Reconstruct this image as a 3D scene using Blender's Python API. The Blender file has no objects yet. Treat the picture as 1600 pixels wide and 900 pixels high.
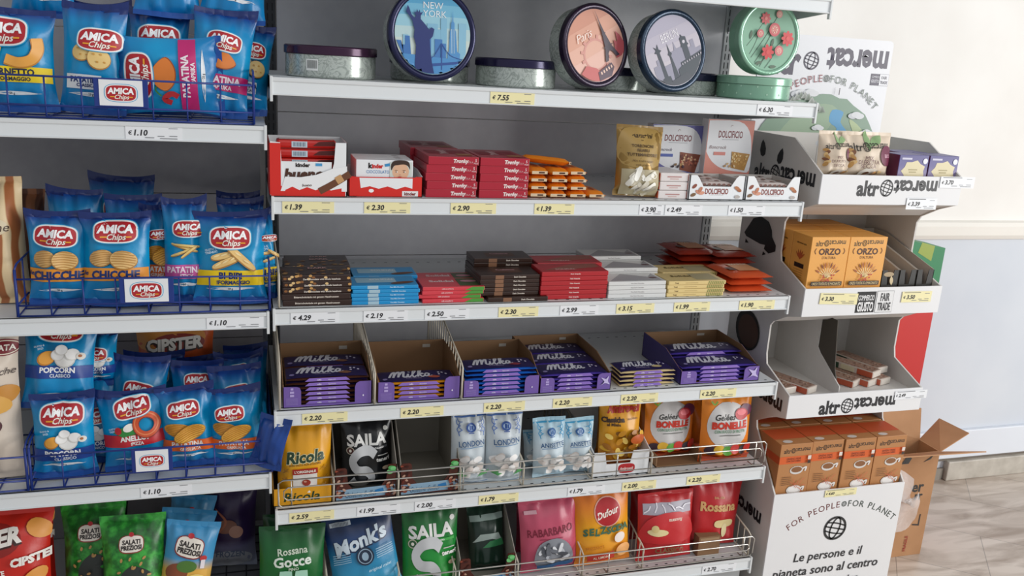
import bpy, bmesh, math, random
from mathutils import Vector, Matrix, Euler, noise
from mathutils.geometry import tessellate_polygon
R = math.radians
random.seed(7)
SC = bpy.context.scene
COL = SC.collection

# ------------------------------------------------------------------ camera
CAM_LOC = Vector((-0.0541, -1.9282, 1.6126))
CAM_ROT = Euler((1.311593, -0.058061, -0.290628), 'XYZ')
FPX = 1361.455
cam = bpy.data.cameras.new('camera')
cam.sensor_width = 36.0
cam.lens = FPX / 1600 * 36
camo = bpy.data.objects.new('camera', cam)
camo.location = CAM_LOC
camo.rotation_euler = CAM_ROT
COL.objects.link(camo)
SC.camera = camo
SC.view_settings.view_transform = 'Standard'
SC.view_settings.look = 'None'
SC.view_settings.gamma = 1
SC.view_settings.use_curve_mapping = False
SC.view_settings.exposure = 0.0

# ------------------------------------------------------------------ light
W = bpy.data.worlds.new('room_light')
SC.world = W
W.use_nodes = True
W.node_tree.nodes['Background'].inputs[0].default_value = (0.93, 0.96, 1.0, 1)
W.node_tree.nodes['Background'].inputs[1].default_value = 0.5


def area(name, loc, target, sx, sy, power, col=(1, 1, 1)):
    l = bpy.data.lights.new(name, 'AREA')
    l.shape = 'RECTANGLE'
    l.size, l.size_y = sx, sy
    l.energy = power
    l.color = col
    o = bpy.data.objects.new(name, l)
    o.location = loc
    o.rotation_euler = (Vector(target) - Vector(loc)).to_track_quat('-Z', 'Y').to_euler()
    COL.objects.link(o)
    return o


for _k in (-1, 0, 1):                    # three panes of the shop window, to the right
    area('window_daylight', (5.6 + .583 * .8 * _k, -3.0 + .813 * .8 * _k, 1.8), (1.0 + .583 * .8 * _k, 0.3 + .813 * .8 * _k, 1.2), .55, 2.6, 64, (1.0, 0.985, 0.96))
area('frontal_fill', (1.2, -2.4, 3.1), (0.9, 0.2, 1.0), 2.6, 1.2, 17, (1.0, 0.99, 0.97))  # added soft fill from above the camera side, not a known lamp

# ------------------------------------------------------------------ materials
_M = {}
_ENDS = {}


def lin(h):
    h = h.lstrip('#')
    c = [int(h[i:i + 2], 16) / 255 for i in (0, 2, 4)]
    return tuple((x / 12.92 if x <= .04045 else ((x + .055) / 1.055) ** 2.4) for x in c) + (1,)


def base_mat(name, rough, metal=0.0):
    m = bpy.data.materials.new(name)
    m.use_nodes = True
    nt = m.node_tree
    b = nt.nodes['Principled BSDF']
    b.inputs['Roughness'].default_value = rough
    b.inputs['Metallic'].default_value = metal
    return m, nt, b


def add_bump(nt, b, scale, strength, dist=.002):
    tc = nt.nodes.new('ShaderNodeTexCoord')
    n = nt.nodes.new('ShaderNodeTexNoise')
    n.inputs['Scale'].default_value = scale
    n.inputs['Detail'].default_value = 3
    bp = nt.nodes.new('ShaderNodeBump')
    bp.inputs['Strength'].default_value = strength
    bp.inputs['Distance'].default_value = dist
    nt.links.new(tc.outputs['Object'], n.inputs['Vector'])
    nt.links.new(n.outputs['Fac'], bp.inputs['Height'])
    nt.links.new(bp.outputs['Normal'], b.inputs['Normal'])


def mat(h, rough=.5, metal=0.0, bump=0.0, scale=60, coat=0.0, vary=0.0):
    k = (h, rough, metal, bump, scale, coat, vary)
    if k in _M:
        return _M[k]
    m, nt, b = base_mat('surface_' + h.lstrip('#'), rough, metal)
    b.inputs['Base Color'].default_value = lin(h)
    b.inputs['Coat Weight'].default_value = coat
    if bump:
        add_bump(nt, b, scale, bump)
    if vary:
        tc = nt.nodes.new('ShaderNodeTexCoord')
        n = nt.nodes.new('ShaderNodeTexNoise')
        n.inputs['Scale'].default_value = 9
        n.inputs['Detail'].default_value = 4
        mx = nt.nodes.new('ShaderNodeMix')
        mx.data_type = 'RGBA'
        c = lin(h)
        mx.inputs[6].default_value = tuple(x * (1 - vary) for x in c[:3]) + (1,)
        mx.inputs[7].default_value = tuple(min(1, x * (1 + vary)) for x in c[:3]) + (1,)
        nt.links.new(tc.outputs['Object'], n.inputs['Vector'])
        nt.links.new(n.outputs['Fac'], mx.inputs[0])
        nt.links.new(mx.outputs[2], b.inputs['Base Color'])
    _M[k] = m
    _ENDS[m.name] = (h, h)
    return m


def foil(h):                       # printed plastic film
    return mat(h, .34, 0, .25, 45)


def ink(h):
    return mat(h, .42)


def gradmat(stops, rough=.34, axis=2, key=None, bump=.25):
    k = ('g', tuple(stops), rough, axis)
    if k in _M:
        return _M[k]
    m, nt, b = base_mat('printed_film', rough)
    tc = nt.nodes.new('ShaderNodeTexCoord')
    sp = nt.nodes.new('ShaderNodeSeparateXYZ')
    cr = nt.nodes.new('ShaderNodeValToRGB')
    e = cr.color_ramp.elements
    while len(e) < len(stops):
        e.new(.5)
    for i, (p, h) in enumerate(stops):
        e[i].position = p
        e[i].color = lin(h)
    nt.links.new(tc.outputs['Generated'], sp.inputs[0])
    nt.links.new(sp.outputs[axis], cr.inputs[0])
    nt.links.new(cr.outputs[0], b.inputs['Base Color'])
    if bump:
        add_bump(nt, b, 45, bump)
    _M[k] = m
    _ENDS[m.name] = (stops[0][1], stops[-1][1])
    return m


def noisemat(name, cols, scale, rough, metal=0, detail=5, kind='noise', dist=0.0, bump=0):
    k = (name,)
    if k in _M:
        return _M[k]
    m, nt, b = base_mat(name, rough, metal)
    tc = nt.nodes.new('ShaderNodeTexCoord')
    if kind == 'noise':
        n = nt.nodes.new('ShaderNodeTexNoise')
        n.inputs['Scale'].default_value = scale
        n.inputs['Detail'].default_value = detail
        n.inputs['Distortion'].default_value = dist
        out = n.outputs['Fac']
    elif kind == 'voronoi':
        n = nt.nodes.new('ShaderNodeTexVoronoi')
        n.inputs['Scale'].default_value = scale
        out = n.outputs['Distance']
    else:
        n = nt.nodes.new('ShaderNodeTexWave')
        n.inputs['Scale'].default_value = scale
        n.inputs['Distortion'].default_value = dist
        n.inputs['Detail'].default_value = detail
        out = n.outputs['Fac']
    cr = nt.nodes.new('ShaderNodeValToRGB')
    e = cr.color_ramp.elements
    while len(e) < len(cols):
        e.new(.5)
    for i, (p, h) in enumerate(cols):
        e[i].position = p
        e[i].color = lin(h)
    nt.links.new(tc.outputs['Object'], n.inputs['Vector'])
    nt.links.new(out, cr.inputs[0])
    nt.links.new(cr.outputs[0], b.inputs['Base Color'])
    if bump:
        add_bump(nt, b, scale * 2, bump)
    _M[k] = m
    return m


# ------------------------------------------------------------------ geometry helpers
_CR = CAM_ROT.to_matrix()


def at(px, py, y):
    """world point on the vertical plane at depth y behind shelf fronts"""
    d = _CR @ Vector(((px - 800) / FPX, -(py - 450) / FPX, -1))
    return CAM_LOC + d * ((y - CAM_LOC.y) / d.y)


class MB:
    def __init__(s):
        s.v = []; s.f = []; s.m = []; s.s = []; s.mats = []

    def mi(s, m):
        if m not in s.mats:
            s.mats.append(m)
        return s.mats.index(m)

    def add(s, vs, fs, m, smooth=False):
        k = s.mi(m); o = len(s.v)
        s.v.extend([tuple(v) for v in vs])
        for f in fs:
            s.f.append([i + o for i in f]); s.m.append(k); s.s.append(smooth)

    def box(s, x0, x1, y0, y1, z0, z1, m, bev=0.0, M=None):
        if x0 > x1: x0, x1 = x1, x0
        if y0 > y1: y0, y1 = y1, y0
        if z0 > z1: z0, z1 = z1, z0
        if bev <= 0:
            vs = [(x, y, z) for x in (x0, x1) for y in (y0, y1) for z in (z0, z1)]
            fs = [(0, 1, 3, 2), (4, 6, 7, 5), (0, 4, 5, 1), (2, 3, 7, 6), (0, 2, 6, 4), (1, 5, 7, 3)]
        else:
            bm = bmesh.new()
            bmesh.ops.create_cube(bm, size=1)
            for v in bm.verts:
                v.co = Vector(((x0 + x1) / 2 + v.co.x * (x1 - x0), (y0 + y1) / 2 + v.co.y * (y1 - y0), (z0 + z1) / 2 + v.co.z * (z1 - z0)))
            bmesh.ops.bevel(bm, geom=bm.edges[:], offset=bev, segments=2, affect='EDGES', profile=.5)
            bm.verts.index_update()
            vs = [v.co.copy() for v in bm.verts]
            fs = [[v.index for v in f.verts] for f in bm.faces]
            bm.free()
        if M is not None:
            vs = [M @ Vector(v) for v in vs]
        s.add(vs, fs, m)

    def prism(s, pts, axis, a, b, m):
        """2-D outline extruded along an axis between a and b"""
        def p3(p, t):
            return {0: (t, p[0], p[1]), 1: (p[0], t, p[1]), 2: (p[0], p[1], t)}[axis]
        n = len(pts)
        vs = [p3(p, a) for p in pts] + [p3(p, b) for p in pts]
        tri = tessellate_polygon([[Vector((p[0], p[1], 0)) for p in pts]])
        fs = [t for t in tri] + [tuple(i + n for i in reversed(t)) for t in tri]
        fs += [(i, (i + 1) % n, (i + 1) % n + n, i + n) for i in range(n)]
        s.add(vs, fs, m)

    def tube(s, pts, r, m, n=6, closed=False):
        pts = [Vector(p) for p in pts]
        k = len(pts); vs = []; fs = []
        up = Vector((.13, .21, .97)).normalized()
        for i, p in enumerate(pts):
            a = pts[(i - 1) % k] if (closed or i) else p
            b = pts[(i + 1) % k] if (closed or i < k - 1) else p
            d = (b - a).normalized()
            u = d.cross(up if abs(d.dot(up)) < .95 else Vector((1, 0, 0))).normalized()
            w = d.cross(u)
            for j in range(n):
                t = 2 * math.pi * j / n
                vs.append(p + (u * math.cos(t) + w * math.sin(t)) * r)
        for i in range(k if closed else k - 1):
            for j in range(n):
                fs.append((i * n + j, i * n + (j + 1) % n, ((i + 1) % k) * n + (j + 1) % n, ((i + 1) % k) * n + j))
        if not closed:
            fs += [tuple(range(n))[::-1], tuple((k - 1) * n + j for j in range(n))]
        s.add(vs, fs, m, True)

    def lathe(s, prof, m, n=56, smooth=True):
        vs = []; fs = []
        for r, z in prof:
            for j in range(n):
                t = 2 * math.pi * j / n
                vs.append((r * math.cos(t), r * math.sin(t), z))
        for i in range(len(prof) - 1):
            for j in range(n):
                fs.append((i * n + j, i * n + (j + 1) % n, (i + 1) * n + (j + 1) % n, (i + 1) * n + j))
        s.add(vs, fs, m, smooth)

    def obj(s, name, parent=None, label=None, cat=None, group=None, kind=None):
        me = bpy.data.meshes.new(name)
        me.from_pydata(s.v, [], s.f)
        for m in s.mats:
            me.materials.append(m)
        me.polygons.foreach_set('material_index', s.m)
        me.polygons.foreach_set('use_smooth', s.s)
        bm = bmesh.new(); bm.from_mesh(me)
        bm.to_mesh(me); bm.free()
        me.update()
        o = bpy.data.objects.new(name, me)
        COL.objects.link(o)
        if parent: o.parent = parent
        tag(o, label, cat, group, kind)
        return o


def tag(o, label=None, cat=None, group=None, kind=None):
    if label: o['label'] = label
    if cat: o['category'] = cat
    if group: o['group'] = group
    if kind: o['kind'] = kind


def thing(name, label, cat, loc=(0, 0, 0), rot=(0, 0, 0), group=None):
    o = bpy.data.objects.new(name, None)
    o.empty_display_size = .02
    COL.objects.link(o)
    o.location = loc; o.rotation_euler = rot
    tag(o, label, cat, group)
    return o


def dup(root, loc, rot, label, group=None):
    r = root.copy(); COL.objects.link(r)
    r.location = loc; r.rotation_euler = rot
    r['label'] = label
    if group: r['group'] = group
    for ch in list(root.children):
        c = ch.copy(); COL.objects.link(c); c.parent = r
        for g in ch.children:
            d = g.copy(); COL.objects.link(d); d.parent = c
    return r


# ------------------------------------------------------------------ flat shapes (x right, y up) -> printed decoration
class Sh:
    def __init__(s, v, f):
        s.v = [(a, b) for a, b in v]; s.f = [tuple(x) for x in f]

    @property
    def w(s): return max(a for a, b in s.v) - min(a for a, b in s.v)

    def t(s, sx=1, sy=None, rot=0, dx=0, dy=0, shear=0):
        sy = sx if sy is None else sy
        c, n = math.cos(R(rot)), math.sin(R(rot)); o = []
        for a, b in s.v:
            a, b = (a + shear * b) * sx, b * sy
            o.append((a * c - b * n + dx, a * n + b * c + dy))
        return Sh(o, s.f)

    def fit(s, w, h=None):
        k = w / max(s.w, 1e-6)
        return s.t(k, k if h is None else h)

    def __add__(s, o):
        n = len(s.v)
        return Sh(s.v + o.v, s.f + [tuple(i + n for i in f) for f in o.f])

    def fine(s, L):
        bm = bmesh.new()
        vv = [bm.verts.new((a, b, 0)) for a, b in s.v]
        for f in s.f:
            try: bm.faces.new([vv[i] for i in f])
            except ValueError: pass
        bmesh.ops.triangulate(bm, faces=bm.faces[:])
        for _ in range(4):
            e = [x for x in bm.edges if x.calc_length() > L]
            if not e: break
            bmesh.ops.subdivide_edges(bm, edges=e, cuts=1)
            bmesh.ops.triangulate(bm, faces=bm.faces[:])
        bm.verts.index_update()
        r = Sh([(v.co.x, v.co.y) for v in bm.verts], [[v.index for v in f.verts] for f in bm.faces])
        bm.free()
        return r


_T = {}


def txt(s, bold=.02, shear=0.0, space=1.0):
    """text outline with cap height 1, centred on the origin"""
    k = (s, bold, space)
    if k not in _T:
        c = bpy.data.curves.new('lettering', 'FONT')
        c.body = s; c.size = 1.0; c.offset = bold; c.resolution_u = 2
        c.space_character = space; c.fill_mode = 'BOTH' if False else 'FRONT'
        o = bpy.data.objects.new('lettering', c)
        me = bpy.data.meshes.new_from_object(o)
        v = [(p.co.x, p.co.y) for p in me.vertices]
        f = [tuple(p.vertices) for p in me.polygons]
        bpy.data.objects.remove(o); bpy.data.curves.remove(c); bpy.data.meshes.remove(me)
        if not v:
            v = [(0, 0), (.1, 0), (0, .1)]; f = [(0, 1, 2)]
        x0 = min(a for a, b in v); x1 = max(a for a, b in v)
        ch = .73
        _T[k] = Sh([((a - (x0 + x1) / 2) / ch, (b - ch * .5) / ch) for a, b in v], f)
    r = _T[k]
    return r.t(1, shear=shear) if shear else r


def txth(s, h, bold=.02, shear=0.0, maxw=None, space=1.0):
    r = txt(s, bold, shear, space).t(h)
    if maxw and r.w > maxw:
        r = r.t(maxw / r.w, 1)
    return r


def star(pts, rings=3, c=(0, 0)):
    n = len(pts); v = [c]; f = []
    for k in range(1, rings + 1):
        t = k / rings
        v += [(c[0] + (a - c[0]) * t, c[1] + (b - c[1]) * t) for a, b in pts]
    f += [(0, 1 + i, 1 + (i + 1) % n) for i in range(n)]
    for k in range(rings - 1):
        a = 1 + k * n
        f += [(a + i, a + n + i, a + n + (i + 1) % n, a + (i + 1) % n) for i in range(n)]
    return Sh(v, f)


def ell(rx, ry=None, n=28, p=2.0, rings=3):
    ry = rx if ry is None else ry
    pts = []
    for i in range(n):
        t = 2 * math.pi * i / n
        c, s = math.cos(t), math.sin(t)
        pts.append((rx * math.copysign(abs(c) ** (2 / p), c), ry * math.copysign(abs(s) ** (2 / p), s)))
    return star(pts, rings)


def rect(w, h, nx=None, ny=None):
    nx = nx or 8; ny = ny or 3
    v = [(-w / 2 + w * i / nx, -h / 2 + h * j / ny) for j in range(ny + 1) for i in range(nx + 1)]
    f = [(j * (nx + 1) + i, j * (nx + 1) + i + 1, (j + 1) * (nx + 1) + i + 1, (j + 1) * (nx + 1) + i) for j in range(ny) for i in range(nx)]
    return Sh(v, f)


def poly(pts):
    return Sh(pts, tessellate_polygon([[Vector((a, b, 0)) for a, b in pts]]))


def smoothpts(pts, k=4, closed=False):
    out = []; n = len(pts)
    for i in range(n if closed else n - 1):
        def g(j):
            return Vector(pts[j % n] if closed else pts[max(0, min(n - 1, j))])
        p0, p1, p2, p3 = g(i - 1), g(i), g(i + 1), g(i + 2)
        for j in range(k):
            t = j / k
            q = .5 * ((2 * p1) + (p2 - p0) * t + (2 * p0 - 5 * p1 + 4 * p2 - p3) * t * t + (3 * p1 - p0 - 3 * p2 + p3) * t ** 3)
            out.append((q.x, q.y))
    if not closed: out.append(tuple(pts[-1]))
    return out


def stroke(pts, w, k=4, closed=False, taper=False):
    p = smoothpts(pts, k, closed) if k > 1 else list(pts)
    n = len(p); v = []; f = []
    for i in range(n):
        a = Vector(p[(i - 1) % n] if (closed or i) else p[i]); b = Vector(p[(i + 1) % n] if (closed or i < n - 1) else p[i])
        d = (b - a)
        d = d.normalized() if d.length > 1e-9 else Vector((1, 0))
        q = w / 2 * (1 if not taper else .25 + .75 * math.sin(math.pi * i / max(1, n - 1)))
        v += [(p[i][0] - d.y * q, p[i][1] + d.x * q), (p[i][0] + d.y * q, p[i][1] - d.x * q)]
    for i in range(n if closed else n - 1):
        a, b = i * 2, ((i + 1) % n) * 2
        f.append((a, a + 1, b + 1, b))
    return Sh(v, f)


def ring(r, w, n=28, ry=None):
    ry = ry or r
    return stroke([(r * math.cos(2 * math.pi * i / n), ry * math.sin(2 * math.pi * i / n)) for i in range(n)], w, 1, True)


def lens(w, h, n=10):
    a = [(-w / 2 + w * i / n, h / 2 * math.sin(math.pi * i / n)) for i in range(n + 1)]
    b = [(w / 2 - w * i / n, -h / 2 * math.sin(math.pi * i / n)) for i in range(1, n)]
    return star(a + b, 2)


def globe(r):
    s = ring(r, r * .2) + ring(r * .42, r * .13, ry=r * .95)
    for y in (-.42, .42):
        s += stroke([(-r * .9, y * r * .9), (0, y * r * 1.1), (r * .9, y * r * .9)], r * .12)
    return (s + stroke([(-r, 0), (r, 0)], r * .12, 1)).t(1, rot=-14)


def alter(h, bold=.035):
    """the word half upright, half turned upside down, round a globe"""
    a = txth('altr', h, bold); b = txth('mercat', h, bold).t(1, rot=180)
    g = globe(h * .52)
    x0 = -h * .62 - a.w / 2; x1 = h * .62 + b.w / 2
    return (a.t(1, dx=x0) + g + b.t(1, dx=x1)).t(1, dx=-(x1 + b.w / 2 + x0 - a.w / 2) / 2)


def arctext(s, rad, h, bold=.01, a0=None, sp=.28, half=0):
    """letters along a circle of radius rad, top centre at the origin"""
    ws = [(txth(c, h, bold).w if c != ' ' else h * .35) + h * sp for c in s]
    tot = sum(ws); a = -tot / 2 / rad if a0 is None else a0
    if half:
        a = .012 / rad if half > 0 else -(tot + .012) / rad
    out = None
    for c, w in zip(s, ws):
        a += w / 2 / rad
        if c != ' ':
            q = txth(c, h, bold).t(1, rot=-math.degrees(a), dx=rad * math.sin(a), dy=rad * math.cos(a) - rad)
            out = q if out is None else out + q
        a += w / 2 / rad
    return out


_mk = None


def milka_word():
    """script word as pen strokes, unit width about 4"""
    global _mk
    if _mk is None:
        S = [([(-.35, .1), (-.1, .75), (.1, .95), (.08, .5), (-.02, .05)], .2), ([(.02, .25), (.3, .85), (.48, .95), (.46, .5), (.4, .05)], .2),
             ([(.42, .25), (.7, .85), (.9, .95), (.86, .5), (.85, .12), (1.05, .05), (1.2, .3)], .2),
             ([(1.25, .6), (1.22, .2), (1.32, .05), (1.5, .25)], .18), ([(1.3, .82), (1.34, .9)], .2),
             ([(1.5, .25), (1.85, .9), (1.85, 1.15), (1.68, 1.0), (1.62, .3), (1.75, .05), (1.95, .25)], .16),
             ([(2.0, .2), (2.3, .9), (2.3, 1.15), (2.15, 1.0), (2.08, .05)], .17), ([(2.1, .3), (2.35, .6), (2.5, .5), (2.25, .35), (2.42, .05), (2.62, .15)], .16),
             ([(3.0, .5), (2.8, .6), (2.66, .3), (2.78, .06), (2.98, .3), (3.02, .55), (2.98, .15), (3.1, .05), (3.3, .2)], .17)]
        o = None
        for p, w in S:
            q = stroke(p, w, 4)
            o = q if o is None else o + q
        _mk = o.t(1, dx=-1.45, dy=-.5, shear=.15)
    return _mk


class Dec:
    """puts flat shapes on a surface given by fn(x, y, lift)"""
    def __init__(s, mb, fn, lift=.0008, step=.00025):
        s.mb, s.fn, s.l, s.st = mb, fn, lift, step

    def put(s, sh, m, dx=0, dy=0, rot=0, k=1, fine=None):
        if rot or dx or dy or k != 1:
            sh = sh.t(k, rot=rot, dx=dx, dy=dy)
        if fine: sh = sh.fine(fine)
        if isinstance(m, str): m = ink(m)
        s.mb.add([s.fn(a, b, s.l) for a, b in sh.v], sh.f, m, True)
        s.l += s.st
# ================================================================== THE SETTING
AZ, BZ, CZ, DZ, EZ, FZ = 1.544, 1.292, 1.040, .795, .542, .253
L1Z, L2Z, L3Z, L4Z = 1.442, 1.034, .640, .253
SD = .47
WY = .74


def wall_mat(name, a, b):
    return noisemat(name, [(.35, a), (.65, b)], 2.2, .75, bump=.08)


def structure(mb, name):
    return mb.obj(name, kind='structure')


fm, fnt, fb = base_mat('stone_floor_tiles', .32)
_tc = fnt.nodes.new('ShaderNodeTexCoord')
_br = fnt.nodes.new('ShaderNodeTexBrick')
_br.inputs['Color1'].default_value = lin('#c4b5a8')
_br.inputs['Color2'].default_value = lin('#ddd3c8')
_br.inputs['Mortar'].default_value = lin('#a39a92')
_br.inputs['Scale'].default_value = 1
_br.inputs['Mortar Size'].default_value = .0015
_br.inputs['Brick Width'].default_value = .6
_br.inputs['Row Height'].default_value = .3
_mp = fnt.nodes.new('ShaderNodeMapping')
_mp.inputs['Rotation'].default_value = (0, 0, R(38))
_nz = fnt.nodes.new('ShaderNodeTexNoise')
_nz.inputs['Scale'].default_value = 5
_nz.inputs['Detail'].default_value = 8
_nz.inputs['Distortion'].default_value = 1.2
_mp2 = fnt.nodes.new('ShaderNodeMapping')
_mp2.inputs['Rotation'].default_value = (0, 0, R(38))
_mp2.inputs['Scale'].default_value = (.6, 2.6, 1)
_mx = fnt.nodes.new('ShaderNodeMix')
_mx.data_type = 'RGBA'
_mx.blend_type = 'MULTIPLY'
_mx.inputs[0].default_value = .8
_crf = fnt.nodes.new('ShaderNodeValToRGB')
_crf.color_ramp.elements[0].position = .3
_crf.color_ramp.elements[0].color = lin('#b3a79b')
_crf.color_ramp.elements[1].position = .6
_crf.color_ramp.elements[1].color = (1, 1, 1, 1)
L_ = fnt.links.new
L_(_tc.outputs['Object'], _mp.inputs[0]); L_(_mp.outputs[0], _br.inputs[0])
L_(_tc.outputs['Object'], _mp2.inputs[0]); L_(_mp2.outputs[0], _nz.inputs['Vector'])
L_(_nz.outputs['Fac'], _crf.inputs[0]); L_(_br.outputs[0], _mx.inputs[6]); L_(_crf.outputs[0], _mx.inputs[7])
L_(_mx.outputs[2], fb.inputs['Base Color'])
b = MB(); b.box(-2.5, 4.2, -3.2, WY + .1, -.05, 0, fm); structure(b, 'floor')
b = MB()
b.box(-2.5, 4.2, WY, WY + .1, 1.06, 2.9, wall_mat('cream_plaster', '#e9e6e1', '#f2f0ec'))
b.box(-2.5, 4.2, WY, WY + .1, 0, 1.06, wall_mat('pale_blue_plaster', '#c9cfd8', '#d2d7de'))
structure(b, 'wall_back')
b = MB()
prof = [(WY, 1.03), (WY - .012, 1.034), (WY - .02, 1.05), (WY - .022, 1.085), (WY - .016, 1.1), (WY, 1.106)]
b.prism(prof, 0, -2.5, 4.2, mat('#e6e2da', .55, vary=.03)); structure(b, 'trim_1')
b = MB()
b.box(-2.5, 4.2, WY - .02, WY, .098, .222, mat('#dde2ea', .5, vary=.03), .004)
b.box(-2.5, 4.2, WY - .012, WY, .085, .098, mat('#6f675e', .7)); structure(b, 'trim_2')
b = MB()
b.box(2.735, 4.2, WY - .03, WY, 0, .086, noisemat('skirting_stone', [(.3, '#a49d92'), (.7, '#c5bfb4')], 14, .5), .004)
b.box(-2.5, 2.73, WY - .012, WY, 0, .05, mat('#8d867c', .7))
structure(b, 'baseboard_back')

# ================================================================== SHELVING
SHELFM = mat('#dcdfe0', .42, vary=.02)
RAILM = mat('#e4e8ea', .35)
PANELM = noisemat('grey_steel_panel', [(.3, '#cdcdd2'), (.7, '#d4d4d8')], 30, .45)
DARK = mat('#15161a', .6)
HOLE = mat('#202226', .7)
POSTM = mat('#c4c7c8', .4)


def shelf(root, x0, x1, z, holes=True, capr=True, rail=True):
    b = MB()
    b.box(x0, x1, 0, SD, z - .003, z, SHELFM)
    if z < 1.7:
        b.box(x0, x1, .006, SD - .02, z - .03, z - .003, mat('#b4b7b9', .5))
    for x in (x0, x1 - .003):                       # end brackets
        b.prism([(.0, z - .001), (SD, z - .001), (SD, z - .075), (SD - .04, z - .075), (.02, z - .037), (0, z - .037)], 0, x, x + .003, mat('#c9cccd', .45))
    b.box(x0, x1, 0, .004, z - .037, z, SHELFM)
    if holes:
        d = Dec(b, lambda a, c, l: (a, c, z + l), .0002)
        n = int((x1 - x0) / .03)
        for i in range(n):
            x = x0 + .015 + i * .03
            d.put(rect(.008, .004, 1, 1), HOLE, x, .425)
            d.l = .0002
            d.put(rect(.008, .004, 1, 1), HOLE, x, .018)
            d.l = .0002
    o = b.obj('shelf', root)
    r = MB()
    r.box(x0, x1, -.006, 0, z - .009, z, SHELFM, .0015)
    r.box(x0, x1, -.003, 0, z - .034, z - .009, RAILM)
    r.box(x0, x1, -.006, 0, z - .037, z - .034, SHELFM, .001)
    r.box(x0 - .002, x0 + .004, -.007, .003, z - .05, z + .002, SHELFM, .001)
    r.box(x1 - .004, x1 + .002, -.007, .003, z - .05, z + .002, SHELFM, .001)
    r.obj('price_rail', o)
    return o


def post(root, x, y, POSTM=POSTM):
    b = MB()
    b.box(x - .015, x + .015, y, y + .06, 0, 1.95, POSTM, .002)
    d = Dec(b, lambda a, c, l: (a, y - l, c), .0005)
    z = .1
    while z < 1.93:
        for k in (-.006, .006):
            d.put(rect(.003, .018, 1, 1), HOLE, x + k, z); d.l = .0005
        z += .025
    b.obj('upright', root)


def panels(root, x0, x1, seams, PANELM=PANELM):
    for a, c in zip(seams[:-1], seams[1:]):
        b = MB()
        b.box(x0, x1, SD + .005, SD + .02, a + .001, c - .001, PANELM, .001)
        b.obj('back_panel', root)


shv = thing('shelving_unit', 'wide grey steel shelving unit with sweets and biscuit tins on its shelves', 'shelves', (0, 0, 0))
panels(shv, .032, 1.316, [.02, .30, .62, at(640, 399, SD).z, at(640, 182, SD).z, 1.95])
post(shv, 1.332, SD); post(shv, .016, SD + .003, mat('#3a3c40', .5))
for z in (AZ, BZ, CZ, DZ, EZ, FZ):
    shelf(shv, .002, 1.33, z)
shelf(shv, .002, 1.33, 1.797, False)
b = MB(); b.box(.01, 1.32, .03, SD, 0, .2, mat('#a9acae', .5)); b.obj('plinth', shv)
shl = thing('shelving_unit', 'grey steel shelving unit with blue wire baskets of chips bags, left of the wide one', 'shelves', (0, 0, 0))
panels(shl, -1.317, -.014, [.02, .42, .82, 1.22, 1.62, 1.95], noisemat('dark_steel_panel', [(.3, '#9c9a9f'), (.7, '#a4a2a6')], 30, .5))
post(shl, -1.332, SD)
for z in (L1Z, L2Z, L3Z, L4Z):
    shelf(shl, -1.33, -.009, z, False)
b = MB(); b.box(-1.32, -.02, .03, SD, 0, .2, mat('#a9acae', .5)); b.obj('plinth', shl)

# ------------------------------------------------------------------ price tags
YEL, WHI = '#f2e9b4', '#eef0f3'


def price(px0, px1, z, val, colr, where, y=-.0035, h=.031, py=None, rot=0, gy='price tags on the shelf edges', flat=None, txs=1.0):
    a = at(px0, py or 480, y); c = at(px1, py or 480, y)
    # solve x at the actual height of the tag
    def xat(px):
        lo = at(px, 0, y); hi = at(px, 900, y)
        t = (lo.z - z) / (lo.z - hi.z)
        return lo.x + (hi.x - lo.x) * t
    x0, x1 = xat(px0), xat(px1)
    w = x1 - x0
    b = MB()
    b.box(-w / 2, w / 2, -.0008, 0, -h / 2, h / 2, mat(colr, .45))
    d = Dec(b, lambda p, q, l: (p, -.0008 - l, q), .0003, .0001)
    d.put(txth('€', h * .26, .02, .15), '#26262a', -w / 2 + h * .28, -h * .02)
    d.put(txth(val, h * .38 * txs, .03, .18, maxw=w * .5), '#26262a', -w / 2 + h * .55 + txt(val).w * h * .19 * txs, 0)
    d.put(rect(w * .55, h * .055, 1, 1), '#55565a', -w * .16, h * .41)
    d.put(rect(w * .16, h * .04, 1, 1), '#85868a', w * .34, h * .3)
    for i, (u, v, g) in enumerate(((.12, -.22, .12), (.2, -.36, .2), (.34, -.2, .14), (.34, -.36, .14), (-.08, -.32, .16))):
        d.put(rect(w * g, h * .045, 1, 1), '#77787c', w * u, h * v)
    o = b.obj('price_tag', None, f'{"yellow" if colr == YEL else "white"} price tag reading {val} {where}', 'price tag', gy)
    o.location = ((x0 + x1) / 2, y, z)
    o.rotation_euler = (0, R(rot), 0)
    return o


def rail(z): return z - .0205


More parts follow.
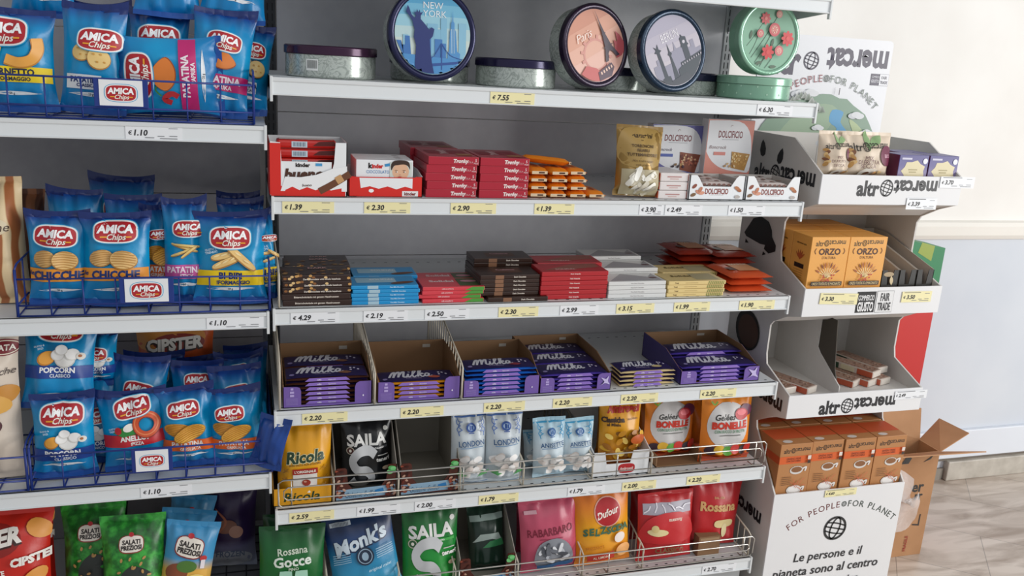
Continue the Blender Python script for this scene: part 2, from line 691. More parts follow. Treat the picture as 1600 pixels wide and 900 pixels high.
price(766, 835, rail(AZ), '7.55', YEL, 'on the edge of the biscuit tin shelf')
price(1183, 1238, rail(AZ), '6.30', WHI, 'on the shelf edge under the green flowered tins')
for a in ((441, 522, '1.39', YEL, 'under the red and white wafer carton'), (569, 641, '2.30', YEL, 'under the milk chocolate boxes with a photo'),
          (704, 775, '2.90', YEL, 'under the stacks of crimson wafer boxes'), (835, 897, '1.39', YEL, 'on the shelf edge under the orange wafer packets'),
          (999, 1036, '3.90', WHI, 'on the shelf edge under the gold nougat bag'), (1039, 1097, '2.49', WHI, 'under the white and red nut bar packets'),
          (1138, 1195, '1.50', WHI, 'on the shelf edge under the white nut bar cartons')):
    price(a[0], a[1], rail(BZ), *a[2:])
for a in ((454, 530, '4.29', WHI, 'on the shelf edge under the dark hazelnut chocolate stack'), (568, 637, '2.19', WHI, 'on the shelf edge under the sky blue chocolate stack'),
          (664, 733, '2.50', WHI, 'under the pink and green chocolate stack'), (779, 841, '2.30', YEL, 'under the plain dark brown chocolate stack'),
          (875, 935, '2.99', WHI, 'on the shelf edge under the red chocolate stack'), (963, 1022, '3.15', YEL, 'on the shelf edge under the white chocolate bar stacks'),
          (1053, 1109, '1.99', YEL, 'on the shelf edge under the pale yellow chocolate stack'), (1155, 1210, '1.90', YEL, 'on the shelf edge under the orange wrapped wafers')):
    price(a[0], a[1], rail(CZ), *a[2:])
for a in ((472, 543, 'under the tray of brown-edged purple chocolate'), (626, 693, 'under the tray of orange-edged purple chocolate'), (756, 820, 'under the tray of blue-edged purple chocolate'),
          (864, 925, 'between the blue-edged tray and the loose cream-edged stack'), (970, 1028, 'under the loose cream-edged chocolate stack'), (1094, 1150, 'under the rightmost purple chocolate tray')):
    price(a[0], a[1], rail(DZ), '2.20', YEL, a[2])
for a in ((452, 522, '2.59', YEL, 'under the yellow herb sweets carton'), (558, 625, '1.99', WHI, 'under the black liquorice bag'), (648, 712, '2.00', WHI, 'under the empty brown-ended sweets tray'),
          (748, 810, '1.79', YEL, 'under the two silver mint bags'), (887, 945, '1.79', WHI, 'under the pale blue aniseed bags'), (972, 1025, '2.00', YEL, 'under the honey sweets carton'),
          (1073, 1125, '2.20', YEL, 'under the orange fruit jelly bags')):
    price(a[0], a[1], rail(EZ), *a[2:])
price(1097, 1150, rail(FZ), '2.70', WHI, 'on the lowest shelf edge under the red sweets bags')
price(196, 285, rail(L1Z), '1.10', WHI, 'on the top left shelf edge under the chips placard')
price(323, 412, rail(L2Z), '1.10', WHI, 'on the middle left shelf under the cheese puffs bag')
price(220, 300, rail(L3Z), '1.10', WHI, 'on the lower left shelf edge under the popcorn basket')

# ------------------------------------------------------------------ blue wire baskets with placards
BLUEW = mat('#1b3482', .35)


def badge(d, s, rot=0, dx=0, dy=0, word='AMICA', sub='Chips'):
    """red rounded badge, two words, two small gold bars; s = width"""
    def P(sh, m, x=0, y=0):
        sh = sh.t(s, rot=0, dx=x * s, dy=y * s)
        d.put(sh, m, dx, dy, rot)
    P(ell(.535, .31, 36, 3.0, 6), '#2aa7d8')
    P(ell(.51, .29, 36, 3.2, 6), '#f3f1ef')
    P(ell(.475, .255, 36, 3.4, 6), '#b5202a')
    P(txth(word, .2, .045, .1, maxw=.84).fine(.1), '#ffffff', 0, .075)
    P(txth(sub, .15, .02, .3).fine(.1), '#f6efe4', .03, -.125)
    P(rect(.16, .035, 2, 1), '#eda52a', -.27, -.13)
    P(rect(.12, .035, 2, 1), '#eda52a', .31, -.13)


def basket(x0, x1, z, label, placard, zt=.082, zm=.026, dep=.36, step=.062):
    root = thing('wire_basket', label, 'wire basket', ((x0 + x1) / 2, .004, z), group='blue wire baskets on the left shelves')
    hw = (x1 - x0) / 2; r = .0022
    f = MB()
    y0 = -.001
    f.tube([(-hw, y0, zt), (hw, y0, zt)], r, BLUEW)
    f.tube([(-hw, y0, zm), (hw, y0, zm)], r, BLUEW)
    f.tube([(-hw, y0 + .003, .0025), (hw, y0 + .003, .0025)], r, BLUEW)
    n = max(2, round((x1 - x0) / step))
    for i in range(n + 1):
        x = -hw + (x1 - x0) * i / n
        f.tube([(x, y0, zt), (x, y0, .006), (x, y0 + .008, .0025), (x, dep, .0025)], r * .85, BLUEW)
    f.obj('front_grid', root)
    for s in (-1, 1):
        q = MB(); x = s * hw
        q.tube([(x, y0, zt + .02), (x, y0 + .02, zt + .028), (x, dep, zt + .028), (x, dep, .0025)], r, BLUEW)
        q.tube([(x, y0, zt + .02), (x, y0, .0025)], r * 1.4, BLUEW)
        q.tube([(x, y0, zm), (x, dep, zm)], r, BLUEW)
        for k in range(1, 5):
            yy = y0 + dep * k / 5
            q.tube([(x, yy, zt + .028), (x, yy, .0025)], r * .8, BLUEW)
        q.obj('side_grid', root)
    q = MB()
    for k in range(1, 6):
        q.tube([(-hw, dep * k / 6, .0025), (hw, dep * k / 6, .0025)], r * .8, BLUEW)
    q.obj('floor_grid', root)
    if placard:
        pa, pb = placard
        c = (pa + pb) / 2 - (x0 + x1) / 2; w = pb - pa; h = .056
        zc = zt - h / 2 + .002
        p = MB()
        p.box(c - w / 2, c + w / 2, -.008, -.0045, zc - h / 2, zc + h / 2, BLUEW, .001)
        pp = p.obj('placard', root)
        p = MB()
        p.box(c - w * .4, c + w * .4, -.0092, -.008, zc - h * .45, zc + h * .45, mat('#eff0f2', .4))
        d = Dec(p, lambda a, e, l: (a + c, -.0092 - l, e + zc), .0003, .00015)
        badge(d, w * .58)
        p.obj('card', pp)
    return root


def xz(px, z, y=0.0):
    lo = at(px, 0, y); hi = at(px, 900, y)
    t = (lo.z - z) / (lo.z - hi.z)
    return lo.x + (hi.x - lo.x) * t


basket(-.62, xz(396, L1Z + .07), L1Z, 'blue wire basket of the top left shelf in front of the paprika bags', (xz(147, L1Z + .05), xz(232, L1Z + .05)))
basket(xz(25, L2Z + .05), -.006, L2Z, 'blue wire basket of the middle left shelf holding the cheese stick bag', (xz(187, L2Z + .05), xz(272, L2Z + .05)))
basket(xz(47, L3Z + .05), -.006, L3Z, 'blue wire basket of the lower left shelf holding the popcorn and grilled chips', (xz(206, L3Z + .05), xz(270, L3Z + .05)))
basket(-1.05, xz(41, L3Z + .05), L3Z, 'blue wire basket at the left picture edge holding the pale crisps sack', None)

# ------------------------------------------------------------------ bags
def bagfn(w, h, t, seed, pinch=.10, rb=.30, rt=.33, fin=.012, front=.62, wr=.0036, pw=.75, ear=0.0):
    rnd = random.Random(seed)
    e1, e2, tl = rnd.uniform(.3, 1) * ear, rnd.uniform(.1, .6) * ear, rnd.uniform(-.5, .5) * ear
    ph = [rnd.uniform(0, 6.28) for _ in range(10)]
    off = Vector((rnd.uniform(-50, 50), rnd.uniform(-50, 50), 0))
    fv = fin / h

    def P(v):
        a = min(1, max(0, (v - fv) / rb)); b_ = min(1, max(0, (1 - fv - v) / rt))
        return (math.sin(math.pi / 2 * a) ** pw) * (math.sin(math.pi / 2 * b_) ** pw)

    def F(x, z, side, lift):
        x = max(-w / 2, min(w / 2, x))
        u = max(-1, min(1, 2 * x / w)); v = max(0, min(1, z / h))
        p = P(v)
        pr = max(0, 1 - abs(u) ** 2.6) ** .8
        th = t * (front if side < 0 else 1 - front) * p * pr
        dt = min(v, 1 - v) * h
        rad = math.exp(-((dt - .02) / .035) ** 2) if dt < .02 else math.exp(-(dt - .02) / .03)
        edge = 1 - abs(u) ** 8
        k = wr * rad * edge * (math.sin(9 * u + ph[0] + 3 * v) * .6 + math.sin(15 * u + ph[1]) * .4) * (.25 if dt < fin else 1)
        q = Vector((x * 16, z * 16, side * 3.0)) + off
        k += wr * 1.1 * edge * p * (noise.noise(q) + .6 * noise.noise(q * 2.1))
        cr = u * math.cos(ph[3]) + (v - .5) * 2 * math.sin(ph[3])
        k += wr * .5 * edge * p * math.sin(cr * 7 + ph[4])
        fl = .004 * math.sin(u * 2.2 + ph[5]) * max(0, 1 - (1 - v) * h / .03) + .004 * math.sin(u * 2 + ph[6]) * max(0, 1 - v * h / .03)
        y = side * th + k * (1 if side < 0 else -.6) * -1 + fl
        # lift away from the film along an approximate normal
        g = side * t * (front if side < 0 else .4) * p * pr
        nx = 0 if p < .05 else 2.08 * math.copysign(abs(u) ** 1.6, u) * max(.1, 1 - abs(u) ** 2.6) ** -.2 * t * .6 * p / (w / 2)
        nn = math.sqrt(1 + nx * nx)
        xx = x * (1 - pinch * p)
        ku = max(0, (v - .78) / .22); kb = max(0, (.15 - v) / .15)
        zz = z + ku * (e1 * abs(u) ** 2.4 + tl * u) - kb * e2 * (1 - abs(u) ** 2)
        return (xx + lift * nx / nn, y + side * lift / nn, zz)
    return F




def make_bag(name, w, h, t, body, design, seed, label, cat, group, nu=28, nv=40, **kw):
    F = bagfn(w, h, t, seed, **kw)
    b = MB(); seals = ([], [])
    for side in (-1, 1):
        vs = []; fs = []
        for j in range(nv + 1):
            # denser rows near the seams
            v = j / nv
            v = .5 - .5 * math.cos(math.pi * v) * (.6) - .5 * (1 - 2 * v) * .4
            for i in range(nu + 1):
                u = -1 + 2 * i / nu
                u = math.copysign(1 - (1 - abs(u)) ** 1.35, u)
                vs.append(F(u * w / 2, v * h, side, 0))
        for j in range(nv):
            for i in range(nu):
                a = j * (nu + 1) + i
                q = (a, a + 1, a + nu + 2, a + nu + 1)
                fs.append(q if side < 0 else q[::-1])
        fin = kw.get('fin', .012)
        low = []; mid = []; up = []
        for q in fs:
            zc = sum(vs[i][2] for i in q) / 4
            (low if zc < fin * 1.05 else up if zc > h - fin * 1.05 else mid).append(q)
        b.add(vs, mid, body, True)
        seals[0].append((vs, low)); seals[1].append((vs, up))
    if design:
        d = Dec(b, lambda x, z, l: F(x, z, -1, l), .0014, .0005)
        d.w, d.h = w, h
        design(d)
    o = b.obj(name, None, label, cat, group)
    e = _ENDS.get(body.name)
    for k, nm in ((0, 'bottom_seal'), (1, 'top_seal')):
        q = MB()
        for vs, fs in seals[k]:
            q.add(vs, fs, foil(e[k]) if e else body, True)
        if q.f:
            q.obj(nm, o)
    return o


def bag(design, body, label, x0, x1, yb, yt, y, z=None, t=.05, lean=6, yaw=0, roll=0, name='chips_bag', cat='chips bag', group=None, **kw):
    """bag spanning the given picture columns/rows at depth y; z = the surface it stands on"""
    ym = (yb + yt) / 2; xm = (x0 + x1) / 2
    A, Bq = at(x0, ym, y), at(x1, ym, y)
    w = Bq.x - A.x
    zb = at(xm, yb, y).z if z is None else z
    h = (at(xm, yt, y).z - zb) / math.cos(R(lean))
    xb = xz(xm, (zb + at(xm, yt, y).z) / 2, y)
    o = make_bag(name, w, h, t, body, design, hash((x0, yt)) % 9999, label, cat, group, **kw)
    o.location = (xb - math.sin(R(roll)) * h / 2, y - math.sin(R(lean)) * h * .35, zb + .002 + abs(math.sin(R(roll))) * w / 2 * .8)
    o.rotation_euler = (-R(lean), R(roll), R(yaw))
    if z is not None:
        rest(o, z + (.0058 if cat == 'chips bag' or z == L3Z else .0045 if z == L4Z else .0028 if cat == 'sweets bag' else .0005))
    return o


def rest(o, z):
    """set a thing down so that its lowest point touches height z"""
    M = o.rotation_euler.to_matrix()
    lo = min((M @ v.co).z for q in [o] + list(o.children) for v in q.data.vertices)
    o.location.z = z - lo
# ================================================================== CHIPS BAGS
NAVY = '#12306f'
AMB = gradmat([(0, '#0f4a9a'), (.1, '#067dbd'), (.55, '#0499cf'), (.78, '#0585c0'), (.9, '#133f8c'), (1, '#142a6a')], .3, bump=.4)
GCH = 'blue chips bags in the wire baskets'


def chip(d, cx, cz, rx, ry, rot=0, c='#e5b565', ridge=None):
    d.put(ell(rx * 1.05, ry * 1.08, 22), '#b9802f', cx, cz - ry * .06, rot)
    d.put(ell(rx, ry, 22), c, cx, cz, rot)
    if ridge:
        for k in range(-3, 4):
            y = k / 3.6
            hw = math.sqrt(1 - y * y) * .92
            d.put(stroke([(-rx * hw, y * ry), (0, y * ry + ry * .1), (rx * hw, y * ry)], ry * .09, 3), ridge, cx, cz, rot)
    else:
        for q in range(4):
            d.put(ell(rx * .12, ry * .1, 8), '#cf9a45', cx + rx * (.5 - q * .3), cz + ry * (.4 if q % 2 else -.35), rot)


def band(d, z, h, colr, t1, tc, t2=None, t2c=None, rot=0, w=.95, cx=0):
    W_, H_ = d.w, d.h
    d.put(rect(W_ * w, H_ * h, 26, 8), colr, cx * W_, z * H_, rot)
    if t2:
        d.put(txth(t1, H_ * h * .42, .04, 0, W_ * w * .85).fine(.012), tc, cx * W_, z * H_ + H_ * h * .17, rot)
        d.put(txth(t2, H_ * h * .26, .03, 0, W_ * w * .7).fine(.012), t2c or tc, cx * W_ + W_ * .04, z * H_ - H_ * h * .28, rot)
    else:
        d.put(txth(t1, H_ * h * .62, .05, .05, W_ * w * .86).fine(.012), tc, cx * W_, z * H_, rot)


def foot(d, wt='50 g', z=.17):
    d.put(lens(d.w * .7, d.h * .038), '#e8edf2', 0, z * d.h)
    d.put(txth(wt, d.h * .022, .02), '#39414a', 0, z * d.h)


def amica(art=None, bz=.72, bs=.56, bx=0.0, brot=0, f=True, wt='50 g', bot=None):
    def fn(d):
        if f: foot(d, wt)
        if bot: bot(d)
        if art: art(d)
        badge(d, d.w * bs, brot, bx * d.w, bz * d.h)
    return fn


def a_chicche(d):
    band(d, .34, .14, '#ef9a2e', 'CHICCHE', NAVY)
    d.put(txth('le', d.h * .05, .02, .2), NAVY, -d.w * .43, d.h * .36)
    chip(d, -d.w * .2, d.h * .52, d.w * .17, d.h * .085, 8, '#e8bd78', '#c08a44')
    chip(d, d.w * .12, d.h * .5, d.w * .19, d.h * .095, -6, '#eac27c', '#c08a44')


def a_sticks(d):
    band(d, .3, .14, '#c9589f', 'PATATINA', '#f6e3f0', 'STICK')
    for dx, dz, r, L in ((0, .54, -18, .62), (-.02, .5, 20, .6), (.05, .56, -6, .56), (.1, .5, 38, .45)):
        d.put(ell(L / 2, .033, 24, 3.2).t(d.w), '#b8863a', dx * d.w, dz * d.h - .0012, r)
        d.put(ell(L / 2 * .97, .024, 24, 3.2).t(d.w), '#eccb7c', dx * d.w, dz * d.h, r)


def a_bibip(d):
    band(d, .29, .17, '#f2cf18', 'BI-BIP!', NAVY, '!FORMAGGIO', NAVY)
    d.put(txth('GUSTO E', d.h * .022, .03), '#d9ecf7', -d.w * .28, d.h * .6, 12)
    d.put(txth('TRENDY!', d.h * .024, .03), '#d9ecf7', -d.w * .27, d.h * .57, 12)
    for dx, dz, r, L in ((-.07, .54, 10, .42), (-.05, .47, 22, .44), (.13, .53, -42, .56)):
        d.put(ell(L / 2, .055, 24, 2.6).t(d.w), '#b8823a', dx * d.w, dz * d.h - .0016, r)
        d.put(ell(L / 2 * .97, .045, 24, 2.6).t(d.w), '#edc67e', dx * d.w, dz * d.h, r)
        for q in (-.3, -.05, .22): d.put(ell(.05, .012, 12, rings=1).t(d.w), '#f8deA4', (dx + q * L * math.cos(R(r))) * d.w, dz * d.h + q * L * math.sin(R(r)) * d.w + .002, r + 10)


def a_popcorn_high(d):
    a_popcorn(d, .14)


def a_popcorn(d, up=0.0):
    band(d, .3 + up, .15, '#163f92', 'POPCORN', '#f4f6f8', 'CLASSICO', '#dfe8f3', w=.97)
    d.put(txth('GUSTO &', d.h * .02, .03), '#d9ecf7', -d.w * .27, d.h * (.6 + up), 12)
    d.put(txth('SFIZI', d.h * .022, .03), '#d9ecf7', -d.w * .25, d.h * (.57 + up), 12)
    d.put(ell(.13, .1, 18).t(d.w), '#c98227', -d.w * .16, d.h * (.46 + up), 25)
    d.put(ell(.12, .09, 18).t(d.w), '#f0aa45', -d.w * .15, d.h * (.468 + up), 25)
    for i, (x, z, r, c) in enumerate(((.1, .455, .15, '#d8d6d0'), (.1, .465, .14, '#efeeea'), (.0, .5, .1, '#e4e2dc'), (.0, .505, .09, '#f6f5f2'), (.2, .51, .1, '#dddbd4'), (.2, .515, .09, '#f4f3f0'),
                                      (.05, .56, .09, '#e2e0da'), (.05, .565, .08, '#faf9f7'), (.31, .49, .06, '#e6e2d8'), (.3, .495, .025, '#b06a3a'))):
        d.put(ell(r, r * .85, 16, rings=2).t(d.w), c, x * d.w, (z + up) * d.h)


def a_anello(d):
    band(d, .42, .15, '#c31f2b', 'ANELLO!', '#f6f3ee', '!PIZZA', '#f6f3ee')
    d.put(txth('GUSTO &', d.h * .02, .03), '#d9ecf7', -d.w * .3, d.h * .58, 14)
    d.put(txth('TRENDY', d.h * .022, .03), '#d9ecf7', -d.w * .29, d.h * .55, 14)
    d.put(star([(.16 * math.cos(a * .628) * (1 + .25 * (a % 2)), .06 * math.sin(a * .628) * (1 + .3 * (a % 2))) for a in range(10)], 2).t(d.w), '#2f8a3c', -d.w * .1, d.h * .53)
    d.put(ell(.09, .06, 14).t(d.w), '#f1eee6', -d.w * .06, d.h * .58, 20)
    d.put(ell(.05, .06, 14).t(d.w), '#b71f2a', -d.w * .22, d.h * .555)
    d.put(ring(.155, .1).t(d.w), '#8d2c17', d.w * .2, d.h * .6 - .001)
    d.put(ring(.155, .085).t(d.w), '#d3552c', d.w * .2, d.h * .6)
    d.put(ring(.165, .02).t(d.w), '#e98352', d.w * .195, d.h * .605)


def a_grig(d):
    band(d, .3, .14, '#ea6a24', 'PATATINA', '#f8efe6', 'GRIGLIATA', '#f8efe6', rot=-3)
    chip(d, -d.w * .12, d.h * .5, d.w * .26, d.h * .08, -18, '#d99a35', '#a4671c')
    chip(d, d.w * .05, d.h * .46, d.w * .27, d.h * .085, 20, '#eeb54b', '#b9791f')


def a_cornetto(d):
    band(d, .35, .15, '#f2d216', 'CORNETTO', '#1c2440', '!FORMAGGIO', '#1c2440')
    d.put(poly([(-.1, -.07), (.06, -.09), (.1, .05), (-.04, .08)]).t(d.w).fine(.012), '#efc05c', -d.w * .18, d.h * .57)
    d.put(stroke([(-.2, 0), (-.05, -.04), (.1, .0), (.17, .12), (.16, .25)], .13, 4).t(d.w), '#c5842e', d.w * .16, d.h * .5 - .0012)
    d.put(stroke([(-.2, 0), (-.05, -.04), (.1, .0), (.17, .12), (.16, .25)], .11, 4).t(d.w), '#eda94b', d.w * .16, d.h * .5)


def a_plain(d):
    d.put(rect(d.w * .56, d.h * .13, 8, 4), '#e8ecf0', -d.w * .1, d.h * .28)
    d.put(txth('PATATINA', d.h * .05, .04, 0, d.w * .5), NAVY, -d.w * .06, d.h * .3)
    d.put(txth('CLASSICA', d.h * .03, .03, 0, d.w * .4), NAVY, -d.w * .06, d.h * .25)
    chip(d, -d.w * .12, d.h * .55, d.w * .155, d.h * .075, 12, '#e8c67e')
    chip(d, d.w * .14, d.h * .5, d.w * .165, d.h * .09, -20, '#ecca82')


def a_paprika(d):
    band(d, .3, .15, '#c2216f', 'PATATINA', '#f6e8ef', 'PAPRIKA', '#f6e8ef')
    d.put(star(smoothpts([(-.2, .02), (-.05, .17), (.12, .13), (.25, -.02), (.1, -.12), (-.1, -.1)], 4, True), 3).t(d.w), '#a14d1a', 0, d.h * .5 - .0012)
    d.put(star(smoothpts([(-.2, .02), (-.05, .17), (.12, .13), (.25, -.02), (.1, -.12), (-.1, -.1)], 4, True), 3).t(d.w * .95), '#dd7d32', 0, d.h * .5)
    d.put(stroke([(-.1, -.02), (-.05, .06), (.02, -.02), (-.02, -.1)], .07, 4).t(d.w), '#b3222a', -d.w * .25, d.h * .47)
    d.put(stroke([(-.02, .0), (.05, .06), (.1, .05)], .02, 3).t(d.w), '#3d7a2f', -d.w * .24, d.h * .54)


def a_classic_foot(d):
    d.put(rect(d.w * .75, d.h * .13, 8, 4), '#e3e8ee', -d.w * .02, d.h * .3)
    d.put(txth('PATATINA', d.h * .05, .05, 0, d.w * .6), NAVY, 0, d.h * .33)
    d.put(txth('CLASSICA', d.h * .045, .05, 0, d.w * .6), NAVY, 0, d.h * .27)


def A(design, label, *a, **k):
    k.setdefault('group', GCH)
    k.setdefault('wr', .0055)
    k.setdefault('ear', .012)
    return bag(design, k.pop('body', AMB), label, *a, **k)


# top left shelf
A(amica(a_cornetto, .76, .6, -.08), 'blue chips bag with a yellow band and curved corn snacks, at the left picture edge', -52, 92, 182, 20, .066, L1Z)
A(amica(a_plain, .67, .62, .13), 'blue chips bag with two plain potato chips and a white band', 93, 200, 188, 14, .066, L1Z, roll=3, yaw=-6)
A(amica(a_plain, .74, .66), 'blue chips bag standing behind the sideways paprika bag, its badge showing', 203, 299, 180, 22, .13, L1Z, roll=1)
A(amica(a_paprika, .68, .56, .02, -5), 'upright blue chips bag with an orange paprika chip, right of the sideways bag', 296, 396, 192, 24, .085, L1Z, roll=7, lean=9)
A(amica(a_plain, .7, .55), 'blue chips bag at the basket end, mostly hidden behind the upright paprika bag', 345, 428, 192, 48, .165, L1Z, roll=8, yaw=12)
o = make_bag('chips_bag', .165, .225, .05, AMB, amica(a_paprika, .72, .58), 77, 'blue paprika chips bag lying on its side with the lettering running upwards', 'chips bag', GCH)
o.location = (at(352, 128, .05).x - .004, .058, L1Z + .088)
o.rotation_euler = Euler((R(-3), R(-92), R(2)), 'XYZ')
rest(o, L1Z + .0055)
A(amica(a_classic_foot, .74, .6), 'blue white-banded chips bag lying high behind the top basket, left of its twin', 208, 314, 28, -120, .15, lean=28, t=.06)
A(amica(a_classic_foot, .74, .6), 'blue white-banded chips bag lying high above the upright paprika bag', 318, 422, 40, -110, .15, lean=28, t=.06, roll=6)
A(amica(a_plain, .74, .6), 'blue chips bag tucked high behind the corn snack bag with a white swoosh', 15, 118, 30, -120, .17, lean=20)
A(amica(None, .7, .55), 'blue chips bag upright in the second row behind the plain potato chips bag', 118, 210, 150, 12, .2, L1Z)
# middle left shelf
A(amica(a_chicche, .755, .62, 0, -4), 'blue chips bag with orange band and ridged round chips, left one standing further back', 42, 146, 462, 338, .075, L2Z, lean=4)
A(amica(a_chicche, .8, .58, .02), 'blue chips bag with orange band and ridged round chips, standing at the basket front', 126, 240, 488, 344, .06, L2Z, lean=9)
A(amica(None, .7, .58), 'blue chips bag standing tallest at the back of the middle basket, two pointed corners', 142, 246, 455, 281, .27, L2Z, lean=3)
A(amica(None, .62, .55), 'blue chips bag behind the left ridged chips bag with only its badge top showing', 76, 165, 455, 306, .17, L2Z)
A(amica(a_chicche, .72, .55, -.06, -5), 'blue chips bag wedged behind the front ridged chips bag, below the tallest bag', 162, 252, 455, 313, .145, L2Z, roll=3)
A(amica(a_grig, .7, .5), 'blue chips bag with an orange stripe peeking out beside the potato sticks bag', 222, 280, 455, 328, .12, L2Z, yaw=10)
A(amica(a_sticks, .72, .66, .1), 'blue chips bag with a pink band and potato sticks', 254, 326, 465, 322, .075, L2Z)
A(amica(a_bibip, .73, .54), 'blue chips bag with a yellow band and crossed cheese puffs', 302, 419, 484, 340, .055, L2Z, lean=7, roll=1)
A(amica(None, .78, .56), 'blue chips bag standing directly behind the cheese puffs bag, badge half hidden', 340, 414, 465, 318, .12, L2Z)
A(amica(None, .6, .5), 'dark blue chips bag at the very back behind the cheese puffs bag', 340, 408, 460, 311, .2, L2Z)
A(amica(a_bibip, .7, .5), 'blue yellow-banded chips bag squeezed in at the middle basket end', 396, 434, 470, 334, .09, L2Z, yaw=22)
A(amica(None, .5, .5), 'blue chips bag showing only its dark top edge behind the potato sticks bag', 250, 322, 460, 326, .19, L2Z)
# lower left shelf
A(amica(a_popcorn, .79, .64, .02), 'blue popcorn bag at the basket front, lower of the two front popcorn bags', 49, 153, 762, 626, .052, L3Z, lean=6)
A(amica(a_popcorn_high, .93, .6, .02), 'blue popcorn bag stacked on top of the other front popcorn bag', 34, 153, 636, 515, .10, lean=14, roll=3)
A(amica(a_popcorn, .75, .55), 'blue popcorn bag standing behind the lower front popcorn bag', 108, 190, 735, 628, .115, L3Z)
A(amica(a_popcorn, .6, .55), 'blue popcorn bag at the back beside the stacked popcorn bag', 112, 186, 600, 520, .17, lean=10)
A(amica(None, .62, .5), 'blue chips bag in the second row between popcorn and ring snacks', 118, 192, 700, 585, .165, L3Z)
A(amica(a_anello, .82, .52, .02, 9), 'blue snack bag with a red band and a round pizza ring', 156, 268, 745, 620, .062, L3Z, roll=-5)
A(amica(a_grig, .76, .52, -.02, 4), 'blue chips bag with ridged grilled chips, next to the pizza ring bag', 246, 340, 738, 612, .06, L3Z, roll=-3)
A(amica(a_grig, .72, .5, -.04, 5), 'blue chips bag with ridged grilled chips, at the right end of the lower basket', 322, 410, 745, 614, .055, L3Z, roll=-2, yaw=-4)
A(amica(None, .68, .58, 0, -8), 'dark blue chips bag behind the ring snack bag, badge tilted', 172, 262, 690, 568, .15, L3Z, roll=6)
A(amica(None, .75, .5), 'dark blue chips bag at the back below the large orange crisps bag', 196, 292, 650, 562, .245, L3Z)
A(amica(None, .7, .5), 'dark blue chips bag at the back, right of centre of the lower basket', 278, 346, 650, 564, .24, L3Z)
A(amica(None, .8, .5), 'dark blue chips bag behind the left grilled chips bag, badge just above it', 268, 352, 680, 572, .155, L3Z)
A(amica(None, .73, .5, 0, 8), 'dark blue chips bag behind the right grilled chips bag, badge tilted upward', 330, 415, 690, 580, .115, L3Z, roll=-4)
A(amica(None, .78, .48), 'dark blue chips bag rearmost at the right end of the lower basket', 350, 420, 660, 548, .27, L3Z)
A(amica(None, .82, .45, -.05, 8), 'dark blue chips bag second from the back at the right end of the lower basket', 340, 418, 680, 563, .19, L3Z, roll=-4)

A(None, 'blue chips bag poking out past the shelf end in front of the yellow herb sweets', 394, 450, 741, 658, .012, L3Z, yaw=-30, t=.03, roll=12, body=foil('#15408c'))  # navy body colour stands in for shade on its turned-away side


# pale and coloured sacks at the left edge
def d_paper(d):
    d.put(ell(.22, .16, 24).t(d.w), '#e8d9b8', d.w * .06, d.h * .62)
    d.put(txth('pane', d.h * .07, .0, .3), '#4a3020', d.w * .1, d.h * .62)


STRIPE = noisemat('striped_kraft_film', [(.35, '#a9663a'), (.5, '#d9b585'), (.6, '#e8cfa4')], 9, .45, 0, 1, 'wave', 4, .2)
bag(d_paper, STRIPE, 'tan and brown striped snack bag at the left picture edge, middle shelf', -48, 44, 468, 280, .12, L2Z, t=.08, name='snack_bag', cat='snack bag', roll=-2)
bag(None, noisemat('brown_striped_film', [(.35, '#5a3524'), (.6, '#96603e')], 10, .5, 0, 1, 'wave', 4, .2), 'dark brown striped snack bag standing behind the tan striped one', 10, 74, 440, 297, .25, L2Z, t=.06, name='snack_bag', cat='snack bag')


def d_pata(d):
    d.put(ell(.19, .1, 24).t(d.w), '#7d1222', d.w * .36, d.h * .86)
    d.put(ring(.165, .012, ry=.08).t(d.w), '#e8dcc8', d.w * .36, d.h * .86)
    d.put(txth('PATA', d.h * .035, .03), '#f3ebdf', d.w * .36, d.h * .86)
    d.put(txth('le', d.h * .04, .0, .3), '#3a2a24', d.w * .24, d.h * .77)
    d.put(txth('Sfiziche', d.h * .045, .0, .35), '#3a2a24', d.w * .3, d.h * .72)
    d.put(ell(.16, .12, 18).t(d.w), '#c98a35', d.w * .34, d.h * .57, 20)
    d.put(ell(.2, .12, 18).t(d.w), '#e0a94e', d.w * .22, d.h * .52, -15)
    d.put(ell(.1, .09, 18).t(d.w), '#4a1822', d.w * .2, d.h * .38)


bag(d_pata, foil('#d9cbbb'), 'large cream crisps sack with a dark red oval badge at the left edge', -105, 40, 772, 514, .075, L3Z, t=.07, name='snack_bag', cat='snack bag', lean=4)


def d_cipster(d):
    d.put(ell(.5, .2, 24).t(d.w), '#d98f3e', -d.w * .1, d.h * .8)
    d.put(ell(.34, .12, 24).t(d.w), '#8e2415', d.w * .05, d.h * .76)
    d.put(txth('CIPSTER', d.h * .1, .09, .1, d.w * .82).t(1, rot=4).fine(.015), '#3b2a22', -.002, d.h * .755 - .003)
    d.put(txth('CIPSTER', d.h * .1, .05, .1, d.w * .8).t(1, rot=4).fine(.015), '#efe9e0', 0, d.h * .755)


bag(d_cipster, foil('#c9551f'), 'orange and red crisps bag standing at the very back of the lower left shelf', 213, 340, 690, 495, .34, L3Z, t=.06, name='snack_bag', cat='snack bag', lean=2)


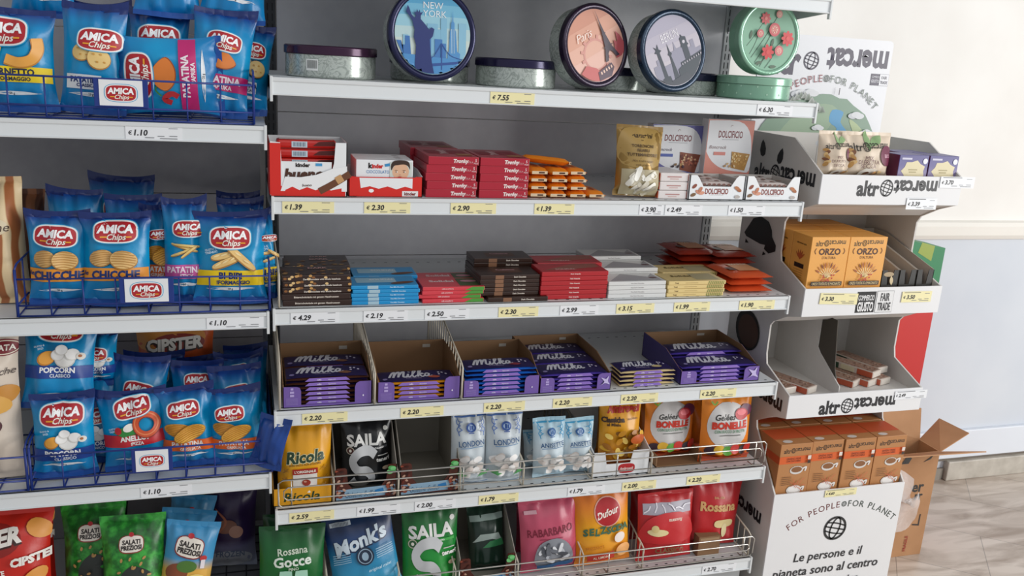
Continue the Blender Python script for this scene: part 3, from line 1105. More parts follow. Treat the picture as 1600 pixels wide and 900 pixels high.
def d_red(dark):
    def fn(d):
        d.put(ell(.3, .16, 24).t(d.w), '#8f1a12', -d.w * .05, d.h * .8)
        d.put(txth('CIPSTER', d.h * .11, .09, .12, d.w * .9).t(1, rot=10).fine(.015), '#3b1a14', -d.w * .1 - .002, d.h * .8 - .003)
        d.put(txth('CIPSTER', d.h * .11, .05, .12, d.w * .88).t(1, rot=10).fine(.015), '#f1ece4', -d.w * .1, d.h * .8)
        d.put(txth('ORIGINAL', d.h * .022, .02), '#f1d9b4', -d.w * .08, d.h * .72, 10)
        d.put(txth('6', d.h * .07, .04), '#f6efe6', d.w * .02, d.h * .64, 6)
        d.put(txth('BUSTE', d.h * .035, .04), '#f6efe6', d.w * .02, d.h * .57, 6)
        for x, z, r in ((.4, .86, -30), (.36, .5, 40), (-.3, .5, 60)):
            d.put(ell(.13, .08, 16).t(d.w), '#e39a45', x * d.w, z * d.h, r)
        d.put(txth('CIPSTER', d.h * .06, .06, .12), '#f1ece4', d.w * .36, d.h * .66, 6)
    return fn


bag(d_red(0), foil('#c62416'), 'large red crisps multipack, front one at the lower left corner', -95, 90, 985, 815, .05, L4Z, t=.08, name='snack_bag', cat='snack bag', lean=12)
bag(d_red(1), foil('#b22014'), 'large red crisps multipack standing behind the front red one at the lower left', -100, 97, 930, 787, .16, L4Z, t=.06, name='snack_bag', cat='snack bag', lean=4)

LEAF = noisemat('jungle_print_film', [(.3, '#0f3d18'), (.48, '#1f7a2a'), (.62, '#3fae3f')], 40, .36, bump=.2)


def salati(d, x, z, s, rot=0):
    d.put(ell(.56, .4, 20, 3.2).t(s), '#8a2a22', x, z - s * .01, rot)
    d.put(ell(.52, .36, 20, 3.2).t(s), '#f0e8dc', x, z, rot)
    d.put(txth('SALATI', s * .2, .04, 0, s * .8), '#2b2320', x, z + s * .1, rot)
    d.put(txth('PREZIOSI', s * .2, .04, 0, s * .9), '#2b2320', x, z - s * .14, rot)
    d.put(ell(.12, .1, 12).t(s), '#c62f38', x, z + s * .42)


def d_dino(sx):
    def fn(d):
        d.put(star(smoothpts([(-.2, -.3), (-.22, .0), (-.05, .2), (.15, .18), (.3, .06), (.12, .0), (.24, -.1), (.2, -.3)], 4, True), 3).t(d.w), '#2c3330', 0, d.h * .45)
        for i in range(16):
            a = i * .77
            d.put(ell(.035, .02, 8, rings=1).t(d.w), '#b98d52', math.cos(a) * d.w * .27, d.h * .48 + math.sin(a * 1.7) * d.h * .16, i * 40)
        salati(d, sx * d.w, d.h * .77, d.w * .34)
    return fn


bag(d_dino(-.02), LEAF, 'green jungle leaf snack bag, left and further back of the two', 96, 200, 960, 800, .13, L4Z, t=.06, name='snack_bag', cat='snack bag', lean=12)
bag(d_dino(.0), LEAF, 'green jungle leaf snack bag, right and in front of its twin', 156, 262, 985, 820, .055, L4Z, t=.06, name='snack_bag', cat='snack bag', lean=14)


def d_dark(d):
    d.put(rect(d.w * .3, d.h * .12, 4, 3), '#a8adab', d.w * .3, d.h * .78, 6)
    d.put(rect(d.w * .22, d.h * .01, 2, 1), '#55605c', d.w * .3, d.h * .8, 6)


bag(d_dark, noisemat('dark_green_film', [(.35, '#10241a'), (.65, '#1f4a30')], 25, .4), 'dark green snack bag with a pale label, behind the jungle leaf bags', 100, 206, 900, 776, .25, L4Z, t=.05, name='snack_bag', cat='snack bag', lean=2)


def d_blue(d):
    d.put(rect(d.w * .8, d.h * .4, 8, 8), '#e4b04a', 0, d.h * .32)
    d.put(ell(.22, .18, 18).t(d.w), '#8a4a2c', -d.w * .2, d.h * .48)
    d.put(ell(.2, .12, 18).t(d.w), '#4f7a35', -d.w * .02, d.h * .55)
    d.put(ell(.2, .14, 18).t(d.w), '#f0d27a', d.w * .2, d.h * .4)
    d.put(ell(.07, .06, 12).t(d.w), '#c03a3a', d.w * .28, d.h * .64)
    d.put(rect(d.w * .08, d.h * .09, 2, 2), '#e8dfe4', d.w * .28, d.h * .58)
    salati(d, -d.w * .02, d.h * .75, d.w * .5, -8)


BLUS = gradmat([(0, '#d99a3a'), (.5, '#e0b258'), (.62, '#4a9bcb'), (1, '#3f93c6')])
for q, (x0, x1, yb, yt, y, l) in enumerate(((250, 336, 978, 832, .05, 'sky blue snack bag with a cream badge, frontmost of three in a row'), (243, 330, 930, 812, .12, 'sky blue snack bag with a cream badge, middle of three in a row'),
                                            (258, 330, 915, 788, .19, 'sky blue snack bag with a dark patch, rearmost of three in a row'))):
    bag(d_blue, BLUS, l, x0, x1, yb, yt, y, L4Z, t=.045, name='snack_bag', cat='snack bag', roll=10, lean=12)


def d_purple(d):
    d.put(ell(.42, .22, 24).t(d.w), '#a9aeb8', d.w * .0, d.h * .12)
    d.put(txth('FROZEN', d.h * .085, .02, 0, d.w * .55), '#5b6a86', 0, d.h * .2)
    d.put(ell(.22, .14, 20).t(d.w), '#8a5a4a', -d.w * .1, d.h * .52)
    d.put(ell(.14, .12, 20).t(d.w), '#b98a78', d.w * .1, d.h * .46)
    d.put(stroke([(-.3, .4), (-.1, .15), (-.25, -.1)], .05, 4, taper=True).t(d.w), '#a8644a', 0, d.h * .5)


bag(d_purple, gradmat([(0, '#8b93a6'), (.28, '#6b6a8a'), (.36, '#33234e'), (1, '#2a1c45')]), 'dark purple snack bag with a silver foot on the lowest left shelf', 318, 404, 862, 752, .24, L4Z, t=.06, name='snack_bag', cat='snack bag', lean=3, roll=2)
bag(None, foil('#4f9a2c'), 'small bright green bag at the back of the lowest left shelf, behind the purple one', 312, 346, 840, 762, .33, L4Z, t=.04, name='snack_bag', cat='snack bag', lean=2)
b = MB()
for k in range(9):
    b.tube([(-.42, .03 + .045 * k, .002), (-.02, .03 + .045 * k, .002)], .0018, mat('#22242a', .5))
    b.tube([(-.42 + .05 * k, .03, .003), (-.42 + .05 * k, .42, .003)], .0018, mat('#22242a', .5))
b.box(-.43, -.015, .02, .44, .0003, .001, mat('#6b6e74', .5))
o = b.obj('wire_mat', None, 'black wire grid mat lying on the lowest left shelf under the snack bags', 'wire grid')
o.location = (0, 0, L4Z)
# ================================================================== BISCUIT TINS
TINW = noisemat('brushed_swirl_tin', [(.30, '#a3aca6'), (.44, '#c3cac4'), (.5, '#929b95'), (.58, '#bdc5be')], 24, .22, .3, 5, 'noise', 3.5)
GTIN = mat('#86b39a', .25, .2, vary=.04)
GTIND = None


def tin(label, loc, rot, r, h, lidc, art, bodym, artrot=0, group='round biscuit tins', rimm=None, dots=False):
    root = thing('biscuit_tin', label, 'biscuit tin', loc, rot, group)
    b = MB()
    b.lathe([(0, 0), (r - .004, 0), (r - .001, .002), (r, .005), (r, .0055), (r, h - .0205), (r, h - .02), (r - .003, h - .018)], bodym)
    if dots:
        d = Dec(b, lambda a, c, l: ((r + l) * math.cos(a), (r + l) * math.sin(a), c), .0004)
        for i in range(46):
            d.put(ell(.022, .0025, 8, rings=1), '#a9cdb6', i * .137 + .03 * (i % 2), .014 + .018 * ((i * 7) % 3)); d.l = .0004
    if art == 'barcode':
        d = Dec(b, lambda a, c, l: ((r + l) * math.sin(a), -(r + l) * math.cos(a), c), .0004)
        d.put(rect(.27, .024, 6, 2), '#e9ebe9', -.5, .027)
        for i in range(15):
            d.put(rect(.004 + .006 * ((i * 5) % 3) / 2, .017, 1, 1), '#3a3d3c', -.61 + i * .0157, .028); d.l = .0008
    b.obj('body', root)
    l = MB(); R2 = r + .003; lm = mat(lidc, .22, .35)
    l.lathe([(R2 - .0005, h - .019), (R2, h - .0175), (R2, h - .017), (R2, h - .0035), (R2, h - .003), (R2 - .003, h), (R2 - .011, h), (R2 - .013, h - .003)], lm)
    l.lathe([(R2 - .013, h - .003), (0.0001, h - .003)], rimm or lm)
    if callable(art):
        c, s = math.cos(R(artrot)), math.sin(R(artrot))
        d = Dec(l, lambda a, q, k: (a * c - q * s, a * s + q * c, h - .003 + k), .0003, .00018)
        d.r = R2 - .014
        art(d)
    l.obj('lid', root)
    return root


def clip(sh, r):
    """keep a drawing inside the lid"""
    v = []
    for a, b_ in sh.v:
        k = math.hypot(a, b_)
        v.append((a, b_) if k <= r else (a * r / k, b_ * r / k))
    return Sh(v, sh.f)


def skyline(xs, base, r):
    return poly([(xs[0][0], base)] + [q for x0, x1, y in [(a[0], a[1], a[2]) for a in xs] for q in ((x0, y), (x1, y))] + [(xs[-1][1], base)])


def art_ny(d):
    r = d.r
    def P(sh, m): d.put(clip(sh.t(r), r * .985), m)
    d.put(ell(r, r, 48), '#a9c9d6')
    for i in range(6):
        d.put(clip(rect(2 * r, r * .36, 14, 3).t(1, dy=r * (.82 - i * .28)), r), ['#4d9dc6', '#6fb2d0', '#93c4d5', '#b4d0d3', '#c6d5cf', '#c9d4cc'][i])
    P(txth('NEW', .17, -.005), '#e9eef0'); d.mb.v  # first word placed below
    n = len(txth('NEW', .17, -.005).v)
    for i in range(len(d.mb.v) - n, len(d.mb.v)):
        x, y, z = d.mb.v[i]; d.mb.v[i] = (x, y + r * .7, z)
    P(txth('YORK', .17, -.005, space=1.0).t(1, dy=.5, dx=.04), '#e9eef0')
    for w, y, c in ((.14, .15, '#7fb4cf'), (.1, .02, '#7fb4cf')):
        P(rect(w * 2, .9, 3, 6).t(1, dx=-.02 if w > .12 else .12, dy=y - .35), c)
    P(rect(.16, 1.0, 2, 6).t(1, dx=.28, dy=-.1), '#7fb4cf')
    P(rect(.2, .9, 2, 6).t(1, dx=.78, dy=-.15), '#86b9d2')
    P(rect(.14, .7, 2, 5).t(1, dx=-.72, dy=-.4), '#8bbdd4')
    P(poly([(-.22, -.9), (-.22, -.1), (-.06, 0), (-.06, -.9)]), '#3c74b4')
    P(poly([(.04, -.9), (.04, -.12), (.24, -.12), (.24, -.22), (.34, -.22), (.34, -.9)]), '#4179b8')
    P(poly([(-1, -.9), (-1, -.2), (-.84, -.2), (-.84, -.3), (-.74, -.3), (-.74, -.08), (-.62, -.08), (-.62, -.9)]), '#3a71b2')
    P(poly([(.38, -.7), (.38, -.45), (.42, -.4), (.44, .1), (.47, .16), (.47, .3), (.5, .34), (.515, .62), (.53, .34), (.56, .3), (.56, .16), (.6, .1), (.64, -.4), (.72, -.45), (.72, -.7)]), '#4f8fc6')
    for x in (.47, .51, .55): P(rect(.012, .6, 1, 4).t(1, dx=x + .01, dy=-.15), '#bcd8e6')
    P(poly([(-1, -.5), (1, -.62), (1, -.76), (.4, -.98), (-.6, -.98), (-1, -.8)]).fine(.2), '#4a8cc4')
    P(stroke([(-.3, -.75), (.0, -.55), (.22, -.22)], .018, 4) + stroke([(.22, -.22), (.45, -.5), (.8, -.6)], .018, 4), '#2a4f93')
    P(rect(.03, .65, 1, 4).t(1, dx=.22, dy=-.55), '#2a4f93')
    P(poly([(-.3, -.76), (.9, -.62), (.9, -.68), (-.3, -.83)]).fine(.3), '#2a4f93')
    fig = [(-.5, -.92), (-.46, -.3), (-.52, -.1), (-.5, .08), (-.56, .3), (-.68, .46), (-.72, .5), (-.68, .66), (-.64, .6), (-.58, .44), (-.5, .36), (-.46, .42), (-.52, .5), (-.45, .5), (-.44, .58), (-.4, .5), (-.37, .57), (-.35, .49), (-.28, .52), (-.34, .42), (-.34, .34), (-.22, .22), (-.12, .1), (-.06, .16), (.02, .12), (-.02, -.06), (-.1, -.14), (-.08, -.4), (-.04, -.7), (.02, -.97), (-.3, -.97)]
    P(poly(fig).fine(.25), '#1e2f6e')


def art_paris(d):
    r = d.r
    def P(sh, m): d.put(clip(sh.t(r), r * .985), m)
    d.put(ell(r, r, 48), '#d7a08c')
    for i in range(5):
        d.put(clip(rect(2 * r, r * .42, 14, 3).t(1, dy=r * (.8 - i * .4)), r), ['#c98a72', '#d39a82', '#dba893', '#e0b2a2', '#dfae9f'][i])
    P(ring(.42, .06).t(1, dx=-.12, dy=-.22), '#cf8f83')
    for i in range(12):
        a = i * .5236
        P(rect(.1, .08, 1, 1).t(1, rot=math.degrees(a), dx=-.12 + .5 * math.cos(a), dy=-.22 + .5 * math.sin(a)), '#cf8f83')
    P(txth('Paris', .24, -.01, .35, space=.95).t(1, dx=-.28, dy=.42), '#f4e6dc')
    P(poly([(.5, -.6), (.62, -.1), (.72, -.2), (.78, .1), (.88, -.05), (.98, -.3), (.9, -.6)]).fine(.3), '#b04e56')
    P(poly([(-.9, -.5), (-.6, -.35), (-.3, -.55), (-.1, -.95), (-.5, -.95)]).fine(.3), '#c35a58')
    P(poly([(.08, -.55), (.24, -.18), (.31, .2), (.345, .55), (.36, .9), (.375, .55), (.41, .2), (.48, -.18), (.64, -.55), (.52, -.55), (.44, -.36), (.36, -.3), (.28, -.36), (.2, -.55)]).fine(.25), '#3b2c3d')
    P(rect(.34, .03, 3, 1).t(1, dx=.36, dy=-.17), '#3b2c3d'); P(rect(.14, .03, 2, 1).t(1, dx=.36, dy=.2), '#3b2c3d')
    P(poly([(-.35, -.92), (-.3, -.68), (.25, -.62), (.3, -.78), (.1, -.97)]).fine(.3), '#4a2f45')
    for i in range(5): P(rect(.05, .08, 1, 1).t(1, dx=-.2 + i * .1, dy=-.75 + i * .008), '#e8c3b0')


def art_berlin(d):
    r = d.r
    def P(sh, m): d.put(clip(sh.t(r), r * .985), m)
    d.put(ell(r, r, 48), '#a8a3b4')
    for i in range(5):
        d.put(clip(rect(2 * r, r * .42, 14, 3).t(1, dy=r * (.8 - i * .4)), r), ['#aaa6b8', '#b3aebd', '#bbb5c0', '#c0bac2', '#bdb7c0'][i])
    P(txth('BERLIN', .17, -.012, 0, .62).t(1, sy=1.5, dx=-.0, dy=.45), '#f1eff2')
    P(poly([(-.9, -.9), (-.85, -.2), (-.7, -.2), (-.7, -.05), (-.6, -.05), (-.6, -.3), (-.2, -.3), (-.15, .0), (0, .0), (.05, .25), (.1, .02), (.3, .02), (.34, -.1), (.62, -.1), (.62, .08), (.76, .08), (.76, -.2), (1, -.2), (1, -.9)]).fine(.3), '#8d8c9f')
    P(poly([(-.7, -.85), (-.68, -.62), (-.6, -.6), (-.6, .12), (-.68, .16), (-.6, .22), (-.66, .34), (-.56, .26), (-.5, .38), (-.5, .22), (-.42, .16), (-.5, .12), (-.46, -.6), (-.38, -.62), (-.36, -.85)]).fine(.3), '#20303f')
    P(poly([(-.27, -.8), (-.2, -.1), (-.25, -.04), (-.2, .03), (-.18, .3), (-.15, .03), (-.1, -.04), (-.15, -.1), (-.08, -.8)]).fine(.3), '#20303f')
    P(poly([(.3, -.5), (.3, -.02), (.26, 0), (.3, .06), (.3, .24), (.36, .28), (.37, .36), (.41, .28), (.52, .24), (.52, .06), (.56, 0), (.5, -.02), (.5, -.5)]).fine(.3), '#1f3040')
    P(ell(.05, .05, 12, rings=1).t(1, dx=.41, dy=.12), '#c9c5cf')
    P(poly([(-.1, -.98), (-.05, -.55), (.1, -.5), (.1, -.4), (.95, -.32), (.9, -.55), (.5, -.9)]).fine(.3), '#22323f')
    P(poly([(-.8, -.6), (-.4, -.78), (.2, -.72), (.4, -.98), (-.4, -.98)]).fine(.3), '#2a3442')
    for i in range(9): P(rect(.035, .05, 1, 1).t(1, dx=.14 + i * .09, dy=-.46 + i * .008), '#b8b2bd')


def art_flowers(d):
    r = d.r
    def fl(x, y, s, c, pet=0, c2=None):
        if pet:
            for i in range(pet):
                a = 2 * math.pi * i / pet
                d.put(ell(s * .48, s * .27, 12, rings=1), c, x + s * .55 * math.cos(a), y + s * .55 * math.sin(a), math.degrees(a))
            d.put(ell(s * .3, s * .3, 12), c2 or c, x, y)
        else:
            d.put(ell(s, s, 22), c, x, y)
            d.put(ell(s * .7, s * .7, 20), c2, x, y)
            for i in range(7):
                d.put(ell(s * .1, s * .1, 7, rings=1), '#eed6c2', x + s * .42 * math.cos(i * .9), y + s * .42 * math.sin(i * .9))
    pts = [(-.22, .55, -.85, -.3), (-.42, .1, -.72, -.55), (.28, .72, -.65, -.65), (.15, .3, -.5, -.8), (.6, .05, -.4, -.9), (-.12, -.45, -.3, -.92), (.3, -.35, -.1, -.96)]
    for x, y, u, v in pts:
        d.put(clip(stroke([(x, y), ((x + u) / 2 + .03, (y + v) / 2), (u, v)], .018, 4).t(r), r * .98), '#33503f')
    for x, y, a in ((-.72, .05, 80), (-.35, -.8, 20), (.12, -.15, 75), (.2, -.9, 5)):
        d.put(lens(.3, .1).t(r), '#47604a', x * r, y * r, a)
    fl(-.22 * r, .58 * r, .19 * r, '#c65458', 8, '#d98078')
    fl(.28 * r, .74 * r, .12 * r, '#d08a86', 0, '#dca79c')
    fl(.13 * r, .25 * r, .21 * r, '#c4525a', 0, '#cf8078')
    fl(-.42 * r, .1 * r, .13 * r, '#c4626a', 0, '#d08880')
    fl(.62 * r, .0 * r, .24 * r, '#cf3b40', 8, '#d8504e')
    fl(-.12 * r, -.46 * r, .24 * r, '#c8282f', 7, '#cf3b3b')
    fl(.3 * r, -.4 * r, .16 * r, '#cc6068', 0, '#d99088')


TR, TH = .103, .066
def tinx(px, y, z=AZ + .04): return xz(px, z, y)
tin('silver swirl biscuit tin lying flat with a plum lid and a barcode', (tinx(517, .135), .135, AZ + .0005), (0, 0, 0), .100, .068, '#3a1d38', 'barcode', TINW)
tin('silver swirl biscuit tin lying behind the upright blue city tin', (tinx(674, .20), .22, AZ + .0005), (0, 0, .3), .094, .058, '#23233f', None, TINW)
tin('silver swirl biscuit tin lying flat with a navy lid, between two upright city tins', (tinx(806, .135), .135, AZ + .0005), (0, 0, .5), .096, .064, '#241f42', None, TINW)
tin('silver swirl biscuit tin lying behind the upright pink tower tin', (tinx(955, .225), .225, AZ + .0005), (0, 0, 1), .094, .058, '#23233f', None, TINW)
tin('silver swirl biscuit tin lying behind the upright grey-lilac skyline tin', (tinx(1063, .235), .225, AZ + .0005), (0, 0, 2), .094, .056, '#23233f', None, TINW)


def upright(label, px, y, r, lidc, art, artrot, yaw, lean, bodym=TINW, h=.064, z0=AZ, **k):
    t = R(lean)
    zc = z0 + r * math.cos(t) + .003
    # centre of the lid sits at (px, y); the body runs backwards and down
    x = xz(px, zc, y)
    nrm = Vector((math.sin(R(yaw)) * math.cos(t), -math.cos(R(yaw)) * math.cos(t), math.sin(t)))
    loc = Vector((x, y, zc + .001 + h * math.sin(t))) - nrm * h
    return tin(label, loc, (R(90) - t, 0, R(yaw)), r, h, lidc, art, bodym, artrot, **k)


upright('upright round tin with a blue New York skyline and statue lid', 677, .035, .098, '#1d1f45', art_ny, 0, 6, 5)
upright('upright round tin with a pink Paris tower lid, tilted to the left', 932, .045, .094, '#2a1d33', art_paris, 27, 16, 8)
upright('upright round tin with a grey-lilac Berlin skyline lid, tilted to the left', 1053, .035, .094, '#1c3147', art_berlin, 24, 10, 8)
tin('pale green dotted biscuit tin lying flat under the upright flowered tin', (tinx(1176, .105, AZ + .02), .105, AZ + .0005), (0, 0, 0), .092, .056, '#93bfa6', None, GTIN, dots=True)
upright('upright pale green tin with red flowers on its lid, standing on a lying tin', 1203, .05, .0885, '#8fbba2', art_flowers, 0, 4, 4, GTIN, .052, z0=AZ + .0565, rimm=mat('#8ab79e', .55))

# ================================================================== KINDER SHELF
WHITEC = mat('#eceef0', .4)
REDC = mat('#d8261c', .38)
CARD = mat('#8a6848', .75, 0, .1, 30, vary=.06)


def flat(d0, M):
    """decoration on the plane through M (4x4): local x,z in plane, -y outwards"""
    return Dec(d0, lambda a, c, l: M @ Vector((a, -l, c)), .0004, .00018)


def T4(x, y, z, rz=0): return Matrix.Translation((x, y, z)) @ Matrix.Rotation(rz, 4, 'Z')


def top(d0, M):
    return Dec(d0, lambda a, c, l: M @ Vector((a, c, l)), .0004, .00018)


def carton(name, label, cat, group, x0, x1, y0, y1, z, hf, hb, m, mi=None, cut=None, art=None, sidem=None, t=.0018, rot=0, hs=None, backhole=False):
    """open display tray: bottom, back, sides that slope from the back height to the front height, notched front"""
    w = x1 - x0; dd = y1 - y0
    b = MB(); mi = mi or CARD
    root = thing(name, label, cat, ((x0 + x1) / 2, y0, z), (0, 0, R(rot)), group)
    b.box(-w / 2, w / 2, 0, dd, 0, t, mi)
    b.obj('base', root)
    b = MB()
    b.box(-w / 2, w / 2, dd - t, dd, t, hb, mi)
    if backhole:
        d = Dec(b, lambda a, c, l: (a, dd - t - l, c), .0005)
        d.put(rect(w * .1, hb * .1, 2, 2), '#b9b2a8', w * .27, hb * .82)
    b.obj('back_panel', root)
    for s in (-1, 1):
        b = MB()
        o_ = hs or [(0, 0), (dd, 0), (dd, hb), (dd * .45, hb), (.0, hf)]
        xa, xb_ = (s * w / 2, s * (w / 2 - t))
        b.prism([(p, max(q, .0)) for p, q in o_], 0, xb_, s * (w / 2 - t * .4), mi)
        b.prism([(p, max(q, .0)) for p, q in o_], 0, s * (w / 2 - t * .4), xa, sidem or m)
        b.obj('side_panel', root)
    fr = cut or [(-.5, 0), (.5, 0), (.5, 1), (-.5, 1)]
    b = MB()
    b.prism([(p * w, q * hf) for p, q in fr], 1, 0, t, m)
    if art:
        art(Dec(b, lambda a, c, l: (a, -l, c), .0004, .00018), w, hf)
    b.obj('front_panel', root)
    return root


def X(px, z, y): return xz(px, z, y)


# wafer carton
x0, x1 = X(421, BZ + .03, .006), X(542, BZ + .03, .006)


def art_bueno(d, w, h):
    d.put(rect(w * .14, h * .94, 3, 8), '#d8261c', -w * .425, h * .5)
    d.put(rect(w * .96, h * .18, 8, 2), '#d8261c', 0, h * .1)
    d.put(poly([(-.36, .0), (.5, .0), (.5, .34), (.3, .30), (.1, .22), (-.1, .185), (-.3, .19)]).t(w), '#f0f1f2', 0, h * .1)
    d.put(poly([(-.33, .0), (-.24, .045), (-.15, .0), (-.05, .04), (.06, .0), (.16, .04), (.26, 0), (.4, .03), (.4, -.08), (-.33, -.08)]).t(w), '#d8261c', w * .03, h * .12)
    d.put(txth('bueno', h * .05, .02, .2), '#5a3a2c', -w * .02, h * .215, 2)
    d.put(stroke([(-.18, -.1), (0, 0), (.22, .14)], .09, 4).t(w), '#6b4028', w * .32, h * .24)
    d.put(stroke([(.06, .04), (.14, .09)], .1, 2).t(w), '#c79a68', w * .3, h * .24)


carton('wafer_carton', 'red and white open carton filled with red chocolate wafer bars', 'carton', None, x0, x1, .006, .14, BZ + .0005, .118, .118, WHITEC, WHITEC,
       [(-.5, 0), (.5, 0), (.5, 1), (.35, 1), (.33, .62), (.3, .46), (.1, .33), (-.1, .29), (-.3, .3), (-.34, .5), (-.36, .98), (-.5, 1)], art_bueno, REDC,
       hs=[(0, 0), (.134, 0), (.134, .118), (0, .118)])
wx = (x1 - x0)


def wafer_bar(d_):
    b = MB()
    L = wx * .78
    b.box(-L / 2, L / 2, 0, .045, 0, .019, foil('#c51f18'), .006)
    d = Dec(b, lambda a, c, l: (a, -l, c), .0004, .0002)
    d.put(rect(L * .26, .013, 2, 2), '#c4d4de', -L * .12, .0095)
    for i in range(9): d.put(rect(.0008 + .0008 * (i % 2), .009, 1, 1), '#4c6276', -L * .22 + i * L * .024, .0095); d.l = .0008
    d.put(star([(-.2, -.04), (.2, -.03), (.16, .05), (-.1, .03)], 2).t(L), '#5a1512', L * .3, .012)
    d2 = Dec(b, lambda a, c, l: (a, c, .019 + l), .0004, .0002)
    d2.put(rect(L * .9, .02, 4, 2), '#e6e2de', 0, .02)
    return b


for i in range(6):
    o = wafer_bar(0).obj('wafer_bar', None, f'red chocolate wafer bar in the red and white carton, {["lowest", "second from the bottom", "third from the bottom", "third from the top", "second from the top", "topmost"][i]}', 'wafer bar', 'wafer bars in the red and white carton')
    o.location = ((x0 + x1) / 2 - .002, .012 + .003 * (i % 2) + i * .004, BZ + .003 + i * .0195)
b = MB()
wb = wx * .7
b.box(-wb / 2, wb / 2, 0, .002, 0, .05, WHITEC, .0005)
d = Dec(b, lambda a, c, l: (a, -l, c), .0004, .0002)
d.put(txth('kinder', .0085, .05), '#2a1d1a', -.004, .043); d.put(rect(.014, .006, 2, 1), '#4a9bd0', .03, .044)
d.put(txth('bueno', .024, .05, .2, wb * .8), '#4a2a1c', 0, .024, 2)
o = b.obj('wafer_bar', None, 'white wrapped wafer bar standing on edge at the front of the carton', 'wafer bar')
o.location = ((x0 + x1) / 2 - .008, .0085, BZ + .026)

# milk chocolate boxes
x0, x1 = X(545, BZ + .03, .012), X(660, BZ + .02, .012)


def art_kin(d, w, h):
    d.put(rect(w * .98, h * .93, 6, 3), '#d8261c', 0, h * .5)
    d.put(poly([(-.36, .9), (-.34, .4), (-.22, .5), (-.1, .38), (.02, .5), (.14, .36), (.26, .5), (.36, .4), (.36, .9)]).t(w, h), '#eff0f2', 0, h * .02)
    d.put(ell(.035, .025, 12).t(w), '#f6f6f6', -w * .2, h * .3)
    d.put(rect(w * .22, h * .26, 2, 1), '#eceaea', w * .33, h * .17)
    d.put(txth('kinder', h * .16, .04, 0, w * .2), '#7c1a16', w * .33, h * .17)


carton('chocolate_carton', 'low red and white open carton holding the milk chocolate boxes', 'carton', None, x0, x1, .012, .15, BZ + .0005, .046, .055, REDC, WHITEC,
       [(-.5, 0), (.5, 0), (.5, 1), (.4, 1), (.38, .6), (-.36, .6), (-.38, .96), (-.5, 1)], art_kin, WHITEC)


def kinder_box():
    b = MB(); w = .127; h = .078
    b.box(-w / 2, w / 2, 0, .026, 0, h, WHITEC, .0008)
    d = Dec(b, lambda a, c, l: (a, -l, c), .0004, .00016)
    d.put(txth('k', h * .15, .05), '#201c1c', -w * .25, h * .84)
    d.put(txth('inder', h * .12, .05, 0, w * .2), '#cf2520', -w * .125, h * .828)
    d.put(rect(w * .09, h * .08, 2, 1), '#3a8fc6', w * .045, h * .86, 10)
    d.put(txt('CIOCCOLATO', .0).fit(w * .4).t(1, 1.25), '#2a79b6', -w * .12, h * .665)
    # child's portrait
    d.put(rect(w * .39, h * .5, 4, 4), '#cfd8d2', w * .285, h * .7)
    d.put(star([(.15 * math.cos(a * .3927), .15 * math.sin(a * .3927)) for a in range(16)], 3).t(w), '#e2b492', w * .28, h * .68)
    d.put(poly(smoothpts([(-.165, -.05), (-.17, .06), (-.1, .125), (.06, .13), (.15, .09), (.165, -.03), (.13, .03), (.05, .06), (-.05, .045), (-.12, .03)], 3, True)).t(w), '#3a271d', w * .28, h * .79)
    for s in (-1, 1):
        d.put(lens(.05, .022).t(w), '#f1ece8', w * (.28 + s * .07), h * .67)
        d.put(ell(.011, .011, 8, rings=1).t(w), '#2a1c16', w * (.27 + s * .07), h * .67)
        d.put(rect(w * .05, h * .012, 1, 1), '#4a3022', w * (.27 + s * .07), h * .715)
    d.put(lens(.03, .012).t(w), '#c98a70', w * .27, h * .59)
    d.put(lens(.07, .02).t(w), '#b45a50', w * .27, h * .53)
    # bars picture
    d.put(rect(w * .4, h * .3, 4, 3), '#f3efe9', w * .27, h * .33)
    for i in range(5):
        d.put(rect(w * .055, h * .24, 1, 2), '#c4231e' if i % 2 == 0 else '#f4ece4', w * (.13 + i * .075), h * .33)
        d.put(ell(.014, .03, 8, rings=1).t(w), '#5a2f20', w * (.13 + i * .075), h * .3)
    d.put(poly([(-.1, -.03), (.06, -.05), (.09, .06), (.0, .1), (-.08, .05)]).t(w), '#5f3623', -w * .06, h * .33)
    d.put(poly([(.02, -.04), (.07, -.045), (.1, .05), (.05, .05)]).t(w), '#efe2cf', -w * .04, h * .33)
    d.put(poly([(-.12, -.06), (.06, -.06), (.02, .04), (-.1, .08)]).t(w), '#c4231e', -w * .28, h * .34)
    d.put(poly([(-.5, .0), (-.35, .06), (-.2, .02), (0, .07), (.2, .02), (.35, .06), (.5, .03), (.5, -.1), (-.5, -.1)]).t(w * .98), '#d8261c', 0, h * .12)
    return b


for i in range(4):
    o = kinder_box().obj('chocolate_box', None, ['white milk chocolate box with a boy\'s portrait, frontmost in its low carton', 'white milk chocolate box, second in the low carton', 'white milk chocolate box, third in the low carton', 'white milk chocolate box, rearmost in the low carton'][i], 'chocolate box', 'milk chocolate boxes in the low carton')
    o.location = ((x0 + x1) / 2 - .003, .0165 + i * .028, BZ + .0045)

# crimson wafer boxes
CRIM = mat('#b01e33', .3, 0, 0, 60, .15)
_tr = {}


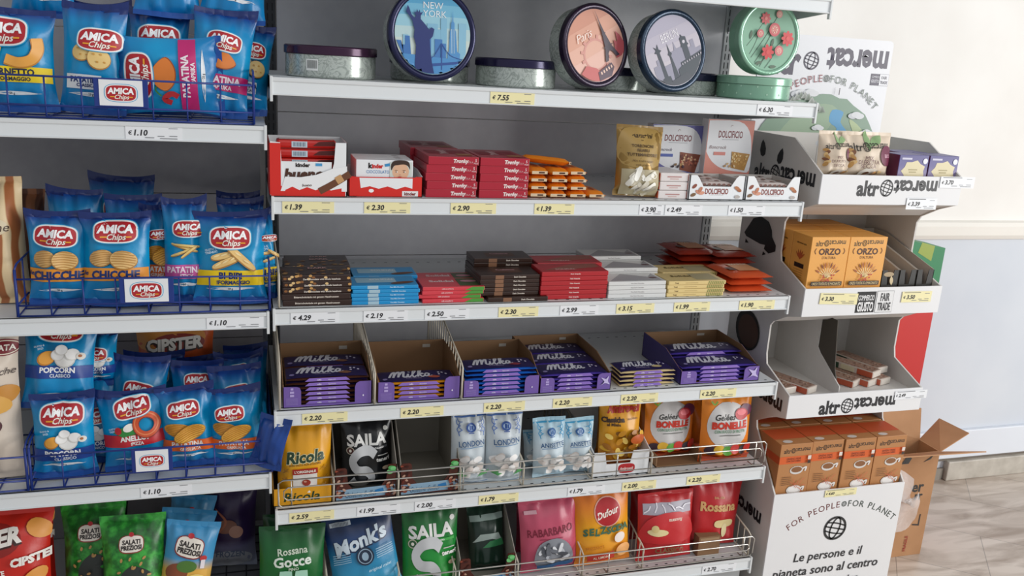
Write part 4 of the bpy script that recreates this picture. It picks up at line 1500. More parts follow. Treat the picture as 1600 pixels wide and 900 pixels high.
def tronky():
    b = MB(); w, d_, h = .118, .168, .0185
    b.box(-w / 2, w / 2, 0, d_, 0, h, CRIM, .0008)
    d = Dec(b, lambda a, c, l: (a, -l, c), .0004, .00016)
    d.put(txth('Tronky', .0085, .05, .15), '#f4e8e4', w * .14, h * .52)
    d.put(txth('NOCCIOLA', .0042, .01, .2), '#d6a2a6', w * .36 - .012, h * .38)
    d.put(txth('5', .0065, .01), '#f0d9da', w * .44, h * .62); d.put(txth('PEZZI', .003, .01), '#f0d9da', w * .44, h * .25)
    t = Dec(b, lambda a, c, l: (a, c, h + l), .0004, .00016)
    t.put(rect(w * .8, d_ * .4, 4, 4), '#8d2333', 0, d_ * .55)
    t.put(txth('Tronky', .02, .05, .15).t(1, rot=90), '#d8b0b2', -.01, d_ * .55)
    t.put(rect(w * .3, d_ * .2, 3, 3), '#a9744f', w * .28, d_ * .25)
    return b


p = None
ORD5 = ['bottom', 'second from the bottom', 'middle', 'second from the top', 'top']


def stack(proto, name, cat, labels, group, xs, y, z, n, dz, jx=.002, jy=.002, rz=0, seed=1, jr=1.0):
    rnd = random.Random(seed); out = []
    for i in range(n):
        loc = (xs + rnd.uniform(-jx, jx), y + rnd.uniform(0, jy), z + i * dz + .0005)
        rot = (0, 0, R(rz + rnd.uniform(-jr, jr)))
        if proto.get('o') is None:
            o = proto['b'].obj(name, None, labels(i), cat, group); proto['o'] = o
            o.location = loc; o.rotation_euler = rot
        else:
            o = dup(proto['o'], loc, rot, labels(i), group)
        out.append(o)
    return out


def ords(n):
    full = {1: ['only'], 2: ['bottom', 'top'], 3: ['bottom', 'middle', 'top'], 4: ['bottom', 'second from bottom', 'second from top', 'top']}
    if n in full: return full[n]
    w = ['second', 'third', 'fourth', 'fifth', 'sixth', 'seventh', 'eighth']
    h = n // 2
    lo = ['bottom'] + [f'{w[i]} from bottom' for i in range(n - 1 - h)]
    hi = [f'{w[i]} from top' for i in range(h - 1)][::-1] + ['top']
    return (lo + hi)[:n]


def lab(pre, n, where):
    q = ords(n)
    return lambda i: f'{pre}, {q[i]} of {where}'


pt = {'b': tronky()}
xa = X(707, BZ + .04, .012); xb_ = X(799, BZ + .04, .012)
G = 'crimson wafer boxes'
stack(pt, 'wafer_box', 'wafer box', lab('crimson wafer box', 5, 'the front left stack'), G, xa, .012, BZ, 5, .0187, .003, .003, seed=3)
xbb = xa + .124
stack(pt, 'wafer_box', 'wafer box', lab('crimson wafer box', 5, 'the front right stack beside the orange packets'), G, xbb, .012, BZ, 5, .0187, .001, .003, seed=4, jr=.5)
stack(pt, 'wafer_box', 'wafer box', lab('crimson wafer box', 5, 'the stack behind the front left crimson stack'), G, xa - .008, .186, BZ, 5, .0187, .003, .003, seed=5)
stack(pt, 'wafer_box', 'wafer box', lab('crimson wafer box', 4, 'the stack behind the front right crimson stack'), G, xbb - .004, .186, BZ, 4, .0187, .001, .003, seed=6, jr=.5)

# orange packets
ORF = mat('#ee8a22', .3, 0, .35, 60)


def packet(w, d_, h, m, cf=None, txt_=None):
    b = MB()
    n = 8; vs = []; fs = []
    for s in (1, -1):
        o_ = len(vs)
        for j in range(n + 1):
            for i in range(n + 1):
                u = -1 + 2 * i / n; v = -1 + 2 * j / n
                k = (max(0, 1 - abs(u) ** 4) * max(0, 1 - abs(v) ** 6)) ** .4
                vs.append((u * w / 2, (v + 1) * d_ / 2, h / 2 + s * h / 2 * k * (1 + .06 * math.sin(9 * u + 5 * v))))
        for j in range(n):
            for i in range(n):
                a = o_ + j * (n + 1) + i
                q = (a, a + 1, a + n + 2, a + n + 1)
                fs.append(q if s > 0 else q[::-1])
    b.add(vs, fs, m, True)
    if cf: cf(b, w, d_, h)
    return b


def d_opk(b, w, d_, h):
    d = Dec(b, lambda a, c, l: (a, -l + .001, c), .0014, .0002)
    d.put(rect(w * .8, h * .4, 3, 1), '#d9c2a0', 0, h * .45); d.put(rect(w * .3, h * .22, 1, 1), '#4a2a1c', w * .1, h * .45)
    t = Dec(b, lambda a, c, l: (a, c, h * 1.05 + l), .0006, .0002)
    t.put(txth('wafer', w * .28, .03).t(1, rot=90), '#a04a14', 0, d_ * .4)


po = {'b': packet(.048, .125, .0175, ORF, d_opk)}
G = 'orange wafer packets'
k = 0
pq = xbb + .059 + .0245 + .003
for c, (n, y) in enumerate(((4, .012), (4, .010), (3, .012), (1, .008))):
    stack(po, 'wafer_packet', 'wafer packet', lab('orange wafer packet', n, ['the column touching the crimson boxes', 'the second column from the crimson boxes', 'the third column from the crimson boxes', 'the lone column nearest the gold bag'][c]), G,
          pq + c * .0495, y, BZ, n, .0178, .0004, .006, seed=20 + c, jr=.6)
o = dup(po['o'], (pq + .085, .045, BZ + .0735), (R(2), R(7), R(62)), 'orange wafer packet lying askew across the top of the orange columns', G)
o = dup(po['o'], (pq + .0995, .022, BZ + .0535), (0, R(0), R(4)), 'orange wafer packet on the third column, just under the askew one', G)


# gold nougat bag
def d_gold(d):
    d.put(star(smoothpts([(-.42, .0), (-.42, .45), (0, .52), (.42, .45), (.42, 0)], 4, True), 3, (0, .2)).t(d.w, d.h), '#a8894a', 0, d.h * .45)
    d.put(txth('Barattini', d.h * .07, .02, .4, d.w * .6), '#3a2a18', d.w * .02, d.h * .86)
    d.put(txth('1864', d.h * .02, .0), '#3a2a18', 0, d.h * .79)
    for i, s_ in enumerate(('TORRONCINI', 'FRIABILI', 'TUTTEMANDORLE')):
        d.put(txth(s_, d.h * .042, .02, 0, d.w * (.55, .42, .66)[i]), '#4a3416', 0, d.h * (.71 - i * .062))
    d.put(txth('Mini friable nougat', d.h * .032, .0, .3, d.w * .6), '#5a4422', 0, d.h * .5)
    d.put(txth('with almonds', d.h * .032, .0, .3, d.w * .42), '#5a4422', 0, d.h * .445)
    d.put(rect(d.w * .82, d.h * .36, 8, 5), '#b5aa8a', 0, d.h * .2)
    rnd = random.Random(4)
    for i in range(12):
        d.put(ell(.15, .05, 14, 3.5, 2).t(d.w), ['#e9e6da', '#d6d0bf', '#f3f1e8', '#bcb49e'][i % 4], rnd.uniform(-.28, .28) * d.w, d.h * rnd.uniform(.08, .33), rnd.choice((-50, -40, 35, 50, 70)))
    d.put(ring(.05, .015).t(d.w), '#eeeae0', d.w * .22, d.h * .3)


bag(d_gold, mat('#94753a', .3, .35, .3, 40), 'gold nougat bag with a clear lower half standing between orange packets and nut bars', 960, 1034, 311, 200, .045, BZ, t=.055, lean=7, roll=2, name='nougat_bag', cat='sweets bag', rb=.08, rt=.6)


# white nut bar boxes and cartons
def dolc_box(label, px0, px1, pyt, y, acc, c2):
    xa_, xb2 = X(px0, BZ + .09, y), X(px1, BZ + .09, y)
    w = xb2 - xa_; h = at((px0 + px1) / 2, pyt, y).z - BZ
    b = MB()
    b.box(-w / 2, w / 2, 0, .035, 0, h, WHITEC, .001)
    d = Dec(b, lambda a, c, l: (a, -l, c), .0004, .00018)
    d.put(rect(w * .99, h * .99, 6, 6), acc, 0, h * .5)
    d.put(poly([(p, q) for p, q in smoothpts([(-.49, .98), (.15, .98), (.4, .85), (.49, .6), (.49, .3), (.3, .28), (-.1, .32), (-.35, .42), (-.49, .55)], 3, False)]).t(w * .985, h), '#e9ebee', 0, 0)
    d.put(txth('DOLCIFICIO', h * .075, .02, 0, w * .52).t(1, 1.3), '#7a2a30', 0, h * .8)
    d.put(stroke([(-.02, 0), (0, .03), (.03, .02)], .006, 3).t(w), '#8a6a5a', 0, h * .9)
    d.put(rect(w * .36, h * .006, 2, 1), '#9a9aa0', 0, h * .725)
    d.put(txth('Boncrock', h * .05, .0, .35), '#4a4464' if c2 else '#a08a8a', -w * .24, h * .62)
    d.put(rect(w * .25, h * .045, 3, 1), '#5a6ab0' if c2 else '#d98a80', -w * .2, h * .53)
    rnd = random.Random(int(px0))
    bar = [(-.16, -.17), (.14, -.22), (.22, .1), (-.18, .14)]
    d.put(poly(bar).t(w).fine(.03), '#8a4a34' if c2 else '#b98a45', w * .24, h * .46)
    for i in range(34):
        d.put(ell(.022, .016, 8, rings=1).t(w), (['#b4644a', '#d9b48a', '#6a3226'] if c2 else ['#d9b06a', '#c99a50', '#e8cf98'])[i % 3], w * (.24 + rnd.uniform(-.16, .18)), h * (.46 + rnd.uniform(-.1, .08)), rnd.uniform(0, 180)); d.l -= .00015
    for i in range(5):
        d.put(ell(.03, .02, 10, rings=1).t(w), ['#2a1c2a', '#8a6a44', '#3a2a30', '#b98f5a', '#4a3040'][i] if c2 else ['#b98a50', '#d0b080', '#c4965a', '#a87840', '#e0c8a0'][i], w * (-.06 + i * .05), h * (.36 + .03 * (i % 2)), i * 30)
    o = b.obj('nut_bar_box', None, label, 'nut bar box', 'nut bar boxes standing upright')
    o.location = ((xa_ + xb2) / 2, y, BZ + .0005)


dolc_box('upright white nut bar box with lilac corners, right behind the gold bag', 1016, 1097, 195, .19, '#6a6aa8', 1)
dolc_box('upright white nut bar box with salmon pink corners, near the shelf end', 1101, 1173, 187, .165, '#d98f80', 0)


def d_nutpk(b, w, d_, h):
    d = Dec(b, lambda a, c, l: (a, -l + .001, c), .0016, .0002)
    d.put(rect(w * .94, h * .9, 4, 2), '#e6dedc', 0, h * .5); d.put(rect(w * .5, h * .14, 2, 1), '#b98a86', 0, h * .55)


def nutpk():
    b = MB(); w, d_, h = .078, .12, .0215
    b.box(-w / 2, w / 2, 0, d_, 0, h, mat('#e3dcda', .35, 0, .3, 50), .003)
    b.box(-w / 2 - .0006, w / 2 + .0006, .001, .075, .002, h - .002, mat('#cf5a34', .4), .001)
    d = Dec(b, lambda a, c, l: (a, -l, c), .0004, .0002)
    d.put(rect(w * .5, h * .14, 2, 1), '#b98a86', 0, h * .55); d.put(rect(w * .3, h * .08, 2, 1), '#c9a09a', 0, h * .3)
    return b


px = {'b': nutpk()}
stack(px, 'nut_bar_packet', 'nut bar packet', lab('white and red nut bar packet', 3, 'the stack beside the gold bag'), 'white and red nut bar packets', X(1052, BZ + .03, .025), .025, BZ, 3, .022, .001, .002, seed=9, jr=1.5)


def d_nb(b, w, d_, h):
    t = Dec(b, lambda a, c, l: (a, c, h * 1.03 + l), .0005, .0002)
    rnd = random.Random(2)
    for i in range(14):
        t.put(ell(.007, .004, 8, rings=1), ['#5a3228', '#8a5a44', '#efe8e2', '#744034'][i % 4], rnd.uniform(-.4, .4) * w, rnd.uniform(.1, .9) * d_, rnd.uniform(0, 180)); t.l -= .0001
    f_ = Dec(b, lambda a, c, l: (a, -l + .001, c), .0014, .0002)
    for i in range(6): f_.put(ell(w * .05, h * .25, 8, rings=1), '#6a4238', w * (-.36 + i * .14), h * .5)


pn = {'b': packet(.098, .042, .013, mat('#cdbfba', .3, 0, .4, 60), d_nb)}


def art_dolc(d, w, h):
    d.put(txth('DOLCIFICIO', h * .17, .03, 0, w * .42).t(1, 1.35), '#8a3a30', 0, h * .36)
    d.put(rect(w * .25, h * .012, 2, 1), '#b9a8a4', 0, h * .2)
    for x, y, a, c in ((-.41, .55, 40, '#8a4630'), (-.42, .2, 20, '#7a5a3a'), (-.34, .32, -30, '#c98a70'), (-.27, .28, 10, '#d99a80'), (-.3, .42, 60, '#c07a5a'), (.4, .42, -25, '#a5643c'), (.36, .5, -20, '#b5744a'), (.38, .14, 0, '#b9b0aa')):
        d.put(ell(.05, .028, 12, rings=1).t(w), c, x * w, y * h, a)


CUT = [(-.5, 0), (.5, 0), (.5, 1), (.38, 1), (.34, .9), (.25, .55), (-.25, .55), (-.34, .9), (-.38, 1), (-.5, 1)]
for q, (p0, p1) in enumerate(((1077, 1163), (1166, 1249))):
    xa_, xb2 = X(p0, BZ + .03, .02), X(p1, BZ + .03, .02)
    nm = ['left white nut bar carton, next to the white and red packets', 'right white nut bar carton, at the end of the shelf'][q]
    carton('nut_bar_carton', nm, 'carton', 'white nut bar cartons', xa_, xb2, .02, .15, BZ + .0005, .062, .05, WHITEC, mat('#c9c4bf', .6), CUT, art_dolc, WHITEC, hs=[(0, 0), (.13, 0), (.13, .05), (.03, .05), (0, .062)])
    w = xb2 - xa_
    for r_ in range(3):
        for c in range(3):
            stack(pn, 'nut_bar', 'nut bar', lambda i, q=q, r_=r_, c=c: f'wrapped nut bar, {["front", "middle", "back"][c]} of the {["lower", "middle", "upper"][r_]} layer in the {["left", "right"][q]} white carton', 'wrapped nut bars in the white cartons',
                  (xa_ + xb2) / 2, .0235 + c * .0418, BZ + .0025 + r_ * .0148 + (.0 if q == 0 else -.0), 1, .012, .001, .0005, seed=q * 10 + r_ * 3 + c, jr=.4)

# ================================================================== CHOCOLATE SHELF


def bar(w, d_, h, m, edge=None, topd=None, bev=.0015):
    b = MB()
    b.box(-w / 2, w / 2, 0, d_, 0, h, m, bev)
    if edge: edge(Dec(b, lambda a, c, l: (a, -l, c), .0003, .00015), w, h)
    if topd: topd(Dec(b, lambda a, c, l: (a, c, h + l), .0003, .00015), w, d_)
    return b


def e_txt(s, c='#efe6dc', f=.6, bold=.02, pre=None):
    def fn(d, w, h):
        d.put(txth(s, h * .3, bold, 0, w * f), c, 0, h * .5)
        if pre: d.put(txth(pre[0], h * .36, .05), pre[1], -w * .36, h * .5)
    return fn


def choc(label, group, m, p0, p1, y, z, n, hh, edge, topd, dp=.08, seed=1, jr=.8, jx=.0015, jy=.003, proto=None, zz=0):
    xa_, xb2 = X(p0, z + n * hh / 2, y), X(p1, z + n * hh / 2, y)
    pr = proto or {'b': bar(xb2 - xa_, dp, hh - .0004, m, edge, topd)}
    stack(pr, 'chocolate_bar', 'chocolate bar', lab(label[0], n, label[1]), group, (xa_ + xb2) / 2, y, z + zz, n, hh, jx, jy, 0, seed, jr)
    return pr


def t_hazel(d, w, D):
    rnd = random.Random(5)
    for i in range(16):
        d.put(ell(.006, .0045, 10, rings=1), ['#9a6c3c', '#6a4426', '#b08a58'][i % 3], rnd.uniform(-.46, .46) * w, rnd.uniform(.05, .6) * D); d.l -= .0001
    d.put(txth('DARK', D * .14, .03, 0, w * .5), '#d9a8a0', w * .05, D * .75)


def e_hazel(d, w, h):
    rnd = random.Random(8)
    for i in range(12):
        d.put(ell(.004, .003, 8, rings=1), ['#c99a5a', '#e0bd84', '#8a5a30'][i % 3], rnd.uniform(-.47, .47) * w, h * rnd.uniform(.3, .95)); d.l -= .0001
    d.put(txth('Dark Chocolate with whole hazelnuts', h * .28, .02, 0, w * .62), '#efe6dc', w * .08, h * .35)


HZ = mat('#33201a', .3, 0, .1, 80)
G = 'dark hazelnut chocolate bars'
pz = choc(('dark brown chocolate bar with plain edge', 'the front hazelnut stack'), G, HZ, 441, 549, .012, CZ, 2, .0145, e_txt('Bitterschokolade mit ganzen Haselnuessen', '#e8dccf', .7, .02), t_hazel, .085, 2)
pz = choc(('dark hazelnut chocolate bar with nuts on its edge', 'three on the front stack'), G, HZ, 441, 549, .014, CZ + .029, 3, .0145, e_hazel, t_hazel, .085, 5)
choc(('dark hazelnut chocolate bar', 'the second hazelnut stack from the front'), G, HZ, 441, 549, .103, CZ, 5, .0145, e_hazel, t_hazel, .085, 6, proto=pz)
choc(('dark hazelnut chocolate bar', 'the rear hazelnut stack'), G, HZ, 441, 549, .192, CZ, 4, .0145, e_hazel, t_hazel, .085, 7, proto=pz)


def t_blue(d, w, D):
    d.put(rect(w * .6, D * .5, 4, 4), '#9cc4d8', -w * .1, D * .55)
    d.put(txth('SOLIDAL', D * .13, .03, 0, w * .55), '#e9eef2', 0, D * .62); d.put(ell(.03, .01, 14), '#6a4028', w * .28, D * .25, 15)


def e_blue(d, w, h):
    d.put(rect(w * .16, h * .9, 2, 2), '#a9c6d4', -w * .18, h * .5)
    d.put(txth('Fine Milk Chocolate', h * .34, .02, 0, w * .4), '#d9eef8', w * .18, h * .5)


BL = mat('#1c93cf', .32, 0, .1, 80)
G = 'sky blue chocolate bars'
pb = choc(('sky blue chocolate bar', 'the front blue stack'), G, BL, 550, 655, .012, CZ, 5, .0092, e_blue, t_blue, .085, 11, jx=.0025)
choc(('sky blue chocolate bar', 'the blue stack behind'), G, BL, 550, 655, .102, CZ, 5, .0092, e_blue, t_blue, .085, 12, proto=pb)


def t_red(d, w, D):
    d.put(txth('Solidal', D * .2, .04, 0, w * .6), '#f0d4d4', -w * .14, D * .62)
    d.put(rect(w * .36, D * .8, 3, 4), '#4a5a34', w * .29, D * .5); d.put(ell(.02, .01, 12), '#c98a9a', w * .3, D * .6)


def e_red(d, w, h):
    d.put(poly([(.18, .05), (.49, .05), (.49, .95), (.3, .95)]).t(w, h), '#4f9a3c', 0, 0)
    d.put(txth('milk strawberry', h * .34, .02, 0, w * .4), '#f4dede', -w * .1, h * .5)


PK = mat('#d8414c', .32, 0, .1, 80)
G = 'pink and green chocolate bars'
pp = choc(('pink and green chocolate bar', 'the front pink and green stack'), G, PK, 657, 754, .014, CZ, 4, .0098, e_red, t_red, .085, 15, jx=.005, jr=2)
choc(('pink and green chocolate bar', 'the pink and green stack behind'), G, PK, 657, 750, .104, CZ, 3, .0098, e_red, t_red, .085, 16, jx=.004, proto=pp)


def t_brown(d, w, D):
    d.put(rect(w * .5, D * .5, 3, 3), '#5a3a2c', 0, D * .5); d.put(txth('Cuisine', D * .14, .03, 0, w * .45), '#c99aa0', 0, D * .6)


def e_brown(d, w, h):
    d.put(rect(w * .14, h * .9, 2, 1), '#8a6248', -w * .18, h * .5); d.put(txth('Dark Chocolate', h * .34, .03, 0, w * .34), '#eadfd2', w * .16, h * .5)


BR = mat('#352119', .32, 0, .1, 80)
G = 'plain dark brown chocolate bars'
xbr = .01
pr_ = choc(('dark brown chocolate bar', 'bars pulled forward under the brown stack'), G, BR, 762, 856, .006, CZ, 1, .0115, e_brown, t_brown, .085, 20, jr=.3)
choc(('plain dark brown chocolate bar', 'the front brown stack'), G, BR, 750, 843, .022, CZ + .0115, 5, .0105, e_brown, t_brown, .085, 21, jx=.001)
choc(('plain dark brown chocolate bar', 'the brown stack behind'), G, BR, 737, 832, .125, CZ, 7, .0115, e_brown, t_brown, .085, 22, proto=pr_)


def t_crim(d, w, D):
    d.put(poly([(-.45, .2), (.1, .9), (.45, .9), (.45, .5), (.0, .3)]).t(w, D), '#9a5a4c', 0, 0); d.put(txth('SOLIDAL', D * .12, .03, 0, w * .5), '#e8b8b4', -w * .1, D * .3)


RD = mat('#b3252c', .32, 0, .1, 80)
G = 'red chocolate bars'
pr2 = choc(('red chocolate bar', 'the front red stack'), G, RD, 846, 950, .016, CZ, 6, .0118, e_txt('Noir Amande', '#f0d6d0', .36, .03), t_crim, .085, 25, jx=.001)
choc(('red chocolate bar', 'the red stack behind'), G, RD, 838, 940, .106, CZ, 6, .0118, None, None, .085, 26, proto=pr2)


def t_white(d, w, D):
    d.put(poly([(-.45, .1), (-.1, .9), (.3, .5), (.45, .9), (.45, .1)]).t(w, D), '#a9a6aa', 0, 0); d.put(ell(.012, .006, 10), '#5a2a2c', w * .36, D * .4)


WB = mat('#dcdcda', .32, 0, .1, 80)
G = 'white wrapped chocolate bars'
pw = choc(('white wrapped chocolate bar', 'the front white stack'), G, WB, 951, 1041, .014, CZ, 4, .0108, e_txt('Fine Dark Chocolate', '#a9a4a4', .5, .02), t_white, .085, 30, jx=.002)
choc(('white wrapped chocolate bar', 'the middle white stack'), G, WB, 945, 1022, .104, CZ, 5, .0112, None, None, .085, 31, proto=pw)
choc(('white wrapped chocolate bar', 'the rear white stack, the tallest'), G, WB, 914, 1003, .194, CZ, 6, .0112, None, None, .085, 32, proto=pw)


def t_yel(d, w, D):
    d.put(rect(w * .4, D * .7, 3, 3), '#b5aa84', w * .22, D * .5); d.put(txth('Solidal', D * .2, .02, .2, w * .5), '#5a4a24', -w * .15, D * .6)


def e_yel(d, w, h):
    d.put(txth('Total', h * .36, .03), '#6a4a24', -w * .36, h * .5); d.put(rect(w * .22, h * .1, 2, 1), '#a88a54', -w * .1, h * .5)
    for i in range(9): d.put(rect(w * .012, h * .85, 1, 1), '#7a8a44', w * (.2 + i * .032), h * .5, -12)


YB = mat('#e2c98a', .34, 0, .1, 80)
G = 'pale yellow chocolate bars'
py_ = choc(('pale yellow chocolate bar', 'the front yellow stack'), G, YB, 1043, 1132, .014, CZ, 4, .0105, e_yel, t_yel, .085, 35, jx=.003)
choc(('pale yellow chocolate bar', 'the yellow stack behind'), G, YB, 1034, 1120, .104, CZ, 4, .0105, None, None, .085, 36, proto=py_)


def d_ow(b, w, d_, h):
    t = Dec(b, lambda a, c, l: (a, c, h * 1.06 + l), .0006, .0002)
    t.put(rect(w * .5, d_ * .5, 3, 3), '#e2a070', w * .1, d_ * .5); t.put(rect(w * .16, d_ * .2, 2, 2), '#5a3226', -w * .25, d_ * .4)
    t.put(txth('WAFER', d_ * .09, .03), '#f0d8c4', w * .1, d_ * .7)
    f_ = Dec(b, lambda a, c, l: (a, .006 - l, c), .006, .0002)


OWM = mat('#d4562c', .25, 0, .4, 50)
pw2 = {'b': packet(.128, .15, .0175, OWM, d_ow)}
G = 'orange wrapped wafers'
stack(pw2, 'wrapped_wafer', 'wrapped wafer', lab('orange wrapped wafer', 3, 'the front stack at the shelf end'), G, X(1176, CZ + .02, .02), .02, CZ, 3, .0185, .003, .004, seed=40)
OWD = mat('#a83420', .25, 0, .4, 50)
pw3 = {'b': packet(.128, .15, .0175, OWD, d_ow)}
stack(pw3, 'wrapped_wafer', 'wrapped wafer', lab('dark red-orange wrapped wafer', 4, 'the stack behind the orange one'), G, X(1150, CZ + .02, .18), .18, CZ, 4, .0185, .006, .004, seed=41, jr=4)
stack(pw3, 'wrapped_wafer', 'wrapped wafer', lab('dark red-orange wrapped wafer', 4, 'the stack behind the pale yellow bars'), G, X(1092, CZ + .02, .22), .215, CZ, 4, .0185, .006, .004, seed=42, jr=4)

# ================================================================== PURPLE CHOCOLATE SHELF
VIO = '#4b3a92'


def milka(edgec, flowc=None, w=.158, D=.078, h=.0112, topc='#241a4e'):
    b = packet(w, D, h, mat(edgec, .3, 0, .15, 70))
    zt = h * 1.0
    def zf(a, c):
        u = 2 * a / w; v = 2 * c / D - 1
        k = (max(0, 1 - abs(u) ** 4) * max(0, 1 - abs(v) ** 6)) ** .4
        return h / 2 + h / 2 * k * (1 + .06 * math.sin(9 * u + 5 * v))
    t = Dec(b, lambda a, c, l: (a, c, zf(a, c) + l), .0006, .0003)
    t.put(rect(w * .97, D * .9, 16, 10), topc, 0, D * .5)
    t.put(milka_word().t(w * .155, w * .21).fine(.01), '#dcdce6', -w * .08, D * .6)
    t.put(txth('ALPENMILCH', D * .06, .02), '#b8a9d0', -w * .05, D * .26)
    if flowc: t.put(star(smoothpts([(-.2, 0), (0, .12), (.2, .02), (.05, -.1)], 3, True), 2).t(D), flowc, w * .22, D * .3)
    for i in range(4): t.put(ell(.003, .004, 7, rings=1), '#cfc9e0', w * (.3 + .045 * (i % 3)), D * (.5 + .12 * (i % 2)))
    t.put(ell(.006, .006, 12, rings=1), '#8a80b4', -w * .42, D * .22)
    f_ = Dec(b, lambda a, c, l: (a, .0 - l, c), .0012, .0003)
    f_.put(poly([(-.27, .15), (.27, .15), (.22, .85), (-.22, .85)]).t(w, h), '#8a6cc0', 0, 0)
    f_.put(txth('milka', h * .3, .03, .2), '#e6e0f2', -w * .1, h * .48); f_.put(txth('Alpenmilch', h * .26, .01), '#e6e0f2', w * .05, h * .46)
    return b


PCAR = mat('#745aa6', .4, vary=.04)
PCAR2 = mat('#3c2f78', .4, vary=.04)


def art_milka(sym):
    def fn(d, w, h):
        for i, q in enumerate((.8, .66, .52)):
            d.put(rect(w * (.045 if i else .03), h * .09, 2, 1), '#b8a6dc', -w * .4, h * q)
        for i in range(6): d.put(rect(w * .13, h * .012, 2, 1), '#a692cf', -w * .4, h * (.4 - i * .05))
        if sym:
            d.put(star(smoothpts([(-.05, -.06), (.0, -.01), (-.05, .05), (.02, .03), (.06, .07), (.05, .0), (.08, -.05), (.01, -.03)], 3, True), 1).t(w), '#c8bce6', w * .4, h * .55)
        else:
            d.put(ell(.008, .012, 8, rings=1).t(w), '#e6e0f2', w * .4, h * .4)
    return fn


MCUT = [(-.5, 0), (.5, 0), (.5, 1), (.36, 1), (.32, .92), (.305, .75), (.305, .1), (-.3, .1), (-.3, .7), (-.315, .84), (-.35, .88), (-.5, .9)]
GM = 'purple chocolate bars in the trays'


def mtray(label, p0, p1, y, D, hb, hf, nm, edgec, rows, flowc=None, sidem=None, rot=0, sym=0, topc='#241a4e'):
    xa_, xb2 = X(p0, DZ + .03, y), X(p1, DZ + .03, y)
    w = xb2 - xa_
    carton('chocolate_tray', label, 'chocolate tray', 'purple card trays of chocolate bars', xa_, xb2, y, y + D, DZ + .0005, hf, hb, PCAR, CARD, MCUT, art_milka(sym), sidem or CARD,
           hs=[(0, 0), (D, 0), (D, hb), (D * .42, hb), (D * .06, hf), (0, hf)], rot=rot, backhole=True)
    pr = {'b': milka(edgec, flowc, w=w - .012, topc=topc)}
    yy = y + .006
    for r_, n in enumerate(rows):
        stack(pr, 'chocolate_bar', 'chocolate bar', lab(nm, n, ['the front pile', 'the second pile', 'the rear pile'][r_] + ' in its tray'), GM, (xa_ + xb2) / 2, yy + r_ * .0805, DZ + .003, n, .0113, .0006, .0014, 0, 50 + r_ + int(p0), .3)
    return xa_, xb2


mtray('purple card tray with brown-edged bars, leftmost of the tray row', 442, 581, .012, .2, .092, .058, 'brown-edged purple chocolate bar', '#4a2a1e', (6, 6), '#8a5a3c')
mtray('nearly empty purple card tray with orange-edged bars, second from left', 590, 719, .012, .2, .087, .058, 'orange-edged purple chocolate bar', '#e0921e', (4,), '#b5543c')
mtray('purple card tray with blue-edged bars, right of the orange-edged one', 724, 843, .012, .19, .083, .05, 'blue-edged purple chocolate bar', '#1f62c4', (6,), '#8a3040')
mtray('purple card tray with three stepped piles of violet bars, fourth from left', 844, 955, .012, .255, .07, .046, 'violet chocolate bar', '#4b3a9a', (4, 4, 4), None, sym=1)
mtray('purple card tray with violet bars set at an angle, right end of the shelf', 1064, 1187, .016, .24, .07, .042, 'dark violet chocolate bar', '#4b3a9a', (4, 5), None, PCAR2, 0, 1)
pl = {'b': milka('#e8cf98', '#d9c38a')}
stack(pl, 'chocolate_bar', 'chocolate bar', lab('cream-edged purple chocolate bar', 4, 'the loose pile without a tray'), 'loose cream-edged chocolate bars', X(1012, DZ + .02, .02), .018, DZ, 4, .0115, .0025, .003, 0, 61, 1.5)

# ------------------------------------------------------------------ wire dividers
WIRE = mat('#d3cab8', .35, .1)


def divider(label, x, z, y0, y1, h0, h1, n=16, group='wire dividers between the bags and trays'):
    b = MB(); r = .0019
    b.tube([(0, y0, .002), (0, y0, h0 * .92), (0, y0 + .012, h0), (0, y1, h1), (0, y1, .002)], r * 1.35, WIRE)
    b.tube([(0, y0, .0025), (0, y1, .0025)], r, WIRE)
    for i in range(1, n):
        y = y0 + (y1 - y0) * i / n
        b.tube([(0, y, .0025), (0, y, h0 + (h1 - h0) * i / n)], r * .8, WIRE)
    o = b.obj('wire_divider', None, label, 'wire divider', group)
    o.location = (x, 0, z)


divider('wire divider at the left end of the purple tray shelf', X(437, DZ + .05, .004), DZ, .004, .42, .12, .15)
divider('wire divider between the brown-edged and orange-edged chocolate trays', X(585.5, DZ + .03, .004), DZ, .004, .42, .085, .165)
divider('wire divider between the orange-edged and blue-edged chocolate trays', X(721.5, DZ + .03, .004), DZ, .004, .42, .09, .175)
divider('thin wire divider left of the dark hazelnut stack', X(436, CZ + .03, .004), CZ, .004, .3, .085, .09, 6)
# ================================================================== SWEETS SHELVES (upper E, lower F)
def sw(design, body, label, x0, x1, yb, yt, y, z, **k):
    k.setdefault('t', .05); k.setdefault('rb', .10); k.setdefault('rt', .5); k.setdefault('fin', .009); k.setdefault('pinch', .05)
    return bag(design, body, label, x0, x1, yb, yt, y, z, name=k.pop('name', 'sweets_bag'), cat='sweets bag', **k)


